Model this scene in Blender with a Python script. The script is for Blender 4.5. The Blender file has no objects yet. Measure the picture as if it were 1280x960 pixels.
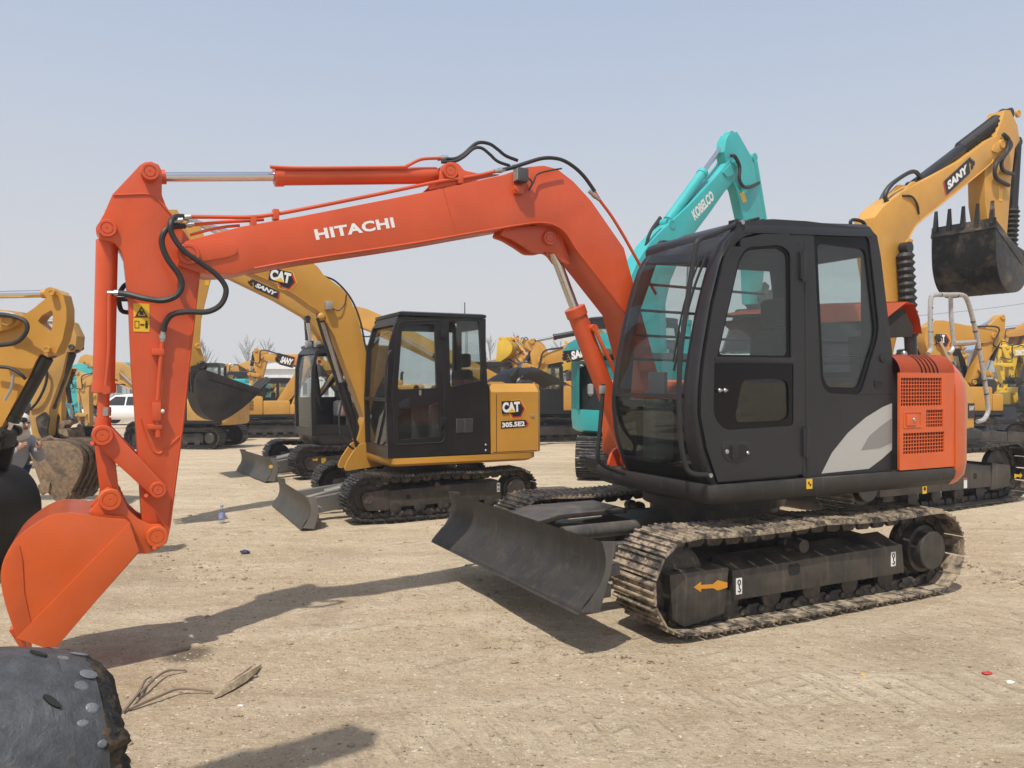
import bpy, bmesh, math, random
from mathutils import Vector, Matrix
R = math.radians
random.seed(7)
scene = bpy.context.scene
COL = scene.collection

# ------------------------------------------------------------------ camera, sky, sun, exposure
EYE = 1.60                       # eye height in metres
FPX = 1000.0                     # focal length in photograph pixels (1280 wide)
HOR = 475.0                      # row of the horizon
cam_d = bpy.data.cameras.new('camera'); cam = bpy.data.objects.new('camera', cam_d); COL.objects.link(cam)
cam_d.sensor_width = 36.0; cam_d.lens = 36.0*FPX/1280.0; cam_d.clip_start = 0.05; cam_d.clip_end = 3000
cam.location = (0, 0, EYE); cam.rotation_euler = (R(90)-math.atan((480-HOR)/FPX), 0, 0)
scene.camera = cam

SUN_TRAVEL = Vector((0.62, 1.50, -2.95)).normalized()
w = bpy.data.worlds.new('World'); scene.world = w; w.use_nodes = True
nt = w.node_tree; nt.nodes.clear()
sky = nt.nodes.new('ShaderNodeTexSky'); sky.sky_type = 'NISHITA'; sky.sun_disc = False
sky.sun_elevation = math.asin(-SUN_TRAVEL.z); sky.sun_rotation = math.atan2(-SUN_TRAVEL.x, -SUN_TRAVEL.y)
sky.air_density = 1.0; sky.dust_density = 4.0; sky.ozone_density = 1.6; sky.altitude = 0
# dusty haze: a pale veil over the physical sky, whitest at the horizon and bluer aloft, the same all round
tc = nt.nodes.new('ShaderNodeTexCoord'); sz = nt.nodes.new('ShaderNodeSeparateXYZ'); nt.links.new(tc.outputs['Generated'], sz.inputs[0])
el = nt.nodes.new('ShaderNodeMapRange'); el.interpolation_type = 'SMOOTHSTEP'; el.inputs[1].default_value = 0.02; el.inputs[2].default_value = 0.55; nt.links.new(sz.outputs['Z'], el.inputs[0])
vc = nt.nodes.new('ShaderNodeMix'); vc.data_type = 'RGBA'; vc.inputs[6].default_value = (7.10, 7.15, 7.28, 1); vc.inputs[7].default_value = (6.3, 7.5, 9.6, 1); nt.links.new(el.outputs[0], vc.inputs[0])
vf = nt.nodes.new('ShaderNodeMapRange'); vf.inputs[3].default_value = 1.0; vf.inputs[4].default_value = 0.64; nt.links.new(el.outputs[0], vf.inputs[0])
veil = nt.nodes.new('ShaderNodeMix'); veil.data_type = 'RGBA'; nt.links.new(vf.outputs[0], veil.inputs[0]); nt.links.new(vc.outputs[2], veil.inputs[7])
bg = nt.nodes.new('ShaderNodeBackground'); bg.inputs['Strength'].default_value = 0.092
out = nt.nodes.new('ShaderNodeOutputWorld')
nt.links.new(sky.outputs[0], veil.inputs[6]); nt.links.new(veil.outputs[2], bg.inputs[0]); nt.links.new(bg.outputs[0], out.inputs[0])
sun_d = bpy.data.lights.new('sun', 'SUN'); sun_d.energy = 4.3; sun_d.angle = R(0.9); sun_d.color = (1.0, 0.95, 0.87)
sun = bpy.data.objects.new('sun', sun_d); COL.objects.link(sun)
sun.rotation_euler = SUN_TRAVEL.to_track_quat('-Z', 'Y').to_euler(); sun.location = (-6, -14, 30)
scene.view_settings.view_transform = 'Standard'; scene.view_settings.look = 'None'
scene.view_settings.exposure = 0.03; scene.view_settings.gamma = 1.0; scene.view_settings.use_curve_mapping = False
scene.cycles.use_denoising = True
scene.cycles.max_bounces = 8; scene.cycles.transparent_max_bounces = 16

# ------------------------------------------------------------------ materials
def _mat(name):
    m = bpy.data.materials.new(name); m.use_nodes = True
    return m, m.node_tree, m.node_tree.nodes['Principled BSDF']
def _noise(nt, scale, detail=4, rough=0.6, vec=None, dist=0.0):
    n = nt.nodes.new('ShaderNodeTexNoise'); n.inputs['Scale'].default_value = scale
    n.inputs['Detail'].default_value = detail; n.inputs['Roughness'].default_value = rough; n.inputs['Distortion'].default_value = dist
    if vec is not None: nt.links.new(vec, n.inputs['Vector'])
    return n
def _ramp(nt, src, p0, p1, c0=(0,0,0,1), c1=(1,1,1,1)):
    r = nt.nodes.new('ShaderNodeValToRGB'); e = r.color_ramp.elements
    e[0].position = p0; e[1].position = p1; e[0].color = c0; e[1].color = c1
    nt.links.new(src, r.inputs[0]); return r
def _mix(nt, fac, a, b, blend='MIX'):
    m = nt.nodes.new('ShaderNodeMix'); m.data_type = 'RGBA'; m.blend_type = blend
    for sock, v in ((0, fac), (6, a), (7, b)):
        if hasattr(v, 'links') or hasattr(v, 'is_linked'): nt.links.new(v, m.inputs[sock])
        elif isinstance(v, (int, float)): m.inputs[sock].default_value = v
        else: m.inputs[sock].default_value = (*v, 1) if len(v) == 3 else v
    return m.outputs[2]
def _coords(nt, world=False):
    if world:
        return nt.nodes.new('ShaderNodeNewGeometry').outputs['Position']
    return nt.nodes.new('ShaderNodeTexCoord').outputs['Object']
def _scalev(nt, vec, s):
    m = nt.nodes.new('ShaderNodeMapping'); m.inputs['Scale'].default_value = s
    nt.links.new(vec, m.inputs['Vector']); return m.outputs[0]
def _bump(nt, bsdf, h, strength, dist):
    b = nt.nodes.new('ShaderNodeBump'); b.inputs['Strength'].default_value = strength; b.inputs['Distance'].default_value = dist
    nt.links.new(h, b.inputs['Height']); nt.links.new(b.outputs[0], bsdf.inputs['Normal']); return b
DUST = (0.33, 0.25, 0.165)
def paint(name, col, rough=0.42, dust=0.25, var=0.12, coat=0.15, metallic=0.0, streak=0.0, chip=0.0, orange_peel=0.03, dust_scale=3.0, streak_lo=0.56):
    """sprayed machine paint: faint tone changes, dust film in patches, run-down streaks, chips"""
    m, nt, b = _mat(name)
    v = _coords(nt)
    n1 = _noise(nt, 2.2, 5, 0.6, v)
    dark = tuple(c*(1-var) for c in col); lite = tuple(min(1, c*(1+var)) for c in col)
    c = _mix(nt, _ramp(nt, n1.outputs[0], 0.35, 0.65).outputs[0], dark, lite)
    n2 = _noise(nt, dust_scale, 8, 0.68, v, 0.4)
    geo = nt.nodes.new('ShaderNodeNewGeometry'); sx = nt.nodes.new('ShaderNodeSeparateXYZ'); nt.links.new(geo.outputs['Normal'], sx.inputs[0])
    up = nt.nodes.new('ShaderNodeMapRange'); up.inputs[1].default_value = -0.2; up.inputs[2].default_value = 1.0
    up.inputs[3].default_value = 0.35; up.inputs[4].default_value = 1.0; nt.links.new(sx.outputs['Z'], up.inputs[0])
    dm = nt.nodes.new('ShaderNodeMath'); dm.operation = 'MULTIPLY'
    nt.links.new(_ramp(nt, n2.outputs[0], 0.38, 0.78, (0,0,0,1), (dust,)*3+(1,)).outputs[0], dm.inputs[0]); nt.links.new(up.outputs[0], dm.inputs[1])
    c = _mix(nt, dm.outputs[0], c, DUST)
    if streak:
        n3 = _noise(nt, 1.0, 6, 0.7, _scalev(nt, v, (26, 26, 1.6)))
        c = _mix(nt, _ramp(nt, n3.outputs[0], streak_lo, streak_lo+0.2, (0,0,0,1), (streak,)*3+(1,)).outputs[0], c, (0.30, 0.25, 0.18))
    if chip:
        n4 = _noise(nt, 9.0, 9, 0.75, v, 0.6)
        c = _mix(nt, _ramp(nt, n4.outputs[0], 0.70-0.1*chip, 0.73-0.1*chip).outputs[0], c, (0.045, 0.035, 0.03))
    nt.links.new(c, b.inputs['Base Color'])
    rr = nt.nodes.new('ShaderNodeMapRange'); rr.inputs[3].default_value = rough-0.07; rr.inputs[4].default_value = min(1, rough+0.2)
    nt.links.new(n2.outputs[0], rr.inputs[0]); nt.links.new(rr.outputs[0], b.inputs['Roughness'])
    b.inputs['Metallic'].default_value = metallic
    b.inputs['Coat Weight'].default_value = coat; b.inputs['Coat Roughness'].default_value = 0.18
    n5 = _noise(nt, 55.0, 3, 0.5, v)
    n6 = _noise(nt, 5.0, 2, 0.5, v)
    ad = nt.nodes.new('ShaderNodeMath'); ad.operation = 'MULTIPLY_ADD'; ad.inputs[1].default_value = 0.15
    nt.links.new(n5.outputs[0], ad.inputs[0]); nt.links.new(n6.outputs[0], ad.inputs[2])
    _bump(nt, b, ad.outputs[0], 0.25, orange_peel*0.2)
    return m
def muddy(name, base, mud, lo, hi, rough=0.7, scale=7.0, metallic=0.3, bump=0.012):
    """worn steel with dried mud in patches"""
    m, nt, b = _mat(name)
    v = _coords(nt); oi = nt.nodes.new('ShaderNodeObjectInfo')
    mp = nt.nodes.new('ShaderNodeVectorMath'); mp.operation = 'ADD'
    sc = nt.nodes.new('ShaderNodeVectorMath'); sc.operation = 'SCALE'; sc.inputs['Scale'].default_value = 37.0
    cmb = nt.nodes.new('ShaderNodeCombineXYZ')
    for i in range(3): nt.links.new(oi.outputs['Random'], cmb.inputs[i])
    nt.links.new(cmb.outputs[0], sc.inputs[0]); nt.links.new(v, mp.inputs[0]); nt.links.new(sc.outputs[0], mp.inputs[1])
    n = _noise(nt, scale, 9, 0.7, mp.outputs[0], 0.3)
    f = _ramp(nt, n.outputs[0], lo, hi)
    n2 = _noise(nt, scale*4, 6, 0.7, mp.outputs[0])
    c1 = _mix(nt, _ramp(nt, n2.outputs[0], 0.3, 0.7).outputs[0], tuple(x*0.7 for x in base), tuple(x*1.35 for x in base))
    c2 = _mix(nt, _ramp(nt, n2.outputs[0], 0.3, 0.7).outputs[0], tuple(x*0.65 for x in mud), tuple(x*1.2 for x in mud))
    nt.links.new(_mix(nt, f.outputs[0], c1, c2), b.inputs['Base Color'])
    mr = nt.nodes.new('ShaderNodeMapRange'); mr.inputs[3].default_value = rough-0.2; mr.inputs[4].default_value = 0.95
    nt.links.new(f.outputs[0], mr.inputs[0]); nt.links.new(mr.outputs[0], b.inputs['Roughness'])
    mm = nt.nodes.new('ShaderNodeMapRange'); mm.inputs[3].default_value = metallic; mm.inputs[4].default_value = 0.0
    nt.links.new(f.outputs[0], mm.inputs[0]); nt.links.new(mm.outputs[0], b.inputs['Metallic'])
    ad = nt.nodes.new('ShaderNodeMath'); ad.operation = 'MULTIPLY_ADD'; ad.inputs[1].default_value = 0.35
    nt.links.new(n2.outputs[0], ad.inputs[0]); nt.links.new(n.outputs[0], ad.inputs[2])
    _bump(nt, b, ad.outputs[0], 0.8, bump)
    return m
def plain(name, col, rough=0.5, metallic=0.0, var=0.15, scale=12.0, coat=0.0, spec=0.5):
    m, nt, b = _mat(name)
    v = _coords(nt); n = _noise(nt, scale, 5, 0.6, v)
    nt.links.new(_mix(nt, n.outputs[0], tuple(c*(1-var) for c in col), tuple(min(1, c*(1+var)) for c in col)), b.inputs['Base Color'])
    b.inputs['Roughness'].default_value = rough; b.inputs['Metallic'].default_value = metallic
    b.inputs['Coat Weight'].default_value = coat; b.inputs['Specular IOR Level'].default_value = spec
    return m
def glassmat(name, tint=(0.72, 0.78, 0.76), refl=1.0, grime=0.12):
    """thin window pane: tinted see-through, mirror-like by angle, a film of dust"""
    m, nt, b = _mat(name); nt.nodes.remove(b)
    o = nt.nodes['Material Output']
    tr = nt.nodes.new('ShaderNodeBsdfTransparent'); tr.inputs[0].default_value = (*tint, 1)
    gl = nt.nodes.new('ShaderNodeBsdfGlossy'); gl.inputs['Roughness'].default_value = 0.02; gl.inputs[0].default_value = (0.95, 0.97, 1, 1)
    lw = nt.nodes.new('ShaderNodeLayerWeight'); lw.inputs[0].default_value = 0.5
    pw = nt.nodes.new('ShaderNodeMath'); pw.operation = 'POWER'; pw.inputs[1].default_value = 5.0; nt.links.new(lw.outputs['Facing'], pw.inputs[0])
    mu = nt.nodes.new('ShaderNodeMath'); mu.operation = 'MULTIPLY_ADD'; mu.inputs[1].default_value = 0.93*refl; mu.inputs[2].default_value = 0.04*refl; nt.links.new(pw.outputs[0], mu.inputs[0])
    m1 = nt.nodes.new('ShaderNodeMixShader'); nt.links.new(mu.outputs[0], m1.inputs[0]); nt.links.new(tr.outputs[0], m1.inputs[1]); nt.links.new(gl.outputs[0], m1.inputs[2])
    df = nt.nodes.new('ShaderNodeBsdfDiffuse'); df.inputs[0].default_value = (0.42, 0.38, 0.31, 1)
    n = _noise(nt, 4.0, 8, 0.7, _coords(nt), 0.5)
    rp = _ramp(nt, n.outputs[0], 0.35, 0.8, (grime*0.35,)*3+(1,), (grime,)*3+(1,))
    m2 = nt.nodes.new('ShaderNodeMixShader'); nt.links.new(rp.outputs[0], m2.inputs[0]); nt.links.new(m1.outputs[0], m2.inputs[1]); nt.links.new(df.outputs[0], m2.inputs[2])
    nt.links.new(m2.outputs[0], o.inputs[0])
    return m

M = {}
M['orange'] = paint('orange_paint', (0.585, 0.075, 0.014), 0.34, 0.16, 0.09, 0.3, streak=0.07, dust_scale=4.5)
M['orange2'] = paint('orange_body_paint', (0.62, 0.098, 0.014), 0.32, 0.13, 0.08, 0.3, streak=0.05, dust_scale=5)
M['orange_scuff'] = paint('scuffed_orange_paint', (0.60, 0.092, 0.014), 0.36, 0.3, 0.12, 0.15, chip=0.75, dust_scale=6)
M['catyellow'] = paint('deep_yellow_paint', (0.50, 0.245, 0.028), 0.42, 0.15, 0.06, 0.2)
M['sanyyellow'] = paint('amber_paint', (0.56, 0.285, 0.045), 0.42, 0.16, 0.08, 0.15)
M['brightyellow'] = paint('bright_yellow_paint', (0.68, 0.43, 0.03), 0.45, 0.15, 0.08, 0.1)
M['oldyellow'] = paint('faded_yellow_paint', (0.50, 0.28, 0.07), 0.55, 0.4, 0.15, 0.05, streak=0.3, chip=0.3)
M['teal'] = paint('teal_paint', (0.030, 0.40, 0.40), 0.38, 0.14, 0.06, 0.2)
M['cabblack'] = paint('charcoal_cab_plastic', (0.013, 0.014, 0.017), 0.40, 0.05, 0.15, 0.0, streak=0.03)
M['gloss_black'] = paint('satin_black_paint', (0.009, 0.009, 0.010), 0.34, 0.05, 0.15, 0.1)
M['black_glass'] = plain('black_gloss_panel', (0.004, 0.004, 0.005), 0.22, 0, 0.1, 8, 0.0, 0.22)
M['skirt'] = paint('black_skirt_plastic', (0.022, 0.022, 0.023), 0.5, 0.25, 0.2, 0.0, streak=0.15)
M['blackpaint'] = paint('worn_black_paint', (0.020, 0.020, 0.021), 0.45, 0.45, 0.25, 0.05, streak=0.30, chip=0.0)
M['framepaint'] = paint('track_frame_black_paint', (0.020, 0.020, 0.020), 0.40, 0.5, 0.25, 0.05, streak=0.22, dust_scale=4, streak_lo=0.54)
M['bladepaint'] = paint('blade_black_paint', (0.062, 0.061, 0.060), 0.34, 0.32, 0.2, 0.0, streak=0.32, dust_scale=5, streak_lo=0.52)
M['bladegrey'] = paint('painted_sheen_blade', (0.17, 0.165, 0.15), 0.34, 0.35, 0.2, 0.0, metallic=0.3, streak=0.35, dust_scale=5)  # base lightened to grey for the sun's sheen; dust and streaks lie on top
M['glass_smoke'] = glassmat('dark_door_glass', (0.34, 0.37, 0.36), 1.2, 0.02)
M['silver'] = plain('silver_decal', (0.48, 0.48, 0.47), 0.35, 0.35, 0.04)
M['silver2'] = plain('grey_decal', (0.27, 0.27, 0.265), 0.35, 0.35, 0.04)
M['chrome'] = plain('chrome_rod', (0.62, 0.62, 0.63), 0.16, 1.0, 0.04)
M['steel'] = plain('bright_steel', (0.45, 0.45, 0.45), 0.35, 0.9, 0.15)
M['galv'] = plain('zinc_fitting', (0.42, 0.42, 0.41), 0.4, 0.7, 0.2)
M['hose'] = plain('rubber_hose', (0.022, 0.022, 0.023), 0.55, 0.0, 0.3, 30)
M['rubber'] = plain('black_rubber', (0.014, 0.014, 0.014), 0.6)
M['dark'] = plain('dark_cavity', (0.012, 0.012, 0.012), 0.8)
M['mesh_dark'] = plain('engine_bay_grey', (0.05, 0.045, 0.04), 0.7)
M['foam'] = plain('sound_foam', (0.035, 0.03, 0.026), 0.95, 0, 0.5, 40)
M['seat'] = plain('seat_cloth', (0.025, 0.026, 0.028), 0.85, 0, 0.3, 40)
M['interior'] = plain('interior_grey_plastic', (0.06, 0.06, 0.063), 0.6)
M['pale_plastic'] = plain('pale_grey_plastic', (0.30, 0.30, 0.30), 0.5)
M['white'] = plain('white_vinyl', (0.78, 0.78, 0.76), 0.45, 0, 0.03)
M['red'] = plain('red_vinyl', (0.50, 0.03, 0.03), 0.45, 0, 0.05)
M['blackvinyl'] = plain('black_vinyl', (0.012, 0.012, 0.012), 0.4)
M['yellowvinyl'] = plain('yellow_vinyl', (0.75, 0.45, 0.02), 0.45, 0, 0.05)
M['orangevinyl'] = plain('amber_vinyl', (0.62, 0.26, 0.02), 0.5, 0, 0.15)
M['glass'] = glassmat('cab_glass', (0.86, 0.90, 0.89), 1.0, 0.035)
M['glass_dark'] = glassmat('smoked_cab_glass', (0.66, 0.72, 0.69), 1.3, 0.03)
M['shoe'] = muddy('muddy_track_steel', (0.060, 0.055, 0.050), (0.37, 0.29, 0.20), 0.40, 0.58, 0.6, 9, 0.4)
M['shoe_clean'] = muddy('dark_track_steel', (0.030, 0.029, 0.028), (0.22, 0.17, 0.12), 0.52, 0.72, 0.55, 9, 0.3)
M['link'] = muddy('track_chain_steel', (0.035, 0.032, 0.03), (0.20, 0.15, 0.10), 0.5, 0.7, 0.6, 8, 0.4)
M['roller'] = muddy('roller_steel', (0.045, 0.04, 0.037), (0.18, 0.13, 0.09), 0.5, 0.72, 0.6, 6, 0.3)
M['bucketblack'] = paint('bucket_black_paint', (0.014, 0.014, 0.014), 0.42, 0.22, 0.2, 0.05, streak=0.12)
M['bucketworn'] = muddy('worn_bucket_steel', (0.035, 0.034, 0.033), (0.26, 0.20, 0.135), 0.50, 0.75, 0.55, 3, 0.3)
M['bucketmud'] = muddy('mud_caked_bucket', (0.07, 0.055, 0.042), (0.27, 0.185, 0.115), 0.30, 0.52, 0.75, 6, 0.0, 0.03)
M['foreground_bucket'] = muddy('grey_worn_bucket_paint', (0.165, 0.172, 0.182), (0.27, 0.21, 0.14), 0.60, 0.72, 0.50, 5, 0.15, 0.02)
M['wrap'] = plain('silver_wrapping_film', (0.42, 0.40, 0.38), 0.38, 0.25, 0.5, 35)
M['carwhite'] = plain('white_car_paint', (0.80, 0.80, 0.80), 0.3, 0, 0.03, 4, 0.6)
M['cardark'] = plain('dark_car_paint', (0.04, 0.045, 0.05), 0.3, 0, 0.05, 4, 0.6)
M['bark'] = plain('winter_bark', (0.27, 0.24, 0.22), 0.9, 0, 0.3)
M['buildwhite'] = plain('white_sheet_cladding', (0.70, 0.71, 0.71), 0.6, 0, 0.05, 0.7)
M['buildgrey'] = plain('grey_render_wall', (0.33, 0.35, 0.37), 0.7, 0, 0.08, 0.7)
M['roofblue'] = plain('blue_sheet_roof', (0.25, 0.31, 0.38), 0.55, 0, 0.08, 0.6)
M['wood'] = muddy('weathered_wood', (0.26, 0.19, 0.12), (0.42, 0.33, 0.22), 0.4, 0.6, 0.9, 14, 0.0, 0.01)
M['twig'] = plain('dry_twig', (0.20, 0.155, 0.11), 0.9, 0, 0.3)
M['stone'] = plain('pale_pebble', (0.42, 0.36, 0.28), 0.9, 0, 0.35, 3)
M['clod'] = plain('dirt_clod', (0.29, 0.225, 0.15), 0.95, 0, 0.3, 20)
M['pole'] = plain('concrete_pole', (0.30, 0.29, 0.28), 0.9)

# ------------------------------------------------------------------ mesh helpers
class B:
    """collects shapes in one bmesh; make() links them as ONE mesh object"""
    def __init__(s): s.bm = bmesh.new()
    def _bev(s, edges, bev, seg=2):
        if bev > 0: bmesh.ops.bevel(s.bm, geom=edges, offset=bev, segments=seg, profile=0.6, affect='EDGES', clamp_overlap=True)
    def prism(s, pts, y0, y1, bev=0.0, holes=(), fn=None, bseg=2):
        """polygon in the x-z plane, extruded from y0 to y1 (holes cut through)"""
        bm = s.bm; n0 = set(bm.faces)
        loops = [pts]+list(holes); edges = []; 
        for lp in loops:
            vs = [bm.verts.new((p[0], y0, p[1])) for p in lp]
            edges += [bm.edges.new((vs[i], vs[(i+1) % len(vs)])) for i in range(len(vs))]
        if holes:
            r = bmesh.ops.triangle_fill(bm, use_beauty=True, use_dissolve=False, edges=edges)
            fs = [g for g in r['geom'] if isinstance(g, bmesh.types.BMFace)]
        else:
            fs = bmesh.ops.contextual_create(bm, geom=edges)['faces']
        r = bmesh.ops.extrude_face_region(bm, geom=fs)
        nv = [g for g in r['geom'] if isinstance(g, bmesh.types.BMVert)]
        for v in nv: v.co.y = y1
        allf = [f for f in bm.faces if f not in n0]
        bmesh.ops.recalc_face_normals(bm, faces=allf)
        if bev > 0:
            bm.normal_update()
            es = set()
            for f in allf:
                if abs(f.normal.y) > 0.9:
                    for e in f.edges:
                        if len(e.link_faces) == 2 and abs(e.link_faces[0].normal.dot(e.link_faces[1].normal)) < 0.5: es.add(e)
            s._bev(list(es), bev, bseg)
        return s
    def box(s, x0, x1, y0, y1, z0, z1, bev=0.0, rot=None, seg=2):
        bm = s.bm
        r = bmesh.ops.create_cube(bm, size=1.0)
        vs = r['verts']
        for v in vs:
            v.co = Vector(((x0+x1)/2+v.co.x*(x1-x0), (y0+y1)/2+v.co.y*(y1-y0), (z0+z1)/2+v.co.z*(z1-z0)))
        es = list({e for v in vs for e in v.link_edges})
        before = set(bm.verts)-set(vs)
        if bev: s._bev(es, bev, seg)
        if rot is not None:
            bmesh.ops.transform(bm, matrix=rot, verts=[v for v in bm.verts if v not in before])
        return s
    def ring(s, c, ax, r, seg):
        ax = Vector(ax).normalized(); a = ax.orthogonal().normalized(); b = ax.cross(a)
        return [s.bm.verts.new(Vector(c)+a*(r*math.cos(2*math.pi*i/seg))+b*(r*math.sin(2*math.pi*i/seg))) for i in range(seg)]
    def skin(s, rings, cap=True, closed=False):
        n = len(rings[0]); k = len(rings)
        for i in range(k-1 if not closed else k):
            A, C = rings[i], rings[(i+1) % k]
            for j in range(n): s.bm.faces.new((A[j], A[(j+1) % n], C[(j+1) % n], C[j]))
        if cap and not closed:
            s.bm.faces.new(list(reversed(rings[0]))); s.bm.faces.new(rings[-1])
        return s
    def cyl(s, p0, p1, r, seg=20, r1=None, prof=None):
        """cylinder or turned part from p0 to p1; prof = [(t, radius), ...]"""
        p0 = Vector(p0); p1 = Vector(p1); d = p1-p0
        prof = prof or [(0, r), (1, r if r1 is None else r1)]
        ax = d.normalized(); a = ax.orthogonal().normalized(); b = ax.cross(a)
        rings = []
        for t, rr in prof:
            c = p0+d*t
            rings.append([s.bm.verts.new(c+a*(rr*math.cos(2*math.pi*i/seg))+b*(rr*math.sin(2*math.pi*i/seg))) for i in range(seg)])
        return s.skin(rings)
    def tube(s, pts, r, seg=8, sub=6, smooth=True):
        P = [Vector(p) for p in pts]
        if smooth and len(P) > 2:
            Q = [P[0]*2-P[1]]+P+[P[-1]*2-P[-2]]; out = []
            for i in range(1, len(Q)-2):
                a, b, c, d = Q[i-1:i+3]
                for k in range(sub):
                    t = k/sub
                    out.append(0.5*((2*b)+(c-a)*t+(2*a-5*b+4*c-d)*t*t+(3*b-a-3*c+d)*t**3))
            out.append(P[-1]); P = out
        T = (P[1]-P[0]).normalized(); N = T.orthogonal().normalized(); rings = []
        for i, p in enumerate(P):
            t = (P[min(i+1, len(P)-1)]-P[max(i-1, 0)]).normalized()
            N = (N-t*N.dot(t)).normalized(); bb = t.cross(N)
            rr = r[i*len(r)//len(P)] if isinstance(r, (list, tuple)) else r
            rings.append([s.bm.verts.new(p+N*(rr*math.cos(2*math.pi*j/seg))+bb*(rr*math.sin(2*math.pi*j/seg))) for j in range(seg)])
        return s.skin(rings)
    def loft(s, rings, cap=True, closed=False):
        return s.skin([[s.bm.verts.new(p) for p in r] for r in rings], cap, closed)
    def sphere(s, c, r, u=14, v=10, sc=(1, 1, 1)):
        bmesh.ops.create_uvsphere(s.bm, u_segments=u, v_segments=v, radius=1, matrix=Matrix.Translation(c) @ Matrix.Diagonal((r*sc[0], r*sc[1], r*sc[2], 1)))
        return s
    def face(s, pts):
        s.bm.faces.new([s.bm.verts.new(p) for p in pts]); return s
    def sheet(s, rows, thick=None):
        """grid of points -> surface, solidified when thick is given"""
        V = [[s.bm.verts.new(p) for p in r] for r in rows]; fs = []
        for i in range(len(V)-1):
            for j in range(len(V[0])-1):
                fs.append(s.bm.faces.new((V[i][j], V[i][j+1], V[i+1][j+1], V[i+1][j])))
        if thick: bmesh.ops.solidify(s.bm, geom=fs, thickness=thick)
        return s
    def xform(s, mat):
        bmesh.ops.transform(s.bm, matrix=mat, verts=s.bm.verts); return s
    def mesh(s, name, sharp=32, recalc=True):
        bm = s.bm
        if recalc: bmesh.ops.recalc_face_normals(bm, faces=bm.faces)
        bm.normal_update(); lim = math.cos(R(sharp))
        for f in bm.faces: f.smooth = True
        for e in bm.edges:
            if len(e.link_faces) != 2 or e.link_faces[0].normal.dot(e.link_faces[1].normal) < lim: e.smooth = False
        me = bpy.data.meshes.new(name); bm.to_mesh(me); bm.free(); return me
    def make(s, name, mat, parent=None, sharp=32, recalc=True):
        me = s.mesh(name, sharp, recalc)
        me.materials.append(M[mat] if isinstance(mat, str) else mat)
        return link(name, me, parent)
def link(name, me, parent=None):
    o = bpy.data.objects.new(name, me); COL.objects.link(o)
    if parent is not None: o.parent = parent
    return o
def tag(o, label, cat, group=None, kind=None):
    o['label'] = label; o['category'] = cat
    if group: o['group'] = group
    if kind: o['kind'] = kind
    return o
def struct(o):
    o['kind'] = 'structure'; return o
def empty(name, loc, rz=0.0):
    o = bpy.data.objects.new(name, None); COL.objects.link(o); o.empty_display_size = 0.3
    o.location = loc; o.rotation_euler = (0, 0, rz); return o
def arc(cx, cz, r, a0, a1, n):
    return [(cx+r*math.cos(R(a0+(a1-a0)*i/n)), cz+r*math.sin(R(a0+(a1-a0)*i/n))) for i in range(n+1)]
def rrect(x0, x1, z0, z1, r, n=4):
    return arc(x1-r, z1-r, r, 0, 90, n)+arc(x0+r, z1-r, r, 90, 180, n)+arc(x0+r, z0+r, r, 180, 270, n)+arc(x1-r, z0+r, r, 270, 360, n)
def rounded(pts, r, n=4):
    """polygon with its corners rounded (r: one radius or one per corner)"""
    res = []; N = len(pts)
    for i in range(N):
        p = Vector(pts[i]); a = Vector(pts[i-1]); b = Vector(pts[(i+1) % N])
        rr = r[i] if isinstance(r, (list, tuple)) else r
        u = a-p; v = b-p; k = min(rr, 0.45*u.length, 0.45*v.length)
        if k < 1e-4: res.append((p.x, p.y)); continue
        A = p+u.normalized()*k; C = p+v.normalized()*k
        for j in range(n+1):
            t = j/n; q = A*(1-t)**2+p*(2*t*(1-t))+C*t*t; res.append((q.x, q.y))
    return res
def spline(pts, sub=5, closed=False):
    P = [Vector(p) for p in pts]; N = len(P); outp = []
    for i in range(N if closed else N-1):
        if closed: a, b, c, d = P[(i-1) % N], P[i], P[(i+1) % N], P[(i+2) % N]
        else: a, b, c, d = P[max(i-1, 0)], P[i], P[i+1], P[min(i+2, N-1)]
        for k in range(sub):
            t = k/sub; q = 0.5*((2*b)+(c-a)*t+(2*a-5*b+4*c-d)*t*t+(3*b-a-3*c+d)*t**3); outp.append(tuple(q))
    if not closed: outp.append(tuple(P[-1]))
    return outp

class Frame:
    """a machine's own axes: +x forward, +y to its left, +z up, seen from the photographer's spot.
    at(px, py, l) gives the machine point in the vertical plane l metres left of its centre line."""
    def __init__(s, cx, cy, head, z=0.0, house=0.0):
        s.c = Vector((cx, cy)); s.z = z; s.head = head
        a = R(head+house); s.F = Vector((math.cos(a), math.sin(a))); s.L = Vector((-math.sin(a), math.cos(a)))
    def at(s, px, py, l=0.0):
        a = (px-640)/FPX; b = s.c+s.L*l
        q = (a*b.y-b.x)/(s.F.x-a*s.F.y); p = b+s.F*q
        return (q, EYE-(py-HOR)*p.y/FPX-s.z)
    def many(s, pts, l=0.0): return [s.at(x, y, l) for x, y in pts]
    def p3(s, px, py, l=0.0):
        q = s.at(px, py, l); return (q[0], l, q[1])
def gp(px, py):
    y = FPX*EYE/(py-HOR); return Vector(((px-640)/FPX*y, y, 0))

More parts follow.
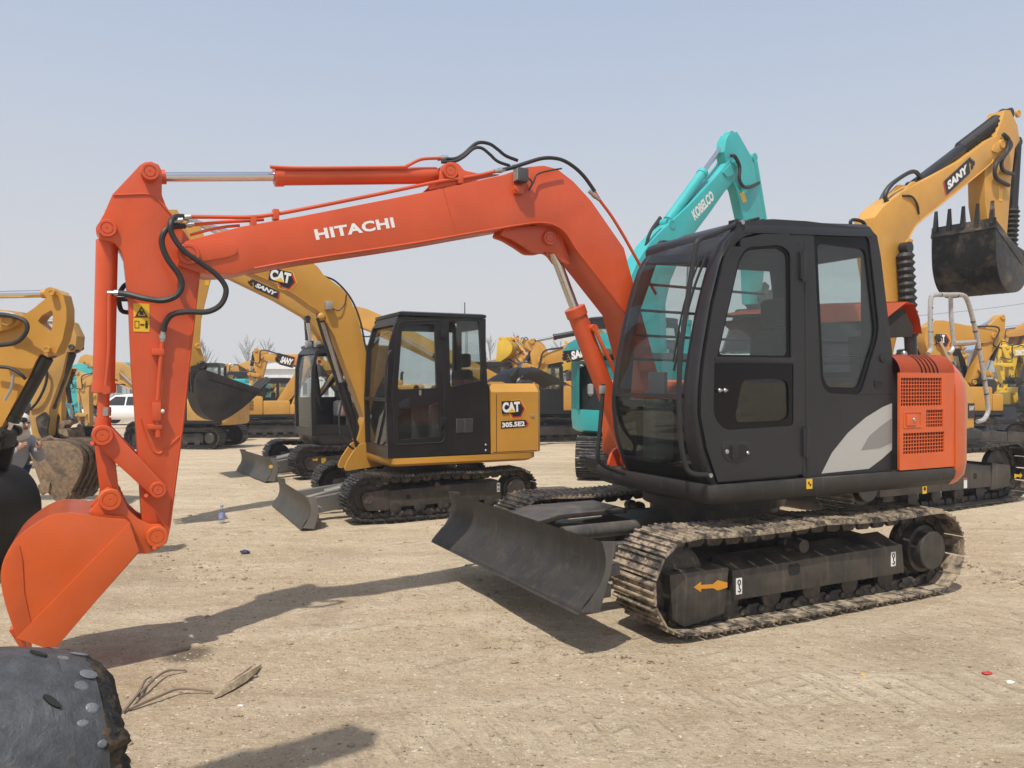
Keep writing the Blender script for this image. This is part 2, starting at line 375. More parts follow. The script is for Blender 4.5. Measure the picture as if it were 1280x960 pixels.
# ------------------------------------------------------------------ lettering and marks
_TXT = {}
def text_mesh(txt, bold=0.0, thick=0.0015, space=1.0, slant=0.0):
    cu = bpy.data.curves.new('lettering', 'FONT'); cu.body = txt; cu.offset = bold; cu.extrude = 0.0; cu.space_character = space; cu.shear = slant
    cu.resolution_u = 3; cu.fill_mode = 'FRONT'
    ob = bpy.data.objects.new('lettering', cu); COL.objects.link(ob)
    dg = bpy.context.evaluated_depsgraph_get()
    me = bpy.data.meshes.new_from_object(ob.evaluated_get(dg)); bpy.data.objects.remove(ob); bpy.data.curves.remove(cu)
    xs = [v.co.x for v in me.vertices]; ys = [v.co.y for v in me.vertices]
    x0, x1, y0, y1 = min(xs), max(xs), min(ys), max(ys)
    return me, x0, x1, y0, y1
def flat_to_side(o, origin, ux, uy, n):
    m = Matrix.Identity(4)
    for i in range(3): m[i][0] = ux[i]; m[i][1] = uy[i]; m[i][2] = n[i]; m[i][3] = origin[i]
    o.matrix_basis = m
def lettering(txt, parent, origin, ux, uy, width, height, mat, bold=0.02, name='lettering', slant=0.0, space=1.0):
    """flat letters whose lower left corner is at origin; ux reading direction, uy up, both unit"""
    me, x0, x1, y0, y1 = text_mesh(txt, bold, slant=slant, space=space)
    for v in me.vertices:
        v.co.x = (v.co.x-x0)/(x1-x0)*width; v.co.y = (v.co.y-y0)/(y1-y0)*height; v.co.z = 0
    me.materials.clear(); me.materials.append(M[mat]); me.name = name
    o = link(name, me, parent); ux = Vector(ux).normalized(); uy = Vector(uy); uy = (uy-ux*uy.dot(ux)).normalized()
    flat_to_side(o, Vector(origin), ux, uy, ux.cross(uy)); return o
def decal(pts, parent, origin, ux, uy, mat, name='decal', lift=0.0):
    b = B(); b.face([(p[0], p[1], lift) for p in pts])
    o = b.make(name, mat, parent); ux = Vector(ux).normalized(); uy = Vector(uy); uy = (uy-ux*uy.dot(ux)).normalized()
    n = ux.cross(uy)
    flat_to_side(o, Vector(origin), ux, uy, n)
    if o.data.polygons[0].normal.z < 0: o.data.flip_normals()
    return o
# ------------------------------------------------------------------ machine pieces shared by all excavators
def loop_path(parts, n=400):
    """closed polyline resampled evenly -> [(s, z, ts, tz)], total length"""
    P = [Vector(p) for p in parts]; L = [0]
    for i in range(len(P)): L.append(L[-1]+(P[(i+1) % len(P)]-P[i]).length)
    return P, L
def along(P, L, d):
    d %= L[-1]
    lo = 0
    while lo < len(P)-1 and L[lo+1] <= d: lo += 1
    a, b = P[lo], P[(lo+1) % len(P)]; t = (d-L[lo])/max(1e-9, L[lo+1]-L[lo])
    return a.lerp(b, t)
def track_loop(Lt, ht, sag=0.03, rise=0.0):
    """shoe mid-line: bottom run to the rear first is clockwise seen from the left; returned counter-clockwise in (s, z)"""
    r = ht/2-0.03; rb = r*0.98
    fs, rs = Lt/2-0.03-r, -(Lt/2-0.03-rb)
    fz, rz = 0.03+r+rise, 0.03+rb+rise*0.6
    pts = []
    pts += arc(fs, fz, r, -70, 90, 16)
    for i in range(1, 12):
        t = i/12; pts.append((fs+(rs-fs)*t, fz+r+(rz+rb-fz-r)*t-sag*math.sin(math.pi*min(1, t*2) if t < .5 else math.pi*(t-.5)*2)))
    pts += arc(rs, rz, rb, 90, 250, 16)
    pts += [(rs+0.22*rb, 0.03), (0, 0.03), (fs-0.22*r, 0.03)]
    return pts, (fs, fz, r), (rs, rz, rb)
def shoe_mesh(pitch, sw, g=0.024, flat=False):
    b = B(); hp = pitch/2
    b.box(-hp*0.90, hp*0.90, -sw/2, sw/2, -0.007, 0.006)
    # three grouser bars with sloping flanks, the leading one lower
    for cx, hh, wd in ((-hp*0.74, g, 0.011), (-hp*0.10, g*0.9, 0.009), (hp*0.52, g*0.9, 0.009)):
        b.prism([(cx-wd, 0.0055), (cx+wd, 0.0055), (cx+wd*0.55, hh), (cx-wd*0.55, hh)], -sw/2+0.004, sw/2-0.004)
    for bx in (-hp*0.42, hp*0.22):
        for by in (-0.075, 0.075): b.cyl((bx, by, 0.004), (bx, by, 0.014), 0.010, 6)
    return b.mesh('track_shoe')
def link_mesh(pitch):
    b = B(); hp = pitch/2
    for sgn in (-1, 1):
        y0, y1 = (0.05, 0.078) if sgn > 0 else (-0.078, -0.05)
        b.prism([(-hp*0.98, -0.012), (hp*0.9, -0.012), (hp*0.98, -0.05), (hp*0.62, -0.083), (-hp*0.55, -0.083), (-hp*0.98, -0.055)], y0, y1, 0.004)
        b.cyl((hp*0.72, y1 if sgn > 0 else y0, -0.045), (hp*0.72, (y1+0.012) if sgn > 0 else (y0-0.012), -0.045), 0.022, 10)
    b.cyl((-hp*0.72, -0.05, -0.045), (-hp*0.72, 0.05, -0.045), 0.024, 10)
    return b.mesh('track_link')
def undercarriage(root, Lt, W, sw, ht, shoes='objects', shoe_mat='shoe_clean', frame_mat='framepaint', rise=0.0, pitch=0.15, frame=None, sag=0.025, near=None, holes=True):
    """two crawler tracks with shoes, chain links, frames, idlers, sprockets and rollers"""
    info = {}
    for sd in (1, -1):
        yc = sd*(W/2-sw/2)
        pts, idl, spr = track_loop(Lt, ht, sag, rise); P, L = loop_path(pts)
        n = int(round(L[-1]/pitch)); pt = L[-1]/n
        def mats():
            for i in range(n):
                d = i*pt+pt*0.3; a = along(P, L, d-pt*0.45); c = along(P, L, d+pt*0.45); m = (a+c)/2
                t = (c-a).normalized(); nn = Vector((t.y, -t.x))
                yield Matrix(((-t.x, 0, nn.x, m.x), (0, 1, 0, yc), (-t.y, 0, nn.y, m.y), (0, 0, 0, 1)))
        # y axis: n x t must point to +y; mirrored otherwise
        if shoes == 'objects':
            sm = shoe_mesh(pt, sw); sm.materials.append(M[shoe_mat]); lm = link_mesh(pt); lm.materials.append(M['link'])
            ch = B()
            for i in range(0, len(P)): pass
            inner = [(p[0], p[1]) for p in pts]
            rows = []
            for k in range(60):
                q = along(P, L, k*L[-1]/60); q2 = along(P, L, k*L[-1]/60+0.02); t = (q2-q).normalized(); nn = Vector((t.y, -t.x))
                o = q-nn*0.05
                rows.append([(o.x, yc-0.045, o.y), (o.x, yc+0.045, o.y), (o.x+nn.x*0.025, yc+0.045, o.y+nn.y*0.025), (o.x+nn.x*0.025, yc-0.045, o.y+nn.y*0.025)])
            ch.loft(rows, closed=True)
            tr = ch.make('crawler_track', 'link', root)
            for m in mats():
                o = link('track_shoe', sm, tr); o.matrix_local = m
                o = link('track_link', lm, tr); o.matrix_local = m
        else:
            bm = B()
            for m in mats():
                hp = pt/2
                q = B(); q.box(-hp*0.94, hp*0.94, -sw/2, sw/2, -0.01, 0.012)
                q.box(-hp*0.85, -hp*0.55, -sw/2, sw/2, 0.010, 0.032); q.box(hp*0.0, hp*0.3, -sw/2, sw/2, 0.010, 0.03)
                q.box(-hp, hp, -0.07, 0.07, -0.075, -0.008)
                bmesh.ops.transform(q.bm, matrix=m, verts=q.bm.verts)
                tmp = bpy.data.meshes.new('t'); q.bm.to_mesh(tmp); q.bm.free(); bm.bm.from_mesh(tmp); bpy.data.meshes.remove(tmp)
            tr = bm.make('crawler_track', shoe_mat, root); tr['kind'] = 'stuff'
        # frame
        yo = sd*(W/2-0.10); yi = sd*(W/2-sw+0.06)
        fs, fz, r = idl; rs, rz, rb = spr
        fr = B()
        if frame is None:
            main = [(rs+rb*0.75, ht*0.30), (fs-r*1.0, ht*0.27), (fs-r*1.0, ht*0.62), (rs+rb*0.95, ht*0.70), (rs+rb*0.75, ht*0.62)]
            nose = [(fs-r*1.0, ht*0.22), (fs+r*0.05, ht*0.24), (fs+r*0.22, ht*0.40), (fs+r*0.15, ht*0.60), (fs-r*1.0, ht*0.66)]
        else: main, nose = frame
        fr.prism(main, min(yo, yi), max(yo, yi), 0.012)
        tf = fr.make('track_frame', frame_mat, root)
        ns = B(); ns.prism(nose, min(yo+sd*0.012, yi), max(yo+sd*0.012, yi), 0.014)
        no = ns.make('frame_nose', frame_mat, tf)
        if holes:
            hb = B(); hx = fs-r*1.0-0.25*(fs-rs)*0.5
            hb.prism([(x, z) for x, z in rrect(hx-0.03, hx+0.03, ht*0.42, ht*0.52, 0.02)], yo-0.002 if sd > 0 else yo-0.004, yo+0.004 if sd > 0 else yo+0.002)
            hb.make('frame_hole', 'dark', tf)
        # idler, sprocket, motor drum
        ib = B(); ib.cyl((fs, yc-0.06, fz), (fs, yc+0.06, fz), r-0.09, 28, prof=[(0, r*0.45), (0, r-0.12), (0.2, r-0.075), (0.8, r-0.075), (1, r-0.12), (1, r*0.45)])
        ib.cyl((fs, yc-0.11, fz), (fs, yc+0.11, fz), r*0.28, 16)
        ib.make('idler_wheel', 'roller', root)
        sb = B(); nt_ = 21; ro, ri = rb-0.055, rb-0.085; ring = []
        for k in range(nt_*4):
            a = 2*math.pi*k/(nt_*4); rr = (ro, ro, ri, ri)[k % 4]; ring.append((rs+rr*math.cos(a), rz+rr*math.sin(a)))
        sb.prism(ring, yc-0.025, yc+0.025)
        sp = sb.make('sprocket', 'link', root)
        db = B(); y0 = yc-sd*0.04; y1 = sd*(W/2-0.05)
        db.cyl((rs, y0, rz), (rs, y1, rz), 0.2, 28, prof=[(0, rb*0.78), (0.25, rb*0.78), (0.27, rb*0.62), (0.62, rb*0.60), (0.64, rb*0.50), (0.97, rb*0.49), (1.0, rb*0.46)])
        dr = db.make('drive_motor', 'framepaint', sp)
        bb = B()
        for k in range(12):
            a = 2*math.pi*k/12
            yb = y0+(y1-y0)*0.26
            bb.cyl((rs+rb*0.7*math.cos(a), yb, rz+rb*0.7*math.sin(a)), (rs+rb*0.7*math.cos(a), yb+sd*0.014, rz+rb*0.7*math.sin(a)), 0.013, 6)
        bb.make('bolt_ring', 'roller', sp)
        # rollers
        nr = 5
        for k in range(nr):
            x = rs+rb*0.95+(fs-r*0.9-rs-rb*0.95)*(k+0.35)/(nr-0.3)
            q = B(); hr = ht*0.125
            q.cyl((x, yc-0.095, 0.03+0.075+hr*0.6), (x, yc+0.095, 0.03+0.075+hr*0.6), hr, 18, prof=[(0, hr*0.7), (0.05, hr), (0.25, hr), (0.3, hr*0.75), (0.7, hr*0.75), (0.75, hr), (0.95, hr), (1, hr*0.7)])
            q.make('track_roller', 'roller', root)
        q = B(); x = (fs+rs)/2+0.05*(fs-rs); zc = fz+r-0.03-0.07-sag-ht*0.07
        q.cyl((x, yc-0.09, zc), (x, yc+0.12, zc), ht*0.07, 16, prof=[(0, ht*.06), (0.1, ht*.075), (0.35, ht*.075), (0.4, ht*.055), (0.75, ht*.055), (0.78, ht*.075), (1, ht*.07)])
        q.box(x-0.04, x+0.04, yc-0.08, yc+0.0, zc-ht*0.18, zc)
        q.make('carrier_roller', 'roller', root)
        info[sd] = dict(frame=tf, idl=idl, spr=spr, yo=yo, yc=yc, nose=no, nose_pts=nose, main=main)
    # car body between the tracks
    c = B(); zt = ht*0.62
    c.box(-Lt*0.24, Lt*0.24, -W*0.24, W*0.24, ht*0.40, ht*0.78, 0.03)
    for sx in (-1, 1):
        for sy in (-1, 1):
            a = (sx*Lt*0.16, sy*W*0.18); e = (sx*Lt*0.26, sy*(W/2-sw*0.8))
            c.loft([[(a[0]-0.12, a[1], ht*0.42), (a[0]+0.12, a[1], ht*0.42), (a[0]+0.12, a[1], ht*0.76), (a[0]-0.12, a[1], ht*0.76)],
                    [(e[0]-0.12, e[1], ht*0.34), (e[0]+0.12, e[1], ht*0.34), (e[0]+0.12, e[1], ht*0.60), (e[0]-0.12, e[1], ht*0.60)]])
    c.make('car_body', frame_mat, root)
    return info
def dozer_blade(root, s, W, z, h, arm_s, arm_z, mat='bladepaint', bulge=0.10, tilt=0.02):
    """curved blade across the front, end plates, two push arms and a lift cylinder; s = cutting edge position"""
    n = 13; prof = []
    for i in range(n):
        t = i/(n-1); prof.append((s-bulge*math.sin(math.pi*min(1, t*1.02))**0.9-tilt*t, z+h*t))
    b = B(); rows = []
    for x, zz in prof: rows.append([(x, -W/2, zz), (x, -W/6, zz), (x, W/6, zz), (x, W/2, zz)])
    b.sheet(rows, 0.02)
    bl = b.make('dozer_blade', mat, root)
    e = B(); k = 3
    rows = [[(x+0.009, y, zz-(0.02 if q == 0 else 0)) for y in (-W/2+0.003, 0, W/2-0.003)] for q, (x, zz) in enumerate(prof[:k+1])]
    e.sheet(rows, 0.012); e.make('cutting_edge', mat, bl)
    for sd in (-1, 1):
        p = B(); y = sd*(W/2-0.008)
        poly = [(x-0.004, zz) for x, zz in prof]+[(s-tilt-0.10, z+h-0.01), (s-bulge-0.12, z+h*0.5), (s-0.13, z-0.02)]
        p.prism(poly, y-0.011, y+0.011); p.make('end_plate', mat, bl)
    r = B(); r.box(s-bulge-tilt*0.6-0.14, s-bulge-tilt*0.6-0.03, -W/2+0.05, W/2-0.05, z+h*0.42, z+h*0.60, 0.01)
    r.box(s-bulge-tilt*0.3-0.12, s-bulge-tilt*0.3-0.03, -W/2+0.05, W/2-0.05, z+0.04, z+0.12, 0.01); r.make('rear_rib', mat, bl)
    for sd in (-1, 1):
        a = B(); y = sd*W*0.20
        xb = s-bulge-tilt*0.5-0.04
        a.loft([[(xb, y-0.05, z+0.04), (xb, y+0.05, z+0.04), (xb, y+0.05, z+0.22), (xb, y-0.05, z+0.22)],
                [(arm_s, y*0.75-0.06, arm_z-0.10), (arm_s, y*0.75+0.06, arm_z-0.10), (arm_s, y*0.75+0.06, arm_z+0.08), (arm_s, y*0.75-0.06, arm_z+0.08)]])
        a.make('blade_arm', mat, root)
    c = B(); c.cyl((s-bulge-tilt*0.5-0.08, 0, z+h*0.5), (arm_s-0.1, 0, arm_z+0.12), 0.055, 16, prof=[(0, .03), (.3, .03), (.3, .055), (1, .055)])
    c.make('blade_cylinder', mat, root)
    return bl
def boss(b, x, z, y0, y1, r, inner=True):
    """pin boss standing proud of a plate on both ends"""
    for ya, yb in ((y0, y0+(1 if y0 > y1 else -1)*0.0), ): pass
    b.cyl((x, y0, z), (x, y1, z), r, 24, prof=[(0, r*0.55), (0.0, r*0.86), (0.02, r), (0.98, r), (1, r*0.86), (1, r*0.55)])
def pin_caps(root_part, x, z, y, r, mat, name='pivot_pin', ring=True):
    """round pin ends with a machined groove on both sides of a joint"""
    for sd in (-1, 1):
        b = B(); b.cyl((x, sd*(y-0.01), z), (x, sd*(y+0.022), z), r, 24, prof=[(0, r), (0.85, r), (1, r*0.93), (1, r*0.66), (0.85, r*0.62), (0.85, r*0.56), (1, r*0.52), (1, r*0.08), (0.9, r*0.06)])
        b.make(name, mat, root_part)
def hyd(root, base, rod, rad, body, mat, y=0.0, rodmat='chrome', rrod=0.55, name='hydraulic_cylinder', eye=True, basecap=True):
    """barrel from the base pivot over the body fraction, chrome rod on to the rod pivot (points as (s, z))"""
    p0 = Vector((base[0], y, base[1])); p1 = Vector((rod[0], y, rod[1])); d = (p1-p0)
    b = B(); L = d.length; k = rad/L
    pr = [(0.01, rad*0.7), (k*0.9, rad), (body-0.10*k, rad), (body-0.10*k-0.012, rad*1.0)]
    pr = [(k*0.7, rad*0.6), (k*0.9, rad), (body-1.0*k, rad), (body-1.0*k, rad*1.12), (body-0.08*k, rad*1.12), (body, rad*0.95), (body, rad*0.6)]
    b.cyl(p0, p1, rad, 24, prof=pr)
    if eye: b.cyl((p0.x, y-rad*0.75, p0.z), (p0.x, y+rad*0.75, p0.z), rad*1.0, 20)
    o = b.make(name, mat, root)
    c = B(); e = 1-k*0.8; c.cyl(p0, p1, rad, 20, prof=[(body-0.02, rad*rrod), (e, rad*rrod)])
    c.make('piston_rod', rodmat, o)
    if eye:
        q = B(); q.cyl((p1.x, y-rad*0.8, p1.z), (p1.x, y+rad*0.8, p1.z), rad*0.95, 20)
        q.cyl(p0, p1, rad, 16, prof=[(1-k*1.6, rad*0.75), (1-k*0.2, rad*0.75)])
        q.make('rod_eye', mat, o)
    return o
def offset_outline(center, half):
    """closed outline round a centre line with half-thickness at each point"""
    P = [Vector(p) for p in center]; up = []; dn = []
    for i, p in enumerate(P):
        t = (P[min(i+1, len(P)-1)]-P[max(i-1, 0)]).normalized(); n = Vector((-t.y, t.x))
        up.append(tuple(p+n*half[i])); dn.append(tuple(p-n*half[i]))
    return up+dn[::-1]
def boom_outline(foot, knee, tip, h):
    c = spline([foot, tuple(Vector(foot).lerp(Vector(knee), 0.55)+ (Vector(knee)-Vector(foot)).normalized()*0.0), knee, tuple(Vector(knee).lerp(Vector(tip), 0.5)), tip], 6)
    n = len(c); half = []
    for i in range(n):
        t = i/(n-1); half.append(h*(0.42+0.58*math.sin(math.pi*min(1, max(0, (t*0.86+0.08))))**0.8) if t < 1 else h*0.4)
    return offset_outline(c, half)
def make_bucket(root, A, Bp, tip, width, mat, teeth=4, toothmat=None, side=None, name='bucket', earw=0.1, plates=0.0, depth=1.0, tooth_len=0.13):
    """A arm pin, Bp link pin, tip the tooth root line end; profile scaled from pin A to the lip"""
    A = Vector(A); T = Vector(tip); u = T-A; S = u.length; u.normalize()
    v = Vector((-u.y, u.x))
    if (Vector(Bp)-A).dot(v) < 0: v = -v
    W = lambda a, c: tuple(A+u*(a*S)+v*(c*S*depth))
    back = spline([W(0.13, 0.05), W(0.04, 0.34), W(0.10, 0.56), W(0.28, 0.72), W(0.50, 0.72), W(0.70, 0.56), W(0.87, 0.28), W(1.0, 0.0)], 4)
    return bucket_shell(root, back, A, Bp, width, mat, teeth, toothmat, name, earw, tooth_len)
def bucket_shell(root, back, A, Bp, width, mat, teeth=4, toothmat=None, name='bucket', earw=0.1, tooth_len=0.13, ear_pts=None, strips=0):
    A = Vector(A); Bp = Vector(Bp)
    b = B(); rows = []
    for x, z in back: rows.append([(x, -width/2+0.005, z), (x, -width/6, z), (x, width/6, z), (x, width/2-0.005, z)])
    b.sheet(rows, 0.02)
    bk = b.make(name, mat, root, sharp=40)
    for sd in (-1, 1):
        p = B(); y = sd*width/2
        p.prism(back, y-0.012, y+0.012, 0.004); pl = p.make('side_plate', mat, bk)
        # thicker strip along the mouth edge
        m0 = Vector(back[0]); m1 = Vector(back[-1]); d = (m1-m0).normalized(); n = Vector((-d.y, d.x))
        cen = Vector((sum(q[0] for q in back)/len(back), sum(q[1] for q in back)/len(back)))
        if (cen-m0).dot(n) < 0: n = -n
        q = B(); wd = (m1-m0).length*0.13
        q.prism([tuple(m0+d*0.02), tuple(m1-d*0.01), tuple(m1-d*0.04+n*wd*0.75), tuple(m0+d*0.10+n*wd)], y+sd*0.008, y+sd*0.022, 0.003); q.make('side_cutter', mat, bk)
    # lip and teeth
    m1 = Vector(back[-1]); m2 = Vector(back[-3]); d = (m1-m2).normalized(); n = Vector((-d.y, d.x))
    lip = B(); lip.prism([tuple(m1-d*0.10+n*0.014), tuple(m1+d*0.05+n*0.004), tuple(m1+d*0.05-n*0.004), tuple(m1-d*0.10-n*0.018)], -width/2-0.012, width/2+0.012); lip.make('lip_plate', mat, bk)
    for k in range(teeth):
        y = -width/2+0.05+(width-0.10)*k/(teeth-1); q = B(); w = 0.036
        a = m1-d*0.03; e = m1+d*tooth_len
        q.loft([[(*(a+n*0.035),), ] for _ in ()] or [[(a.x+n.x*0.03, y-w, a.y+n.y*0.03), (a.x+n.x*0.03, y+w, a.y+n.y*0.03), (a.x-n.x*0.03, y+w, a.y-n.y*0.03), (a.x-n.x*0.03, y-w, a.y-n.y*0.03)],
                [(e.x+n.x*0.006, y-w*0.65, e.y+n.y*0.006), (e.x+n.x*0.006, y+w*0.65, e.y+n.y*0.006), (e.x-n.x*0.006, y+w*0.65, e.y-n.y*0.006), (e.x-n.x*0.006, y-w*0.65, e.y-n.y*0.006)]])
        q.make('tooth', toothmat or mat, bk)
    # ears
    dAB = (Bp-A); mid = (A+Bp)/2
    for sd in (-1, 1):
        q = B(); y = sd*earw
        if ear_pts is None:
            c0 = Vector(back[0]); c1 = Vector(back[5]); c2 = Vector(back[8] if len(back) > 8 else back[-2])
            dd = dAB.normalized(); o = Vector((dd.y, -dd.x))
            if (c1-A).dot(o) > 0: o = -o
            r = 0.075*max(0.6, dAB.length/0.3)
            poly = [tuple(c0+ (cen-c0)*0.05), tuple(A-dd*r*0.8+o*r*0.3), tuple(A+o*r), tuple(mid+o*r*0.45), tuple(Bp+o*r), tuple(Bp+dd*r*0.8+o*r*0.3), tuple(c2+(cen-c2)*0.04), tuple(c1+(cen-c1)*0.04)]
        else: poly = ear_pts
        q.prism(poly, y-0.016, y+0.016, 0.004); q.make('ear', mat, bk)
    pin_caps(bk, A.x, A.y, earw+0.016, 0.055*max(0.6, dAB.length/0.3), mat); pin_caps(bk, Bp.x, Bp.y, earw+0.016, 0.05*max(0.6, dAB.length/0.3), mat)
    return bk
def bucket_links(root, armpt, mid, Bp, yw, mat, r=0.05):
    """pair of guide links from the arm to the rod end, and the link down to the bucket"""
    for sd in (-1, 1):
        q = B(); y = sd*yw; a = Vector(armpt); m = Vector(mid); d = (m-a).normalized(); n = Vector((-d.y, d.x))
        poly = [tuple(a+n*r), tuple(a-d*r*0.9+n*r*0.4), tuple(a-d*r*0.9-n*r*0.4), tuple(a-n*r), tuple(m-n*r*1.1), tuple(m+d*r-n*r*0.45), tuple(m+d*r+n*r*0.45), tuple(m+n*r*1.1)]
        q.prism(poly, y-0.017, y+0.017, 0.005); q.make('guide_link', mat, root)
    q = B(); m = Vector(mid); e = Vector(Bp); d = (e-m).normalized(); n = Vector((-d.y, d.x)); r2 = r*0.9
    q.prism([tuple(m+n*r2), tuple(m-d*r2*0.8), tuple(m-n*r2), tuple(e-n*r2), tuple(e+d*r2*0.8), tuple(e+n*r2)], -yw*0.72, yw*0.72, 0.01)
    lk = q.make('bucket_link', mat, root)
    pin_caps(root, mid[0], mid[1], yw+0.018, r*0.95, mat); pin_caps(root, armpt[0], armpt[1], yw+0.018, r*0.85, mat)
    return lk
def side_text(txt, part, fr_at, p0, p1, height, y, mat, bold=0.02, slant=0.0, side=1, name='lettering', lift=0.0, space=1.0):
    """letters on the left (side=1) or right (side=-1) face, running from p0 to p1 = (s, z) of the base line"""
    a = Vector((p0[0], y, p0[1])); e = Vector((p1[0], y, p1[1])); ux = e-a; wd = ux.length; ux.normalize()
    n = Vector((0, side, 0)); uy = n.cross(ux)
    return lettering(txt, part, a+n*lift, ux, uy, wd, height, mat, bold, name, slant, space)
def side_poly(pts, part, y, mat, side=1, name='decal', th=0.0015):
    b = B(); b.prism(pts, y, y+side*th); return b.make(name, mat, part)
# ------------------------------------------------------------------ the orange excavator in front
def lerp_table(tab, z):
    if z <= tab[0][0]: return tab[0][1]
    for (a, x), (b, y) in zip(tab, tab[1:]):
        if z <= b: return x+(y-x)*(z-a)/(b-a)
    return tab[-1][1]
def orange_excavator():
    H = Frame(1.62, 6.45, 206.8)
    root = empty('orange_excavator', (1.62, 6.45, 0), R(206.8))
    tag(root, 'big orange crawler excavator with black cab and lowered blade nearest the camera', 'excavator')
    # ---- undercarriage
    W = 2.32
    main = H.many([(914, 713), (1127, 680), (1130, 716), (917, 751)], 1.05)
    nose = rounded(H.many([(837, 719), (912, 709), (906, 768), (856, 785), (841, 776)], 1.07), 0.02, 3)
    info = undercarriage(root, 2.96, W, 0.45, 0.66, 'objects', 'shoe', frame=(main, nose), pitch=0.154, sag=0.02, rise=0.0, holes=False)
    tf = info[1]['frame']
    # top plate of the frame sloping in to the chain, pockets, stickers
    q = B(); q.loft([[(0.74, 1.045, 0.365), (0.74, 0.86, 0.43), (0.74, 0.80, 0.30), (0.74, 1.0, 0.25)], [(-0.86, 1.045, 0.385), (-0.86, 0.86, 0.45), (-0.86, 0.80, 0.30), (-0.86, 1.0, 0.25)]]); q.make('frame_top', 'framepaint', tf)
    for (x0, x1, y0, y1) in ((986, 1000, 704, 720),):
        a = H.at(x0, y1, 1.06); c = H.at(x1, y0, 1.06)
        q = B(); q.prism(rrect(c[0], a[0], a[1], c[1], 0.02), 1.0585, 1.0625); q.make('frame_pocket', 'dark', tf)
    def sticker(part, px, py, w, h, l, mat, glyph=None, name='sticker'):
        c = H.at(px, py, l)
        q = B(); q.prism(rrect(c[0]-w/2, c[0]+w/2, c[1]-h/2, c[1]+h/2, 0.004), l, l+0.002); o = q.make(name, mat, part)
        return c
    for px, py in ((924, 733), (1117, 699)):
        c = sticker(tf, px, py, 0.05, 0.105, 1.0605, 'white')
        q = B(); y = 1.0635
        q.tube([(c[0]+0.012*math.cos(a), y, c[1]+0.026+0.014*math.sin(a)) for a in [k*2*math.pi/10 for k in range(11)]], 0.0035, 5, 2)
        q.tube([(c[0], y, c[1]+0.012), (c[0], y, c[1]-0.012), (c[0]-0.012, y, c[1]-0.024), (c[0]-0.004, y, c[1]-0.036), (c[0]+0.010, y, c[1]-0.030)], 0.004, 5, 4)
        q.make('hook_mark', 'blackvinyl', tf)
    ar = H.many([(869, 735), (878, 728), (878, 732), (893, 731), (899, 726), (911, 729), (911, 735), (899, 739), (893, 736), (878, 737), (878, 741)], 1.085)
    side_poly(ar, info[1]['nose'], 1.0735, 'orangevinyl', name='arrow_mark')
    # ---- blade
    dozer_blade(root, 1.97, 2.32, 0.285, 0.385, 0.75, 0.36, bulge=0.085, tilt=0.145)
    cp = B(); cp.prism([(1.70, 0.53), (1.35, 0.60), (0.75, 0.60), (0.75, 0.565), (1.35, 0.56), (1.70, 0.50)], -0.62, -0.12, 0.008); cp.make('blade_arm_cover', 'blackpaint', root)
    # ---- swing ring and deck
    q = B(); q.cyl((0.0, 0, 0.50), (0.0, 0, 0.80), 0.55, 40, prof=[(0, .50), (.45, .50), (.45, .56), (.7, .56), (.7, .48), (1, .48)]); q.make('swing_ring', 'framepaint', root)
    def deck_ring(z, inset):
        o = [(0.92, 1.02), (0.80, 1.055), (-1.50, 1.055), (-1.52, 0.0), (-1.50, -1.055), (0.45, -1.055), (0.62, -0.95), (0.62, -0.42), (0.88, -0.36), (0.90, 0.02)]
        r = []
        cx, cy = -0.3, 0.0
        for s_, l_ in o: r.append((s_-inset*(1 if s_ > cx else -1), l_-inset*(1 if l_ > cy else -1), z))
        return r
    q = B(); q.loft([deck_ring(0.785, 0.07), deck_ring(0.80, 0.035), deck_ring(0.84, 0.008), deck_ring(0.90, 0.0), deck_ring(0.922, 0.004)])
    dk = q.make('deck_skirt', 'skirt', root, sharp=50)
    c = H.at(1012, 605, 1.056); q = B(); q.prism(rrect(c[0]-0.027, c[0]+0.027, c[1]-0.034, c[1]+0.034, 0.004), 1.054, 1.0572); st = q.make('sticker', 'yellowvinyl', dk)
    q = B(); 
    for k in range(2):
        a0 = 90*(2*k); q.prism([(c[0], c[1])]+arc(c[0], c[1], 0.017, a0, a0+90, 4), 1.0573, 1.0585)
    q.make('target_mark', 'blackvinyl', dk)
    # ---- cab
    F = [(0.92, 0.875), (1.0, 0.925), (1.06, 0.955), (1.21, 1.005), (1.43, 1.03), (1.60, 1.015), (1.77, 0.985), (2.0, 0.935), (2.14, 0.895), (2.30, 0.845), (2.45, 0.785), (2.55, 0.71), (2.64, 0.60)]
    D = [(0.92, 0.84), (1.16, 0.94), (1.375, 0.99), (1.55, 0.985), (1.743, 0.96), (2.09, 0.887), (2.396, 0.794), (2.517, 0.715), (2.60, 0.66)]
    f = lambda z: lerp_table(F, z); d = lambda z: lerp_table(D, z)
    cab = B(); rings = []
    zs = [0.92+i*(2.66-0.92)/22 for i in range(23)]
    for z in zs:
        a, e = f(z), d(z)
        rings.append([(a-0.012, 0.875, z), (a+0.004, 0.90, z), (a-0.002, 0.94, z), ((a+e)/2+0.012, 0.985, z), (e+0.01, 1.004, z), (e-0.02, 0.985, z), (e-0.05, 0.94, z), (a-0.07, 0.885, z)])
    cab.loft(rings); 
    co = cab.make('cab', 'cabblack', root, sharp=50)
    rp = B(); rings = []
    for z in zs:
        a = f(z); rings.append([(a-0.01, 0.125, z), (a+0.004, 0.10, z), (a-0.004, 0.07, z), (a-0.05, 0.055, z), (a-0.09, 0.06, z), (a-0.07, 0.125, z)])
    rp.loft(rings); rp.make('front_pillar', 'cabblack', co, sharp=50)
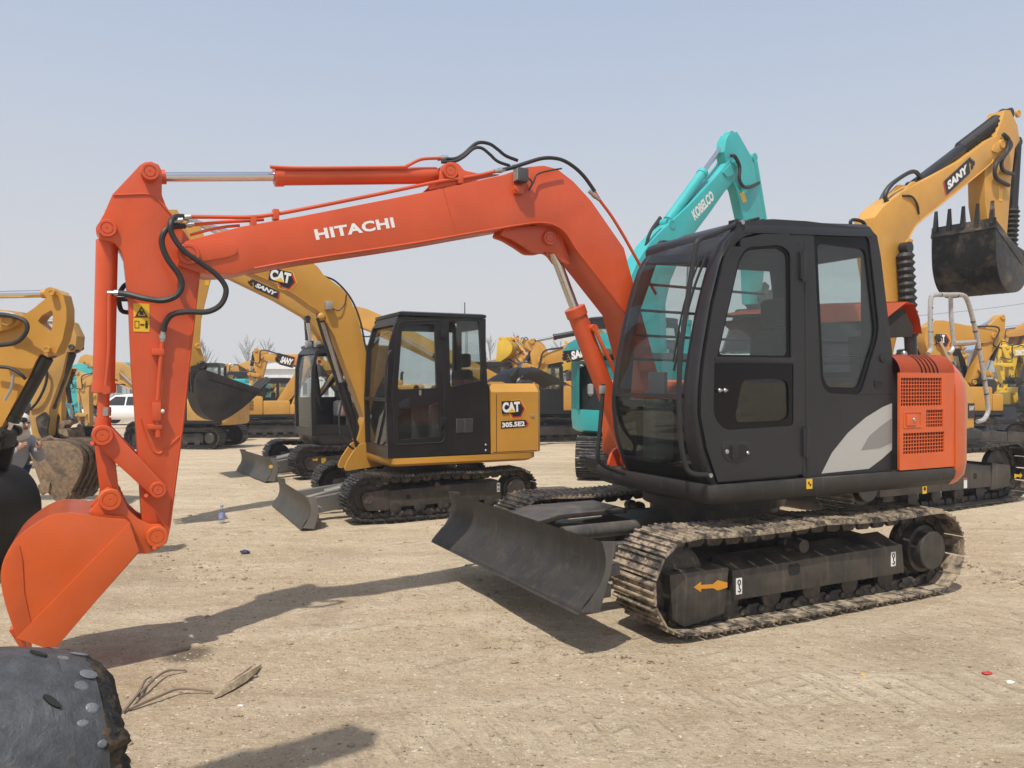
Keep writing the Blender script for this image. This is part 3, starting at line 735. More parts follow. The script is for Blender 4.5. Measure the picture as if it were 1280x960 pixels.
    # windscreen: upper and lower pane with a bar between
    def pane(z0, z1, n, name, mat):
        q = B(); rows = []
        for i in range(n+1):
            z = z0+(z1-z0)*i/n; x = f(z)-0.006; rows.append([(x, 0.115, z), (x+0.006, 0.36, z), (x+0.006, 0.64, z), (x, 0.885, z)])
        q.sheet(rows, 0.006); return q.make(name, mat, co, sharp=60)
    pane(1.505, 2.56, 12, 'windscreen_pane', 'glass'); pane(1.02, 1.485, 8, 'windscreen_pane', 'glass_dark')
    q = B(); q.loft([[(f(z)+dx, 0.11, z) for z, dx in ((1.482, -0.012), (1.482, 0.008), (1.508, 0.008), (1.508, -0.012))], [(f(z)+dx+0.003, 0.89, z) for z, dx in ((1.482, -0.012), (1.482, 0.008), (1.508, 0.008), (1.508, -0.012))]]); q.make('windscreen_bar', 'gloss_black', co)
    # bottom front apron
    q = B(); rows = [[(f(0.925)-0.0, 0.06, 0.925), (f(0.925), 0.97, 0.925)], [(f(1.0)-0.004, 0.06, 1.0), (f(1.0)-0.004, 0.96, 1.0)], [(f(1.03)-0.006, 0.06, 1.03), (f(1.03)-0.006, 0.95, 1.03)]]
    q.sheet(rows, 0.03); q.make('apron', 'cabblack', co)
    q = B(); rows = [[(f(1.03)-0.004, 0.10, 1.03), (f(1.03)-0.002, 0.90, 1.03)], [(f(1.048)-0.004, 0.10, 1.048), (f(1.048)-0.002, 0.90, 1.048)]]; q.sheet(rows, 0.014); q.make('windscreen_gasket', 'interior', co)
    # roof with rounded rim
    ro = [(0.71, 0.06), (0.685, 0.97), (0.60, 1.005), (-0.62, 1.005), (-0.69, 0.96), (-0.69, 0.10), (-0.64, 0.055)]
    def rr_(z, k, e=0.0): return [((x-0.0)*k+e*0, (y-0.53)*k+0.53, z-0.35*max(0, x-0.25)**1.5) for x, y in ro]
    q = B(); q.loft([rr_(2.645, 1.0), rr_(2.685, 1.0), rr_(2.715, 0.975), rr_(2.735, 0.93), rr_(2.742, 0.7)]); q.make('roof', 'cabblack', co, sharp=60)
    q = B(); q.prism([(0.66, 2.56), (0.685, 2.585), (0.42, 2.705), (0.36, 2.70)], 0.15, 0.86, 0.004); q.make('roof_visor', 'cabblack', co)
    q = B(); q.prism([(0.80, 2.40), (0.765, 2.50), (0.69, 2.575), (0.58, 2.64), (0.42, 2.685), (0.42, 2.60), (0.60, 2.55), (0.68, 2.49), (0.74, 2.40)], 0.90, 1.002, 0.012); q.make('corner_cap', 'cabblack', co)
    # left wall with B pillar, rear window; door separate
    wall = [(0.70, 2.535), (0.655, 2.64), (0.355, 2.685), (0.03, 2.70), (-0.60, 2.70), (-0.674, 2.655), (-0.717, 2.5), (-0.842, 1.80), (-0.842, 0.926), (0.062, 0.926), (0.088, 1.285), (0.112, 2.54), (0.20, 2.612), (0.45, 2.59), (0.60, 2.55), (0.675, 2.50)]
    rw = rounded([(-0.03, 2.65), (-0.59, 2.645), (-0.705, 1.945), (-0.51, 1.495), (-0.17, 1.505), (-0.105, 1.58)], [0.03, 0.06, 0.10, 0.05, 0.08, 0.08], 5)
    q = B(); q.prism(wall, 0.955, 1.0, 0.0, [rw]); q.make('left_wall', 'cabblack', co)
    def inset(poly, k):
        cx = sum(p[0] for p in poly)/len(poly); cz = sum(p[1] for p in poly)/len(poly)
        return [(cx+(x-cx)*(1-k/0.3), cz+(z-cz)*(1-k/0.5)) for x, z in poly]
    q = B(); q.prism(rw, 0.972, 0.990, 0.0, [rounded([(-0.075, 2.555), (-0.56, 2.55), (-0.665, 1.935), (-0.49, 1.545), (-0.19, 1.55), (-0.14, 1.61)], [0.05, 0.05, 0.08, 0.04, 0.06, 0.06], 5)]); q.make('window_surround', 'black_glass', co)
    q = B(); q.prism(inset(rw, 0.008), 0.975, 0.981); q.make('rear_side_pane', 'glass', co)
    # seams and panel below the window
    q = B(); q.prism([(-0.84, 1.492), (-0.40, 1.492), (-0.40, 1.498), (-0.84, 1.498)], 0.998, 1.0012); q.prism([(0.030, 0.93), (0.036, 0.93), (0.062, 2.55), (0.056, 2.55)], 0.998, 1.0012); q.make('panel_seam', 'dark', co)
    q = B(); c = H.at(1103, 448, 1.0); q.cyl((c[0], 0.996, c[1]), (c[0], 1.012, c[1]), 0.028, 16, prof=[(0, .03), (.8, .03), (1, .022)]); q.make('rubber_plug', 'rubber', co)
    c = H.at(1099, 479, 1.0); q = B(); q.prism(rrect(c[0]-0.05, c[0]+0.05, c[1]-0.035, c[1]+0.035, 0.02), 0.998, 1.006, 0.003); q.make('latch_frame', 'cabblack', co)
    q = B(); q.prism(rrect(c[0]-0.03, c[0]+0.03, c[1]-0.018, c[1]+0.018, 0.008), 1.0, 1.0075); q.make('latch_slot', 'dark', co)
    # swoosh
    sw = H.many([(1027, 592), (1040, 566), (1060, 541), (1082, 522), (1103, 509), (1116, 504), (1118, 562), (1102, 574), (1086, 586)], 1.0)
    sw = [(max(x, -0.838), z) for x, z in sw]
    side_poly(sw, co, 1.0005, 'silver', name='swoosh_decal', th=0.0015)
    sw2 = H.many([(1076, 563), (1086, 545), (1100, 533), (1117, 522), (1118, 553), (1100, 560)], 1.0); sw2 = [(max(x, -0.838), z) for x, z in sw2]
    side_poly(sw2, co, 1.0022, 'silver2', name='swoosh_decal', th=0.0012)
    # ---- door
    dl = [(d(z)-0.018, z) for z in (0.94, 1.05, 1.16, 1.27, 1.375, 1.5, 1.62, 1.743, 1.92, 2.09, 2.25, 2.396, 2.47)]
    door = dl+rounded([(0.655, 2.525), (0.45, 2.575), (0.20, 2.597), (0.118, 2.545), (0.078, 0.94)], [0.05, 0.0, 0.03, 0.04, 0.01], 4)
    up = rounded([(0.838, 1.752), (0.655, 2.40), (0.585, 2.478), (0.29, 2.515), (0.197, 2.475), (0.188, 1.752)], [0.01, 0.05, 0.06, 0.07, 0.05, 0.01], 4)
    lo = rounded([(0.862, 1.712), (0.166, 1.712), (0.166, 1.287), (0.775, 1.273), (0.868, 1.36)], [0.015, 0.015, 0.03, 0.08, 0.06], 4)
    q = B(); q.prism(door, 0.962, 1.008, 0.0, [up, lo]); dr = q.make('door', 'cabblack', co)
    q = B(); q.prism(up, 0.978, 0.998, 0.0, [rounded([(0.82, 1.765), (0.642, 2.385), (0.578, 2.458), (0.295, 2.495), (0.215, 2.46), (0.206, 1.765)], 0.04, 4)]); q.make('window_gasket', 'black_glass', dr)
    q = B(); q.prism(inset(up, 0.004), 0.984, 0.990); q.make('door_pane', 'glass', dr)
    cw = rounded([(0.62, 1.60), (0.30, 1.61), (0.21, 1.59), (0.20, 1.35), (0.26, 1.325), (0.66, 1.32), (0.68, 1.36)], [0.05, 0.03, 0.05, 0.04, 0.03, 0.03, 0.03], 4)
    q = B(); q.prism(lo, 0.990, 1.003, 0.0, [cw]); q.make('lower_panel', 'black_glass', dr)
    q = B(); q.prism(inset(cw, -0.004), 0.985, 0.991); q.make('door_pane', 'glass_smoke', dr)
    q = B(); q.box(0.17, 0.86, 1.0, 1.012, 1.722, 1.745, 0.003); q.make('window_rail', 'gloss_black', dr)
    c = H.at(902, 488, 1.01); q = B()
    for dx in (-0.022, 0.022): q.sphere((c[0]+dx, 1.016, c[1]), 0.015)
    q.cyl((c[0]-0.05, 1.012, c[1]), (c[0]+0.03, 1.012, c[1]), 0.005, 8); q.make('window_latch', 'steel', dr)
    c = H.at(921, 564, 1.01); q = B(); q.prism(rounded([(c[0]+0.13, c[1]+0.03), (c[0]+0.10, c[1]+0.07), (c[0]-0.10, c[1]+0.065), (c[0]-0.13, c[1]-0.01), (c[0]-0.06, c[1]-0.075), (c[0]+0.10, c[1]-0.06)], 0.05, 4), 1.006, 1.012, 0.003); ha = q.make('handle', 'cabblack', dr)
    q = B(); q.prism(rounded([(c[0]+0.07, c[1]+0.045), (c[0]-0.09, c[1]+0.04), (c[0]-0.10, c[1]-0.02), (c[0]-0.05, c[1]-0.055), (c[0]+0.06, c[1]-0.045)], 0.03, 4), 1.009, 1.014); q.make('handle_recess', 'dark', dr)
    q = B(); q.prism(rrect(c[0]-0.01, c[0]+0.05, c[1]-0.05, c[1]+0.045, 0.012), 1.010, 1.024, 0.005); q.make('handle_flap', 'rubber', dr)
    q = B(); q.cyl((c[0]+0.085, 1.006, c[1]+0.0), (c[0]+0.085, 1.022, c[1]+0.0), 0.016, 14, prof=[(0, .016), (.7, .016), (1, .010)]); q.sphere((c[0]-0.09, 1.014, c[1]-0.015), 0.014); q.make('lock', 'steel', dr)
    for px, py0, py1 in ((1000, 316, 350), (1004, 535, 570)):
        a = H.at(px, py0, 1.0); e = H.at(px, py1, 1.0); q = B(); q.box(a[0]-0.035, a[0]+0.02, 1.0, 1.028, e[1], a[1], 0.006); q.cyl((a[0]-0.008, 1.025, e[1]-0.01), (a[0]-0.008, 1.025, a[1]+0.01), 0.012, 10); q.make('hinge', 'cabblack', dr)
    # ---- rest of the shell: rear wall, right wall with guard bars, floor
    q = B(); q.prism([(-0.84, 0.93), (-0.79, 0.93), (-0.79, 1.62), (-0.84, 1.66)], 0.06, 0.955); q.box(-0.72, -0.66, 0.06, 0.16, 1.6, 2.66); q.box(-0.72, -0.66, 0.87, 0.955, 1.6, 2.66); q.box(-0.70, -0.66, 0.16, 0.87, 2.52, 2.66); q.make('rear_wall', 'cabblack', co)
    q = B(); q.box(-0.695, -0.690, 0.16, 0.87, 1.66, 2.52); q.make('rear_pane', 'glass', co)
    q = B(); q.prism([(d(z)-0.02, z) for z in (0.93, 1.2, 1.5, 1.8, 2.1, 2.4, 2.5)]+[(0.55, 2.64), (-0.66, 2.66), (-0.80, 1.8), (-0.80, 0.93)], 0.058, 0.075, 0.0, [[(0.86, 1.45), (0.80, 2.05), (0.62, 2.48), (-0.55, 2.50), (-0.66, 1.9), (-0.66, 1.45)]]); q.make('right_wall', 'cabblack', co)
    q = B(); q.prism([(0.87, 1.44), (0.81, 2.05), (0.63, 2.49), (-0.56, 2.51), (-0.67, 1.9), (-0.67, 1.44)], 0.066, 0.071); q.make('right_pane', 'glass', co)
    for z, x0 in ((2.33, 0.74), (2.13, 0.82), (1.94, 0.86), (1.76, 0.88)):
        q = B(); q.cyl((x0, 0.05, z), (-0.5, 0.05, z-0.02), 0.011, 8); q.make('guard_bar', 'gloss_black', co)
    q = B(); q.box(-0.79, 0.86, 0.075, 0.955, 0.925, 0.97); q.make('cab_floor', 'interior', co)
    # seat, headrest, consoles, levers
    st = B(); st.box(-0.08, 0.44, 0.30, 0.76, 1.30, 1.42, 0.05); se = st.make('seat', 'seat', co)
    q = B(); q.box(-0.16, -0.02, 0.31, 0.75, 1.40, 1.98, 0.055, Matrix.Translation((-0.06, 0, 1.4)) @ Matrix.Rotation(R(-8), 4, 'Y') @ Matrix.Translation((0.06, 0, -1.4))); q.make('seat_back', 'seat', se)
    q = B(); q.box(-0.22, -0.12, 0.38, 0.68, 2.0, 2.22, 0.05); q.cyl((-0.16, 0.47, 1.95), (-0.16, 0.47, 2.05), 0.012, 8); q.cyl((-0.16, 0.59, 1.95), (-0.16, 0.59, 2.05), 0.012, 8); q.make('headrest', 'seat', se)
    q = B(); q.box(-0.01, 0.34, 0.36, 0.70, 0.97, 1.30, 0.03); q.make('seat_base', 'interior', se)
    for y0, y1 in ((0.12, 0.27), (0.79, 0.92)):
        q = B(); q.box(-0.30, 0.38, y0, y1, 1.20, 1.50, 0.03); cn = q.make('console', 'interior', co)
        ym = (y0+y1)/2; q = B(); q.tube([(0.30, ym, 1.50), (0.32, ym, 1.58), (0.30, ym, 1.66)], 0.014, 8); q.sphere((0.30, ym, 1.69), 0.03, sc=(1, 1, 1.6)); q.make('joystick', 'rubber', cn)
    q = B(); q.tube([(0.15, 0.89, 1.74), (0.02, 0.90, 1.85), (-0.20, 0.90, 1.86), (-0.22, 0.90, 1.70)], 0.016, 8); q.make('grab_handle', 'rubber', co)
    # bellows boot and travel levers, monitor, wipers
    q = B()
    for k in range(6): q.box(0.30+0.018*k, 0.62-0.02*k, 0.62, 0.88, 1.10+0.05*k, 1.14+0.05*k, 0.015)
    q.make('lever_boot', 'pale_plastic', co)
    q = B(); q.tube([(0.62, 0.86, 1.30), (0.66, 0.86, 1.45), (0.70, 0.86, 1.52)], 0.016, 8); q.make('safety_lever', 'red', co)
    q = B()
    for y in (0.46, 0.58): q.tube([(0.66, y, 0.97), (0.70, y, 1.3), (0.62, y, 1.55)], 0.014, 8); q.sphere((0.62, y, 1.57), 0.028)
    q.make('travel_lever', 'rubber', co)
    q = B(); q.box(0.70, 0.74, 0.13, 0.32, 1.48, 1.66, 0.01, Matrix.Rotation(R(0), 4, 'Z')); q.box(0.62, 0.80, 0.14, 0.30, 1.0, 1.46, 0.03); q.make('monitor', 'interior', co)
    q = B(); q.tube([(f(1.66)+0.02, 0.80, 1.66), (f(1.9)+0.018, 0.82, 1.9), (f(2.2)+0.016, 0.84, 2.2), (f(2.42)+0.01, 0.86, 2.42)], 0.009, 6); q.tube([(f(1.80)+0.012, 0.75, 1.72), (f(2.1)+0.010, 0.77, 2.1), (f(2.4)+0.008, 0.80, 2.40)], 0.007, 6); q.make('wiper', 'rubber', co)
    # hand rail on the left pillar, stay on the right pillar
    q = B(); rail = [H.p3(924, 279, 0.98), H.p3(896, 291, 0.985), H.p3(874, 300, 0.99), H.p3(869, 313, 0.99), H.p3(863, 350, 0.985), H.p3(856, 400, 0.98), H.p3(850, 450, 0.98), H.p3(849, 500, 0.98), H.p3(851, 550, 0.98), H.p3(857, 582, 0.985), H.p3(866, 592, 1.0), H.p3(886, 594, 1.02)]
    q.tube(rail, 0.017, 10, 5); q.make('hand_rail', 'cabblack', co)
    q = B(); q.cyl((rail[-1][0], 1.0, rail[-1][2]), (rail[-1][0], 1.045, rail[-1][2]), 0.014, 10); q.cyl((rail[0][0], 0.97, rail[0][2]), (rail[0][0], 1.015, rail[0][2]), 0.016, 10); q.make('rail_bolt', 'steel', co)
    q = B(); q.tube([H.p3(754, 480, 0.03), H.p3(752, 510, 0.03), H.p3(749, 545, 0.03), H.p3(747, 568, 0.03), H.p3(752, 580, 0.03), H.p3(768, 588, 0.04), H.p3(782, 592, 0.06)], 0.016, 8, 5); q.make('mirror_stay', 'rubber', co)
    c = H.p3(753, 487, 0.03); q = B(); q.box(c[0]-0.02, c[0]+0.02, 0.01, 0.05, c[2]-0.03, c[2]+0.03, 0.006); q.make('stay_clamp', 'galv', co)
    q = B(); q.box(0.50, 0.58, 0.82, 0.90, 2.64, 2.685, 0.008); q.tube([(0.40, 0.92, 2.70), (0.55, 0.95, 2.655), (0.62, 0.95, 2.60)], 0.010, 6); q.make('roof_bracket', 'rubber', co)
    q = B(); q.tube([(-0.52, 0.90, 2.71), (-0.52, 0.90, 2.77), (-0.60, 0.90, 2.78), (-0.66, 0.90, 2.76), (-0.67, 0.90, 2.70)], 0.013, 8); q.make('lifting_eye', 'cabblack', co)
    # ---- engine house
    sec = [(-1.04, 0.926), (0.955, 0.926), (0.955, 1.64)]+arc(0.835, 1.655, 0.12, 0, 90, 6)+[(-0.90, 1.775)]+arc(-0.92, 1.655, 0.12, 90, 180, 6)
    T = Matrix(((0, 1, 0, 0), (1, 0, 0, 0), (0, 0, 1, 0), (0, 0, 0, 1)))
    q = B(); q.prism(sec, -1.485, -0.855); q.xform(T); eh = q.make('engine_house', 'dark', root)
    q = B(); q.box(-0.85, 0.40, -1.04, -0.32, 0.926, 1.60, 0.06); q.make('tank_house', 'orange2', root)
    # left panel: skin with the three grille openings, its top rolled over on to the hood
    def hole(a, b_, c_, d_): return [(a, d_), (b_, d_), (b_, c_), (a, c_)]
    g1 = hole(-1.335, -0.872, 1.405, 1.618); g2 = hole(-1.352, -1.157, 1.241, 1.375); g3 = hole(-1.366, -0.90, 1.047, 1.206)
    q = B(); q.prism(rrect(-1.487, -0.86, 0.932, 1.655, 0.008, 2), 1.03, 1.05, 0.0, [g1, g2, g3]); sp = q.make('engine_panel', 'orange2', root)
    q = B(); rows = []
    for a in range(0, 91, 10):
        y = 0.91+0.14*math.cos(R(a)); z = 1.655+0.14*math.sin(R(a)); rows.append([(-1.487, y, z), (-1.28, y, z), (-1.07, y, z), (-0.86, y, z)])
    rows.append([(x, -0.9, 1.795) for x in (-1.487, -1.28, -1.07, -0.86)]); 
    q.sheet(rows, -0.02); hd = q.make('hood', 'orange2', sp, sharp=40)
    q = B()
    for (a, b_, c_, d_), nx, nz in (((-1.335, -0.872, 1.405, 1.618), 15, 8), ((-1.352, -1.157, 1.241, 1.375), 7, 5), ((-1.366, -0.90, 1.047, 1.206), 15, 6)):
        w_ = 0.0066
        for i in range(nx+1):
            x = a+(b_-a)*i/nx; q.box(x-w_/2, x+w_/2, 1.034, 1.0435, c_, d_)
        for j in range(nz+1):
            z = c_+(d_-c_)*j/nz; q.box(a, b_, 1.0345, 1.0445, z-w_/2, z+w_/2)
    q.make('grille', 'orange2', sp)
    for k in range(5):
        q = B(); x0 = -1.075-0.045*k; rows = []
        for a in range(0, 76, 8):
            y = 0.91+0.1425*math.cos(R(a)); z = 1.655+0.1425*math.sin(R(a)); sx = -0.03*(1-a/75)
            rows.append([(x0+sx-0.010, y, z), (x0+sx+0.006, y, z)])
        q.sheet(rows, 0.002); q.make('vent_slot', 'dark', sp)
    # lock plate, seams, filler cap
    c = (-1.0, 1.305); q = B(); q.prism(rrect(c[0]-0.10, c[0]+0.10, c[1]-0.062, c[1]+0.062, 0.006), 1.049, 1.054, 0.002, [rrect(c[0]-0.088, c[0]+0.088, c[1]-0.05, c[1]+0.05, 0.004)]); q.prism(rrect(c[0]-0.03, c[0]+0.07, c[1]-0.045, c[1]+0.04, 0.006), 1.049, 1.060, 0.003); q.make('lock_plate', 'orange2', sp)
    q = B(); q.sphere((c[0]-0.005, 1.062, c[1]-0.002), 0.014, sc=(1, 0.6, 1.2)); q.make('lock', 'steel', sp)
    c = H.at(1130, 441, 0.75); q = B(); q.cyl((c[0], 0.75, 1.79), (c[0], 0.75, 1.83), 0.02, 12, prof=[(0, .024), (.6, .024), (1, .014)]); q.make('hood_knob', 'galv', sp)
    # counterweight
    out_ = [(-1.49, 1.06), (-1.60, 1.055), (-1.675, 1.025), (-1.73, 0.95), (-1.79, 0.75), (-1.83, 0.45), (-1.845, 0.15)]
    out_ = out_+[(x, -y) for x, y in reversed(out_)]
    def cw_(z, ins): return [(x+ins*(1 if x < -1.5 else 0)*0.9, y*(1-ins*0.9), z) for x, y in out_]
    q = B(); q.loft([cw_(0.785, 0.07), cw_(0.80, 0.05), cw_(0.86, 0.012), cw_(0.95, 0.0), cw_(1.45, 0.0), cw_(1.56, 0.008), cw_(1.66, 0.035), cw_(1.74, 0.085), cw_(1.785, 0.14), cw_(1.80, 0.2)])
    q.make('counterweight', 'orange2', root, sharp=40)
    q = B(); q.prism(sec, -1.4895, -1.4865); q.xform(T @ Matrix.Diagonal((1.08, 1, 1.0, 1))); q.make('panel_seam', 'dark', sp)
    # open hood lid behind the cab: tray with lining, tipped up
    lid = empty('tmp', (0, 0, 0)); bpy.data.objects.remove(lid)
    q = B(); rows = []
    top = [(-0.50, 2.175), (-0.90, 2.21), (-1.30, 2.235), (-1.52, 2.245), (-1.60, 2.225), (-1.665, 2.11), (-1.695, 1.985)]
    for x, z in top: rows.append([(x, 0.62, z), (x, 0.40, z+0.015), (x, -0.20, z+0.02), (x, -0.62, z)])
    q.sheet(rows, 0.02); ld = q.make('hood_lid', 'orange2', root, sharp=45)
    q = B(); q.prism([(-0.50, 2.17), (-1.50, 2.24), (-1.22, 2.08), (-0.50, 2.04)], 0.60, 0.625); q.make('lid_side', 'orange2', ld)
    q = B(); q.loft([[(x-0.0, y, z) for x, z in ((-0.6, 2.13), (-1.50, 2.19), (-1.62, 2.03), (-1.60, 1.96), (-0.9, 1.94))] for y in (0.595, -0.60)]); q.make('lid_lining', 'foam', ld)
    q = B(); q.box(-1.35, -0.90, -0.55, 0.55, 1.78, 1.95, 0.05); q.cyl((-1.05, -0.2, 1.78), (-1.05, -0.2, 2.0), 0.09, 16); q.make('engine_top', 'foam', root)

    # ---- boom, arm, bucket (centre line right of the cab)
    lb = -0.14; hw = 0.15; yn = lb+hw
    def at(px, py, dl=hw): return H.at(px, py, lb+dl)
    topE = [(228, 303), (240, 299), (303, 283), (380, 269.5), (470, 252), (555, 235.5), (630, 218.5), (658, 209), (680, 207), (697, 211.5), (717, 227), (739, 251), (780, 310)]
    botE = [(780, 391), (745, 344), (721, 313), (708, 293), (695, 283), (671, 279), (600, 290), (514, 305), (380, 325), (318, 336), (296, 342), (262, 343.5), (240, 338), (223, 331)]
    pts = [at(*p) for p in topE]+[(0.42, 1.25), (0.30, 1.02), (0.42, 0.98), (0.55, 1.10)]+[at(*p) for p in botE]
    q = B(); q.prism(pts, lb-hw, lb+hw, 0.008); bo = q.make('boom', 'orange', root, sharp=25)
    q = B()   # flange lip along the lower side edge, left and right
    low = [at(*p) for p in [(790, 402), (745, 344), (721, 313), (708, 293), (695, 283), (671, 279), (600, 290), (514, 305), (380, 325), (318, 336)]]
    for sd in (-1, 1): q.tube([(x, lb+sd*(hw+0.001), z+0.002) for x, z in low], 0.006, 6, 4)
    q.make('flange_weld', 'orange', bo)
    # tip reinforcement, pivot lugs
    rein = rounded([at(*p) for p in [(222, 318), (228, 306), (250, 301), (283, 299), (296, 308), (296, 318), (284, 322), (250, 328), (230, 332)]], 0.06, 4)
    for sd in (-1, 1):
        q = B(); y = lb+sd*(hw+0.001); q.prism(rein, y, y+sd*0.012, 0.003); q.make('tip_plate', 'orange', bo)
    P = {}
    def pin(part, px, py, y, r, name='pivot_pin'):
        c = H.at(px, py, lb+y)
        for sd in (-1, 1):
            b = B(); b.cyl((c[0], lb+sd*(y-0.02), c[1]), (c[0], lb+sd*(y+0.024), c[1]), r, 28, prof=[(0, r), (0.85, r), (1, r*0.93), (1, r*0.68), (0.9, r*0.65), (0.9, r*0.58), (1, r*0.55), (1, r*0.10), (0.92, r*0.07)])
            b.make(name, 'orange', part)
        return c
    P['tip'] = pin(bo, 236, 318, hw+0.01, 0.062)
    P['bc'] = pin(bo, 685.5, 298, 0.085, 0.05)
    lug = rounded([at(*p, 0.10) for p in [(632, 284), (700, 280), (716, 330), (706, 328), (697, 316), (690, 313), (680, 315.5), (668, 315), (655, 306), (640, 297), (628, 293)]], 0.02, 3)
    for sd in (-1, 1):
        q = B(); q.prism(lug, lb+sd*0.045, lb+sd*0.08, 0.006); q.make('cylinder_lug', 'orange', bo)
    al = rounded([at(*p, 0.10) for p in [(536, 238), (549, 226), (551, 208), (561, 203), (572, 205), (579, 214), (598, 218), (625, 219)]], 0.02, 3)
    for sd in (-1, 1):
        q = B(); q.prism(al, lb+sd*0.085, lb+sd*0.115, 0.005); q.make('cylinder_lug', 'orange', bo)
    P['ac'] = pin(bo, 562, 214.5, 0.12, 0.055)
    # weld seam across the boom side, lettering
    q = B(); a = at(554, 236); e = at(571, 296); q.tube([(a[0], yn+0.001, a[1]), ((a[0]+e[0])/2, yn+0.001, (a[1]+e[1])/2), (e[0], yn+0.001, e[1])], 0.003, 6); q.make('weld_seam', 'orange', bo)
    p0 = at(395.5, 300.5); p1 = at(494, 284.5)
    side_text('HITACHI', bo, None, p0, p1, 0.068, yn+0.002, 'white', 0.04, space=1.08)
    # arm
    aw = 0.105
    A = lambda px, py: H.at(px, py, lb+aw)
    arm = [A(*p) for p in [(175, 207), (181, 203), (190, 202), (199, 206), (203, 214), (203, 244), (208, 257), (216, 270), (232, 291), (248, 315), (251, 330), (250, 349), (239, 446), (230, 531), (213, 659), (209, 676), (200, 685), (189, 684), (180, 675), (176.5, 646), (169, 521), (164, 455), (161, 379), (155, 322), (150, 311), (144, 304), (124, 298), (122.5, 281), (130, 268), (141, 243), (158, 225)]]
    q = B(); q.prism(arm, lb-aw, lb+aw, 0.007); am = q.make('arm', 'orange', root, sharp=25)
    for sd in (-1, 1):
        q = B(); top = [A(*p) for p in [(142, 244), (170, 243), (185, 243), (194, 246), (204, 257), (214, 268)]]
        q.tube([(x, lb+sd*(aw+0.001), z) for x, z in top], 0.006, 6, 4)
        q.tube([(x, lb+sd*(aw+0.001), z) for x, z in [A(*p) for p in [(175, 523), (180, 540), (189, 560), (198, 567), (208, 560), (225, 545)]]], 0.006, 6, 4)
        q.tube([(x, lb+sd*(aw+0.001), z) for x, z in [A(*p) for p in [(248, 352), (237, 446), (228, 531), (211, 655)]]], 0.005, 6, 2)
        q.make('weld_seam', 'orange', am)
    def pina(px, py, y, r): return pin(am, px, py, y, r)
    P['top'] = pina(188, 215.6, aw+0.02, 0.050); P['bcyl'] = pina(134.5, 286, aw+0.0, 0.050)
    P['armlink'] = pina(197, 612, aw+0.045, 0.046); P['A'] = pina(195.5, 670, aw+0.055, 0.056)
    # warning label
    q = B(); c0 = A(166, 379); c1 = A(188, 415); 
    for za, zb in ((c0[1], (c0[1]+c1[1])/2+0.003), ((c0[1]+c1[1])/2-0.003, c1[1])): q.prism(rrect(c1[0]+0.004, c0[0]-0.004, zb, za, 0.004), lb+aw+0.001, lb+aw+0.0025)
    wl = q.make('warning_label', 'yellowvinyl', am)
    q = B(); y = lb+aw+0.003; cx = (c0[0]+c1[0])/2; zt = c0[1]-0.015; 
    q.prism([(cx, zt), (cx+0.034, zt-0.062), (cx-0.034, zt-0.062)], y, y+0.001, 0, [[(cx, zt-0.014), (cx+0.022, zt-0.055), (cx-0.022, zt-0.055)]]); q.prism([(cx-0.008, zt-0.030), (cx+0.008, zt-0.024), (cx+0.010, zt-0.05), (cx-0.012, zt-0.05)], y, y+0.001)
    zm = c1[1]+0.04; q.prism(rrect(cx+0.012, cx+0.036, zm-0.020, zm+0.022, 0.002), y, y+0.001, 0, [rrect(cx+0.015, cx+0.033, zm-0.017, zm+0.019, 0.001)]); q.prism([(cx+0.008, zm), (cx, zm+0.008), (cx, zm+0.003), (cx-0.008, zm+0.003), (cx-0.008, zm+0.008), (cx-0.016, zm), (cx-0.008, zm-0.008), (cx-0.008, zm-0.003), (cx, zm-0.003), (cx, zm-0.008)], y, y+0.001); q.prism([(cx-0.020, zm-0.02), (cx-0.032, zm-0.02), (cx-0.034, zm+0.012), (cx-0.018, zm+0.012)], y, y+0.001); q.prism(arc(cx-0.026, zm+0.019, 0.006, 0, 330, 8), y, y+0.001); q.make('warning_mark', 'blackvinyl', am)
    # cylinders
    hyd(root, P['ac'], P['top'], 0.057, 0.615, 'orange', lb, 'chrome', 0.5)
    mid = H.at(128, 544, lb+0.15)
    hyd(root, P['bcyl'], mid, 0.058, 0.80, 'orange', lb, 'orange', 0.56)
    q = B(); c = H.at(131, 513, lb); q.cyl((c[0], lb, c[1]+0.02), (c[0]+0.002, lb, c[1]-0.03), 0.034, 18); q.make('rod_wiper', 'steel', root)
    foot = (0.72, 1.02); hyd(root, (0.70, 0.98), H.at(685.5, 298, lb), 0.072, 0.70, 'orange', lb, 'chrome', 0.50)
    c1 = H.at(742, 410, lb+0.08); c2 = H.at(768, 470, lb+0.08); q = B(); q.tube([(c1[0], lb+0.085, c1[1]), ((c1[0]*2+c2[0])/3, lb+0.095, (c1[1]*2+c2[1])/3), (c2[0], lb+0.095, c2[1]), (0.85, lb+0.09, 1.25)], 0.016, 8); q.cyl((c1[0], lb+0.03, c1[1]), (c1[0], lb+0.10, c1[1]), 0.028, 12); q.make('cylinder_pipe', 'orange', root)
    q = B()
    for sd in (-1, 1): q.prism(rounded([(0.55, 0.92), (0.85, 0.92), (0.80, 1.05), (0.70, 1.08), (0.60, 1.04)], 0.04), lb+sd*0.10, lb+sd*0.13); q.prism(rounded([(0.10, 0.92), (0.55, 0.92), (0.50, 1.12), (0.36, 1.18), (0.22, 1.12)], 0.05), lb+sd*0.16, lb+sd*0.20)
    q.make('boom_bracket', 'orange', root)
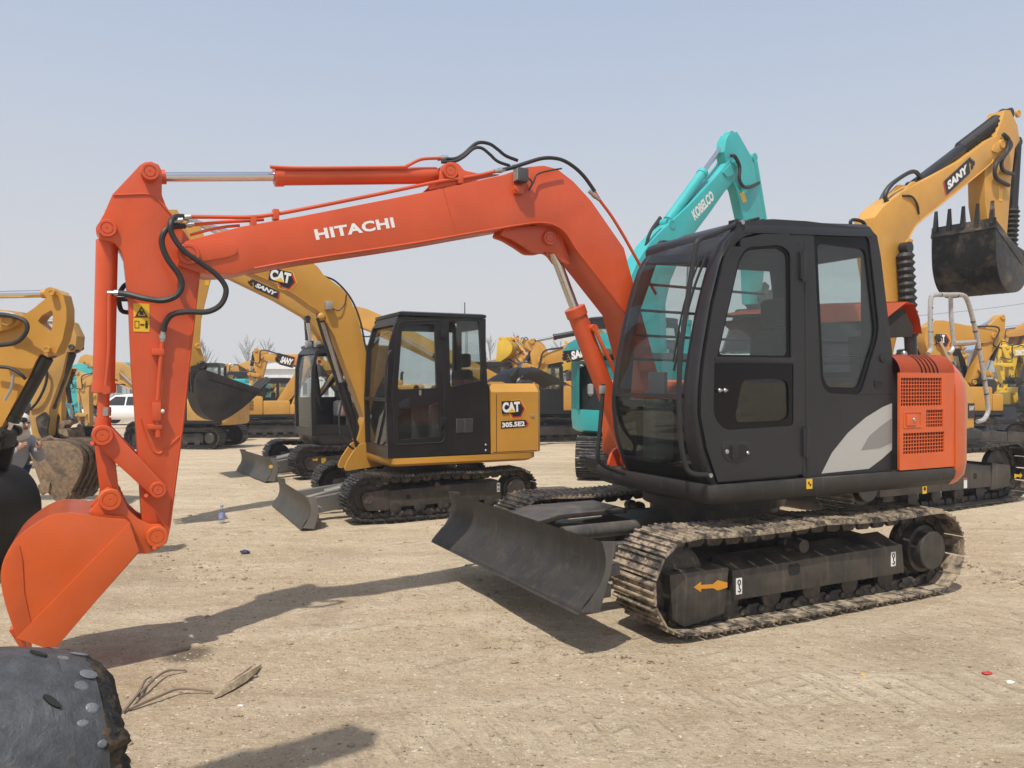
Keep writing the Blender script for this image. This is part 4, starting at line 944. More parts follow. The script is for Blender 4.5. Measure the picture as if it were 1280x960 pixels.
    # pipe on the bucket cylinder
    q = B(); e = [H.p3(137, 368, lb+0.085), H.p3(136.5, 400, lb+0.085), H.p3(136, 440, lb+0.085), H.p3(132, 486, lb+0.085)]; q.tube(e, 0.010, 8); c = H.p3(131.5, 487, lb+0.03); q.cyl((c[0], lb+0.03, c[2]), (c[0], lb+0.095, c[2]), 0.026, 14); q.make('cylinder_pipe', 'orange', root)
    # bucket
    wB = 0.54; yb = lb+wB/2
    K = lambda px, py: H.at(px, py, yb)
    back = spline([K(*p) for p in [(172, 692), (162, 653), (140, 648), (119, 645.5), (94, 641), (66, 643), (41, 656), (16, 678), (2, 706), (1, 732), (8, 762), (22, 798)]], 3)
    Bp = H.at(137.5, 624, lb+0.14); Ap = H.at(195.5, 670, lb+0.14)
    bk = B(); rows = [[(x, lb-wB/2, z), (x, lb-wB/6, z), (x, lb+wB/6, z), (x, lb+wB/2, z)] for x, z in back]; bk.sheet(rows, 0.016); bu = bk.make('bucket', 'orange2', root, sharp=40)
    side = [K(*p) for p in [(172, 692)]]+back[1:]+[K(66, 812)]
    cut = [K(*p) for p in [(173.5, 688), (66, 813), (20, 797), (161, 653)]]
    wear = [K(*p) for p in [(16, 678), (24, 682), (28, 700), (30, 740), (39, 782), (26, 796), (20, 797), (8, 762), (1, 732), (2, 706)]]
    for sd in (-1, 1):
        y = lb+sd*wB/2
        q = B(); q.prism(side, y-0.009, y+0.009, 0.003); q.make('side_plate', 'orange2', bu)
        q = B(); q.prism(cut, y+sd*0.006, y+sd*0.020, 0.003); q.make('side_cutter', 'orange2', bu)
        q = B(); q.prism(wear, y+sd*0.006, y+sd*0.015, 0.003); q.make('wear_plate', 'orange_scuff', bu)
        q = B(); e = [H.at(*p, lb+sd*0.135) for p in ()]
    ears = [H.at(*p, lb+0.135) for p in [(104, 648), (112, 638), (122, 628), (125, 615), (134, 609), (146, 612), (153, 622), (160, 637), (172, 648), (186, 655), (200, 655), (209, 664), (208, 678), (196, 687), (180, 692), (160, 690), (120, 665)]]
    for sd in (-1, 1):
        q = B(); q.prism(ears, lb+sd*0.125, lb+sd*0.155, 0.005); q.make('ear', 'orange2', bu)
    for c, r in ((Bp, 0.060), (Ap, 0.060)):
        for sd in (-1, 1):
            b = B(); b.cyl((c[0], lb+sd*0.14, c[1]), (c[0], lb+sd*0.185, c[1]), r, 28, prof=[(0, r), (0.85, r), (1, r*0.93), (1, r*0.68), (0.93, r*0.65), (0.93, r*0.58), (1, r*0.55), (1, r*0.10), (0.95, r*0.07)])
            b.make('pivot_pin', 'orange2', bu)
    lipv = Vector(back[-1])-Vector(back[-3]); lipv.normalize(); ln = Vector((-lipv.y, lipv.x)); m1 = Vector(back[-1])
    for k in range(4):
        y = lb-wB/2+0.06+(wB-0.12)*k/3; a = m1-lipv*0.05; e = m1+lipv*0.12; q = B(); w_ = 0.038
        q.loft([[(a.x+ln.x*0.03, y-w_, a.y+ln.y*0.03), (a.x+ln.x*0.03, y+w_, a.y+ln.y*0.03), (a.x-ln.x*0.03, y+w_, a.y-ln.y*0.03), (a.x-ln.x*0.03, y-w_, a.y-ln.y*0.03)], [(e.x+ln.x*0.008, y-w_*0.6, e.y+ln.y*0.008), (e.x+ln.x*0.008, y+w_*0.6, e.y+ln.y*0.008), (e.x-ln.x*0.008, y+w_*0.6, e.y-ln.y*0.008), (e.x-ln.x*0.008, y-w_*0.6, e.y-ln.y*0.008)]]); q.make('tooth', 'orange_scuff', bu)
    # links
    al_ = H.at(197, 612, lb+0.15)
    for sd in (-1, 1):
        q = B(); y = lb+sd*0.135; a = Vector(al_); m = Vector(mid); dd = (m-a).normalized(); n = Vector((-dd.y, dd.x)); r = 0.052
        q.prism([tuple(a+n*r*.9), tuple(a-dd*r*0.8+n*r*0.5), tuple(a-dd*r*0.8-n*r*0.5), tuple(a-n*r*.9), tuple(m-n*r*1.15), tuple(m+dd*r*.9-n*r*0.6), tuple(m+dd*r*.9+n*r*0.6), tuple(m+n*r*1.15)], y-0.018, y+0.018, 0.006); q.make('guide_link', 'orange', root)
    q = B(); m = Vector(mid); e = Vector(Bp); dd = (e-m).normalized(); n = Vector((-dd.y, dd.x)); r = 0.048
    q.prism([tuple(m+n*r), tuple(m-dd*r*0.8), tuple(m-n*r), tuple(e-n*r), tuple(e+dd*r*0.8), tuple(e+n*r)], lb-0.09, lb+0.09, 0.01); q.make('bucket_link', 'orange', root)
    r = 0.056
    for sd in (-1, 1):
        b = B(); b.cyl((mid[0], lb+sd*0.13, mid[1]), (mid[0], lb+sd*0.185, mid[1]), r, 28, prof=[(0, r), (0.85, r), (1, r*0.93), (1, r*0.68), (0.93, r*0.65), (0.93, r*0.58), (1, r*0.55), (1, r*0.10), (0.95, r*0.07)])
        b.make('pivot_pin', 'orange', root)
    # grease plugs on pins
    q = B()
    for px, py in ((118, 556), (185, 621), (195, 686)):
        c = H.at(px, py, lb+0.17); q.cyl((c[0], lb+0.15, c[1]), (c[0]+0.012, lb+0.19, c[1]+0.010), 0.011, 8)
    q.make('pin_keeper', 'orange', root)
    # pipes and hoses
    def hose(pts, l, r, mat='hose', name='hose', ls=None, parent=root):
        q = B(); q.tube([H.p3(px, py, l if ls is None else ls[i]) for i, (px, py) in enumerate(pts)], r, 8, 5); return q.make(name, mat, parent)
    hose([(231, 271), (275, 271.5), (312, 271.6), (344, 268), (400, 257.5), (480, 241.5), (545, 228), (574, 223.5), (600, 219), (624, 213.5)], lb+0.13, 0.012, 'orange', 'pipe', parent=bo)
    hose([(237, 281.5), (275, 278), (309, 276), (330, 274.5)], lb+0.10, 0.011, 'orange', 'pipe', parent=bo)
    hose([(238, 294), (260, 288), (280, 284), (300, 282)], lb+0.10, 0.009, 'orange', 'pipe', parent=bo)
    hose([(338, 209), (380, 210.5), (498, 209.5), (508, 208), (520, 202), (530, 199), (551, 198)], lb+0.06, 0.011, 'orange', 'pipe')
    for x in (317, 345, 575):
        q = B(); c = H.p3(x, 274 if x < 330 else (266 if x < 400 else 222), lb+0.13); q.box(c[0]-0.018, c[0]+0.018, lb+0.09, lb+0.15, c[2]-0.045, c[2]+0.02, 0.004); q.make('pipe_clamp', 'orange', bo)
    hose([(552, 198.5), (568, 199), (580, 193), (596, 179.5), (611, 180), (622, 187), (632, 195), (647, 201)], lb+0.05, 0.0125)
    hose([(552, 203), (568, 202), (580, 196), (592, 186), (602, 185.5), (612, 193), (622, 202), (637, 207.5)], lb+0.09, 0.0115)
    hose([(624, 213.5), (640, 210), (658, 204), (680, 198), (700, 199.5), (716, 208), (730, 221), (743, 239)], lb+0.135, 0.014)
    hose([(743, 239), (750, 251), (764, 270), (780, 296), (800, 332), (820, 368)], lb+0.135, 0.012, 'orange', 'pipe', parent=bo)
    for (x, y, l) in ((624, 213.5, 0.135), (642, 209, 0.05), (553, 198, 0.05), (742, 238, 0.135), (232, 272, 0.13), (236, 281, 0.12), (222, 276, 0.16)):
        q = B(); c = Vector(H.p3(x-6, y+1, lb+l)); e = Vector(H.p3(x+7, y-1.2 if x < 700 else y+12, lb+l)); q.cyl(c, e, 0.0165, 8, prof=[(0, .015), (.4, .015), (.4, .019), (.7, .019), (.7, .014), (1, .014)]); q.make('hose_fitting', 'galv', root)
    Z = lambda L: [(x/3.2, y/3.2+160) for x, y in L]
    hA = Z([(740, 392), (700, 395), (662, 412), (648, 460), (672, 525), (715, 585), (728, 630), (705, 672), (650, 690), (580, 682), (510, 665), (450, 660)])
    hose(hA, 0, 0.0165, ls=[lb+0.12, lb+0.16]+[lb+0.20]*6+[lb+0.18, lb+0.16, lb+0.12, lb+0.07])
    hB = Z([(735, 355), (700, 358), (683, 385), (692, 430), (735, 490), (805, 540), (870, 590), (905, 645), (885, 705), (830, 735), (750, 735), (690, 746), (662, 780), (653, 815)])
    hose(hB, 0, 0.0165, ls=[lb+0.13, lb+0.17]+[lb+0.215]*8+[lb+0.19, lb+0.16, lb+0.14, lb+0.135])
    c = Vector(H.p3(204, 413, lb+0.135)); e = Vector(H.p3(203, 427, lb+0.135)); q = B(); q.cyl(c, e, 0.017, 8, prof=[(0, .014), (.4, .014), (.4, .020), (.75, .020), (.75, .015), (1, .015)]); q.make('hose_fitting', 'galv', root)
    c = Vector(H.p3(135, 366, lb+0.075)); e = Vector(H.p3(156, 366.5, lb+0.10)); q = B(); q.cyl(c, e, 0.017, 8, prof=[(0, .012), (.4, .012), (.4, .019), (.65, .019), (.65, .014), (1, .014)]); q.make('hose_fitting', 'galv', root)
    hose([(150, 366), (156, 357), (166, 352)], lb-0.12, 0.014); hose([(148, 372), (152, 388), (164, 391)], lb-0.10, 0.014); hose([(146, 374), (162, 374)], lb-0.02, 0.014)
    hose([(203, 427), (201, 450), (198, 490), (197, 500)], lb+0.135, 0.013, 'orange', 'pipe', parent=am)
    c = H.p3(195.5, 514, lb+0.13); q = B(); q.box(c[0]-0.024, c[0]+0.024, lb+0.105, lb+0.16, c[2]-0.055, c[2]+0.05, 0.006); q.box(c[0]-0.03, c[0]+0.05, lb+0.105, lb+0.15, c[2]-0.105, c[2]-0.075, 0.006); e = H.p3(198, 546, lb+0.13); q.cyl((c[0], lb+0.13, c[2]-0.05), (e[0], lb+0.13, e[2]), 0.019, 10); c2 = H.p3(198, 440, lb+0.12); q.box(c2[0]-0.03, c2[0]+0.035, lb+0.105, lb+0.15, c2[2]-0.02, c2[2]+0.018, 0.005); q.make('shut_off_valve', 'orange', am)
    q = B(); e = H.p3(203, 514, lb+0.15); q.sphere((e[0], lb+0.15, e[2]), 0.012); q.make('valve_knob', 'white', am)
    # work light on the boom with its wire
    c = H.p3(651, 219, yn+0.05); q = B(); q.box(c[0]-0.045, c[0]+0.035, yn+0.005, yn+0.085, c[2]-0.05, c[2]+0.045, 0.008); wl_ = q.make('work_light', 'interior', bo)
    q = B(); q.box(c[0]+0.036, c[0]+0.042, yn+0.012, yn+0.078, c[2]-0.042, c[2]+0.038); q.make('lamp_glass', 'galv', bo)
    c = H.p3(646, 237, yn+0.02); q = B(); q.box(c[0]-0.05, c[0]+0.02, yn+0.0, yn+0.03, c[2]-0.03, c[2]+0.03, 0.005); q.cyl((c[0], yn, c[2]), (c[0], yn+0.045, c[2]), 0.022, 12); q.make('lamp_bracket', 'orange', bo)
    hose([(659, 222), (665, 228), (661, 238), (667, 228), (672, 218), (690, 213), (702, 211)], yn+0.03, 0.006, name='lamp_wire')
    return root, H
# ------------------------------------------------------------------ excavators behind
def V2(p): return Vector((p[0], p[1]))
def seg_quad(b, pts, y0, y1, bev=0.0): b.prism(pts, y0, y1, bev)
def cab_generic(root, prof, nfront, l0, l1, mat, win_left, bar=None, seat=True, open_left=False, roof_h=0.06, glass='glass', roofmat=None, back_win=True, seat_s=None):
    """prof: side outline, its first nfront points run up the front edge from sill to roof; win_left: window openings on the left side"""
    b = B(); t = 0.045
    zmax = max(p[1] for p in prof); zmin = min(p[1] for p in prof); smin = min(p[0] for p in prof)
    b.prism(prof, l1-t, l1, 0.0, win_left)
    cab = b.make('cab', mat, root)
    if not open_left:
        for w_ in win_left:
            q = B(); q.prism(w_, l1-0.028, l1-0.022); q.make('side_pane', glass, cab)
    q = B(); fr = prof[:nfront]
    hole = [(x-0.07, z) for x, z in fr if z > zmin+0.5*(zmax-zmin)*0.7]
    zt = zmax-0.14; zl = zmin+(zmax-zmin)*0.42
    rear = smin+0.12
    q.prism(prof, l0, l0+t, 0.0, [[(lerp_table(sorted((z, x) for x, z in fr), zl)-0.08, zl), (lerp_table(sorted((z, x) for x, z in fr), zt)-0.10, zt), (rear, zt), (rear, zl)]])
    q.make('right_wall', mat, cab)
    q = B(); q.prism([(lerp_table(sorted((z, x) for x, z in fr), zl)-0.07, zl), (lerp_table(sorted((z, x) for x, z in fr), zt)-0.09, zt), (rear, zt), (rear, zl)], l0+0.02, l0+0.026); q.make('right_pane', glass, cab)
    # windscreen between the walls
    q = B(); rows = [[(x-0.03, l0+t*0.5, z), (x-0.022, (l0+l1)/2, z), (x-0.03, l1-t*0.5, z)] for x, z in fr]
    q.sheet(rows, 0.006); q.make('windscreen', glass, cab, sharp=60)
    for za, zb in ((zmin, zmin+0.12), (zmax-0.12, zmax)):
        fx = sorted((z, x) for x, z in fr); q = B()
        q.loft([[(lerp_table(fx, z)+dx, y, z) for z, dx in ((za, -0.05), (za, -0.004), (zb, -0.004), (zb, -0.05))] for y in (l0+t, l1-t)])
        q.make('windscreen_frame', mat, cab)
    if bar:
        q = B(); q.loft([[(lerp_table(fx, z)+dx, y, z) for z, dx in ((bar-0.02, -0.04), (bar-0.02, 0.0), (bar+0.02, 0.0), (bar+0.02, -0.04))] for y in (l0+t, l1-t)])
        q.make('windscreen_bar', mat, cab)
    # roof
    top = [p for p in prof if p[1] > zmax-0.10]; x0 = min(p[0] for p in top); x1 = max(p[0] for p in top)
    ring = lambda z, e: [(x1-e, l0+e, z), (x1-e, l1-e, z), (x0+e, l1-e, z), (x0+e, l0+e, z)]
    q = B(); q.loft([ring(zmax-0.03, 0.03), ring(zmax-0.015, -0.012), ring(zmax+roof_h*0.5, -0.012), ring(zmax+roof_h*0.85, 0.03), ring(zmax+roof_h, 0.10)]); q.make('roof', roofmat or mat, cab, sharp=60)
    # rear wall
    q = B(); zw = zmin+(zmax-zmin)*0.5; q.box(smin+0.02, smin+0.06, l0+t, l1-t, zmin, zw); q.box(smin+0.04, smin+0.08, l0+t, l0+t+0.08, zw, zmax-0.1); q.box(smin+0.04, smin+0.08, l1-t-0.08, l1-t, zw, zmax-0.1); q.box(smin+0.04, smin+0.08, l0+t, l1-t, zmax-0.14, zmax-0.02); q.make('rear_wall', mat, cab)
    q = B(); q.box(smin+0.055, smin+0.06, l0+t+0.08, l1-t-0.08, zw, zmax-0.14); q.make('rear_pane', glass, cab)
    q = B(); q.box(smin+0.06, max(p[0] for p in prof)-0.1, l0+t, l1-t, zmin, zmin+0.04); q.make('cab_floor', 'interior', cab)
    if seat:
        hh = (zmax-zmin); sx = seat_s if seat_s is not None else smin+0.42; yc = (l0+l1)/2; w2 = (l1-l0)*0.24
        q = B(); q.box(sx-0.05, sx+0.42, yc-w2, yc+w2, zmin+hh*0.22, zmin+hh*0.30, 0.04); q.box(sx-0.05, sx+0.30, yc-w2*.8, yc+w2*.8, zmin+0.04, zmin+hh*0.22, 0.02); se = q.make('seat', 'seat', cab)
        q = B(); q.box(sx-0.10, sx+0.03, yc-w2, yc+w2, zmin+hh*0.28, zmin+hh*0.62, 0.05); q.make('seat_back', 'seat', se)
        q = B(); q.box(sx-0.11, sx-0.02, yc-w2*.6, yc+w2*.6, zmin+hh*0.635, zmin+hh*0.74, 0.04); q.make('headrest', 'seat', se)
        for sd in (-1, 1):
            y = yc+sd*(l1-l0)*0.34; q = B(); q.box(sx-0.05, sx+0.5, y-0.06, y+0.06, zmin+0.1, zmin+hh*0.36, 0.02); q.tube([(sx+0.42, y, zmin+hh*0.36), (sx+0.45, y, zmin+hh*0.46)], 0.018, 8); q.sphere((sx+0.45, y, zmin+hh*0.48), 0.035); q.make('console', 'interior', cab)
    return cab
def boom_from(root, foot, knee, tip, hh, yw, mat, lb=0.0, hk=(0.55, 0.95, 1.0, 0.85, 0.45), name='boom'):
    f, k, t = V2(foot), V2(knee), V2(tip)
    a = f.lerp(k, 0.55); c = k.lerp(t, 0.40)
    cen = spline([tuple(f), tuple(a), tuple(k), tuple(c), tuple(t)], 5)
    half = []
    for i in range(len(cen)):
        u = i/(len(cen)-1)*4; j = min(3, int(u)); half.append(hh*(hk[j]+(hk[j+1]-hk[j])*(u-j)))
    out_ = offset_outline(cen, half)
    # rounded ends
    def cap(p, q, r): 
        d = (V2(p)-V2(q)).normalized(); n = Vector((-d.y, d.x)); return [tuple(V2(p)+n*r*math.cos(R(x))+d*r*math.sin(R(x))) for x in (30, 60, 90, 120, 150)]
    m = len(cen); up, dn = out_[:m], out_[m:]
    pts = up+cap(cen[-1], cen[-2], half[-1])[::1]+dn+cap(cen[0], cen[1], half[0])
    # cap order: make sure they run from the upper to the lower side
    c1 = cap(cen[-1], cen[-2], half[-1]); c0 = cap(cen[0], cen[1], half[0])
    if (V2(c1[0])-V2(up[-1])).length > (V2(c1[-1])-V2(up[-1])).length: c1 = c1[::-1]
    if (V2(c0[0])-V2(dn[-1])).length > (V2(c0[-1])-V2(dn[-1])).length: c0 = c0[::-1]
    b = B(); b.prism(up+c1+dn+c0, lb-yw, lb+yw, 0.012); o = b.make(name, mat, root, sharp=25)
    q = B()
    for sd in (-1, 1): q.tube([(x, lb+sd*(yw+0.001), z) for x, z in dn[1:-1:3]], 0.008, 5, 2)
    q.make('flange_weld', mat, o)
    return o, cen, half
def pins(part, c, lb, y, r, mat):
    for sd in (-1, 1):
        b = B(); b.cyl((c[0], lb+sd*(y-0.01), c[1]), (c[0], lb+sd*(y+0.028), c[1]), r, 20, prof=[(0, r), (.85, r), (1, r*.9), (1, r*.6), (.9, r*.55), (.9, r*.1)])
        o = b.make('pivot_pin', mat, part)
    return o
def front_end(root, k, foot, knee, tip, armtop, armend, btip, mat, bmat, lb=0.0, bh=0.33, bw=0.19, cylmat=None, bucket_w=1.0, blink=None, acyl=True, rodmat='chrome', teeth=5, barrel=None, bdepth=1.0, bcyl=True, hoses=True, hk=(0.55, 0.95, 1.0, 0.85, 0.45), twin=True, armw=1.0, bucketcylmat=None):
    """boom, arm, bucket, cylinders and linkage from their joints in the machine plane (metres)"""
    cm = cylmat or mat
    bo, cen, half = boom_from(root, foot, knee, tip, bh*k, bw*k, mat, lb, hk)
    P, K, T, E = V2(tip), V2(knee), V2(armtop), V2(armend)
    u = (E-P).normalized(); n = Vector((-u.y, u.x))
    if (K-P).dot(n) > 0: n = -n
    g = k*armw
    arm = [tuple(T-n*0.10*g), tuple(P-n*0.20*g-u*0.25*g), tuple(P-n*0.22*g+u*0.10*g), tuple(P-n*0.17*g+u*0.45*g), tuple(E-n*0.10*g-u*0.2*g), tuple(E-n*0.09*g+u*0.06*g), tuple(E+u*0.12*g), tuple(E+n*0.09*g+u*0.06*g), tuple(E+n*0.12*g-u*0.4*g),
           tuple(P.lerp(E, 0.35)+n*0.20*g), tuple(P+n*0.30*g+u*0.02*g), tuple(P+n*0.36*g-u*0.12*g), tuple(P+n*0.30*g-u*0.24*g), tuple(T+n*0.12*g), tuple(T-u*0.11*g)]
    b = B(); b.prism(rounded(arm, 0.06*g, 3), lb-bw*0.78*k, lb+bw*0.78*k, 0.01); am = b.make('arm', mat, root, sharp=25)
    pins(bo, tip, lb, bw*k+0.005, 0.085*k, mat); pins(am, armtop, lb, bw*0.8*k, 0.07*k, mat); pins(am, armend, lb, bw*0.8*k+0.03, 0.07*k, mat)
    # boom cylinders (one each side)
    j = int(len(cen)*0.46); cp = V2(cen[j]); dn_ = (V2(cen[j+1])-V2(cen[j-1])).normalized(); nn = Vector((-dn_.y, dn_.x))
    base = V2(foot)+Vector((0.55*k, -0.25*k))
    if (base-cp).dot(nn) > 0: pass
    ends = (-1, 1) if twin else (0,)
    for sd in ends: hyd(root, tuple(base), tuple(cp), 0.075*k, 0.62, cm, lb+sd*(bw*k+0.09*k), rodmat, 0.55, name='boom_cylinder')
    # arm cylinder on top of the boom
    if acyl:
        j = int(len(cen)*0.55); d = (V2(cen[j+1])-V2(cen[j-1])).normalized(); nn = Vector((-d.y, d.x))
        if (T-V2(cen[j])).dot(nn) < 0: nn = -nn
        ac = V2(cen[j])+nn*(half[j]+0.10*k)
        lug = [tuple(V2(cen[j])+nn*half[j]*0.7-d*0.25*k), tuple(ac-d*0.08*k+nn*0.03*k), tuple(ac+nn*0.09*k), tuple(ac+d*0.09*k), tuple(V2(cen[j])+nn*half[j]*0.7+d*0.28*k)]
        for sd in (-1, 1):
            q = B(); q.prism(lug, lb+sd*0.09*k, lb+sd*0.13*k); q.make('cylinder_lug', mat, bo)
        hyd(root, tuple(ac), tuple(T), 0.078*k, 0.60 if barrel is None else barrel, cm, lb, rodmat, 0.55, name='arm_cylinder')
        if hoses:
            q = B()
            for sd in (-1, 1): q.tube([(ac.x-d.x*0.9*k+nn.x*-0.0, lb+sd*0.08*k, ac.y-d.y*0.9*k-0.02*k), (ac.x-d.x*0.5*k+nn.x*0.22*k, lb+sd*0.09*k, ac.y-d.y*0.5*k+nn.y*0.22*k), (ac.x+nn.x*0.22*k, lb+sd*0.08*k, ac.y+nn.y*0.22*k), (ac.x+d.x*0.35*k+nn.x*0.1*k, lb+sd*0.05*k, ac.y+d.y*0.35*k+nn.y*0.1*k)], 0.022*k, 6, 4)
            q.make('boom_hose', 'hose', root)
            q = B()
            for sd in (-1, 1): q.tube([(x+nx*0.0, lb+sd*bw*0.7*k, z) for (x, z), nx in zip([tuple(V2(cen[i])+nn*(half[i]+0.02*k)) for i in range(j-2, len(cen)-2, 2)], [0]*99)], 0.014*k, 6, 3)
            q.make('pipe', mat, bo)
    # bucket linkage
    A = E; t = V2(btip)-A; v = Vector((-t.y, t.x)).normalized()
    M_ = E-u*0.42*k+n*0.40*k; al = E-u*0.40*k+n*0.02*k
    if blink is not None: Bq = V2(blink)
    else:
        if v.dot(n) < -0.2 or (abs(v.dot(n)) <= 0.2 and v.dot(-u) < 0): v = -v
        Bq = A+v*0.36*k-t.normalized()*0.02*k
    bucket_links(root, tuple(al), tuple(M_), tuple(Bq), bw*0.95*k, mat if bmat != 'bucketmud' else bmat, 0.07*k)
    make_bucket(root, tuple(A), tuple(Bq), tuple(btip), bucket_w*k, bmat, teeth, None, earw=bw*0.9*k, depth=bdepth, tooth_len=0.16*k)
    lugp = P+n*0.33*k*armw-u*0.12*k*armw
    if bcyl: hyd(root, tuple(lugp), tuple(M_), 0.068*k, 0.62, bucketcylmat or cm, lb, rodmat, 0.55, name='bucket_cylinder')
    if hoses:
        q = B()
        for sd in (-1, 1):
            a = V2(cen[-4])+Vector((0, half[-4])); m1 = P-u*0.25*k+n*0.02*k; m2 = P+u*0.25*k+n*0.05*k; e = P+u*0.20*k+n*0.42*k
            q.tube([(a.x, lb+sd*bw*1.0*k, a.y), (m1.x, lb+sd*bw*1.25*k, m1.y), (m2.x, lb+sd*bw*1.25*k, m2.y), (e.x, lb+sd*bw*0.7*k, e.y)], 0.024*k, 6, 5)
        q.make('arm_hose', 'hose', root)
    return bo, am, cen, half
def house_generic(root, k, paint_mat, rot=0.0, hw=1.25, front=1.05, rear=-2.35, z0=0.98, hood=2.05, cab=True, cabmat='gloss_black', zcab=2.85, cabf=1.15, cabr=-0.55, cabw=1.0, skirtmat=None, lower='gloss_black', box_right=True, open_left=False, tall_rear=None):
    """deck, counterweight, side panels and cab of a generic machine, turned by rot about the swing axis"""
    Rm = Matrix.Rotation(rot, 4, 'Z'); S = lambda v: v*k
    parts = []
    def fin(o): o.data.transform(Rm) if rot else None; parts.append(o); return o
    q = B(); q.cyl((0, 0, S(z0)-S(0.30)), (0, 0, S(z0)), S(0.7), 32); q.make('swing_ring', 'framepaint', root)
    q = B(); q.loft([[(S(x)*e, S(y)*e2, S(z)) for x, y in ((front, hw), (front, -hw), (rear+0.35, -hw), (rear+0.35, hw))] for z, e, e2 in ((z0, 0.97, 0.96), (z0+0.05, 1, 1), (z0+0.16, 1, 1))]); fin(q.make('deck', skirtmat or lower, root))
    zr = tall_rear or hood
    out_ = [(rear+0.62, hw*1.0), (rear+0.45, hw*0.99), (rear+0.28, hw*0.93), (rear+0.12, hw*0.72), (rear+0.03, hw*0.4), (rear, 0.0)]; out_ = out_+[(x, -y) for x, y in reversed(out_[:-1])]
    ring = lambda z, e: [(S(x)+(S(e) if x < rear+0.6 else 0), S(y)*(1-e*0.8), S(z)) for x, y in out_]
    q = B(); q.loft([ring(z0-0.02, 0.06), ring(z0+0.06, 0.0), ring(zr-0.25, 0.0), ring(zr-0.10, 0.03), ring(zr-0.02, 0.10), ring(zr, 0.18)]); fin(q.make('counterweight', paint_mat, root, sharp=40))
    q = B(); q.box(S(rear+0.62), S(cabr-0.02), S(-hw), S(hw), S(z0+0.16), S(hood-0.04), S(0.05)); eh = fin(q.make('engine_house', paint_mat, root))
    q = B()
    for kx in range(7): 
        z = z0+0.38+kx*0.07; q.box(S(rear+0.80), S(rear+1.35), S(hw), S(hw+0.006), S(z), S(z+0.035)); q.box(S(rear+0.80), S(rear+1.35), S(-hw-0.006), S(-hw), S(z), S(z+0.035))
    fin(q.make('louvre', 'dark', eh))
    q = B(); q.box(S(rear+0.9), S(rear+1.5), S(-0.6), S(0.6), S(hood-0.05), S(hood+0.16), S(0.05)); fin(q.make('hood', paint_mat, root))
    q = B(); q.tube([(S(rear+0.95), S(-0.75), S(hood)), (S(rear+0.95), S(-0.75), S(hood+0.42)), (S(rear+0.88), S(-0.75), S(hood+0.50))], S(0.06), 10); fin(q.make('exhaust', 'roller', root))
    if box_right:
        q = B(); q.box(S(cabr), S(front-0.35), S(-hw), S(-0.38), S(z0+0.16), S(hood-0.25), S(0.05)); q.box(S(front-0.35), S(front-0.02), S(-hw), S(-0.45), S(z0+0.16), S(z0+0.62), S(0.04)); fin(q.make('tank_box', paint_mat, root))
    if cab:
        zc0, zc1 = z0+0.16, zcab; l1 = hw-0.02; l0 = l1-cabw
        H_ = zc1-zc0
        prof = [(cabf-0.06, zc0), (cabf, zc0+H_*0.25), (cabf-0.02, zc0+H_*0.5), (cabf-0.14, zc0+H_*0.82), (cabf-0.30, zc1)]+[(cabr+0.08, zc1), (cabr, zc1-0.12), (cabr, zc0)]
        mid = cabr+0.48*(cabf-cabr)
        w1 = [(mid+0.08, zc0+H_*0.42), (cabf-0.15, zc0+H_*0.42), (cabf-0.16, zc0+H_*0.55), (cabf-0.27, zc0+H_*0.82), (cabf-0.36, zc1-0.12), (mid+0.08, zc1-0.12)]
        w2 = [(cabr+0.10, zc0+H_*0.46), (mid-0.06, zc0+H_*0.46), (mid-0.06, zc1-0.12), (cabr+0.12, zc1-0.12)]
        w3 = [(mid+0.10, zc0+H_*0.10), (cabf-0.16, zc0+H_*0.10), (cabf-0.13, zc0+H_*0.36), (mid+0.10, zc0+H_*0.36)]
        c = cab_generic(root, [(S(x), S(z)) for x, z in prof], 5, S(l0), S(l1), cabmat, [[(S(x), S(z)) for x, z in w_] for w_ in (w1, w2, w3)], bar=S(zc0+H_*0.45), open_left=open_left)
        if rot:
            for o in [c]+list(c.children)+[g for ch in c.children for g in ch.children]: o.data.transform(Rm)
    return parts
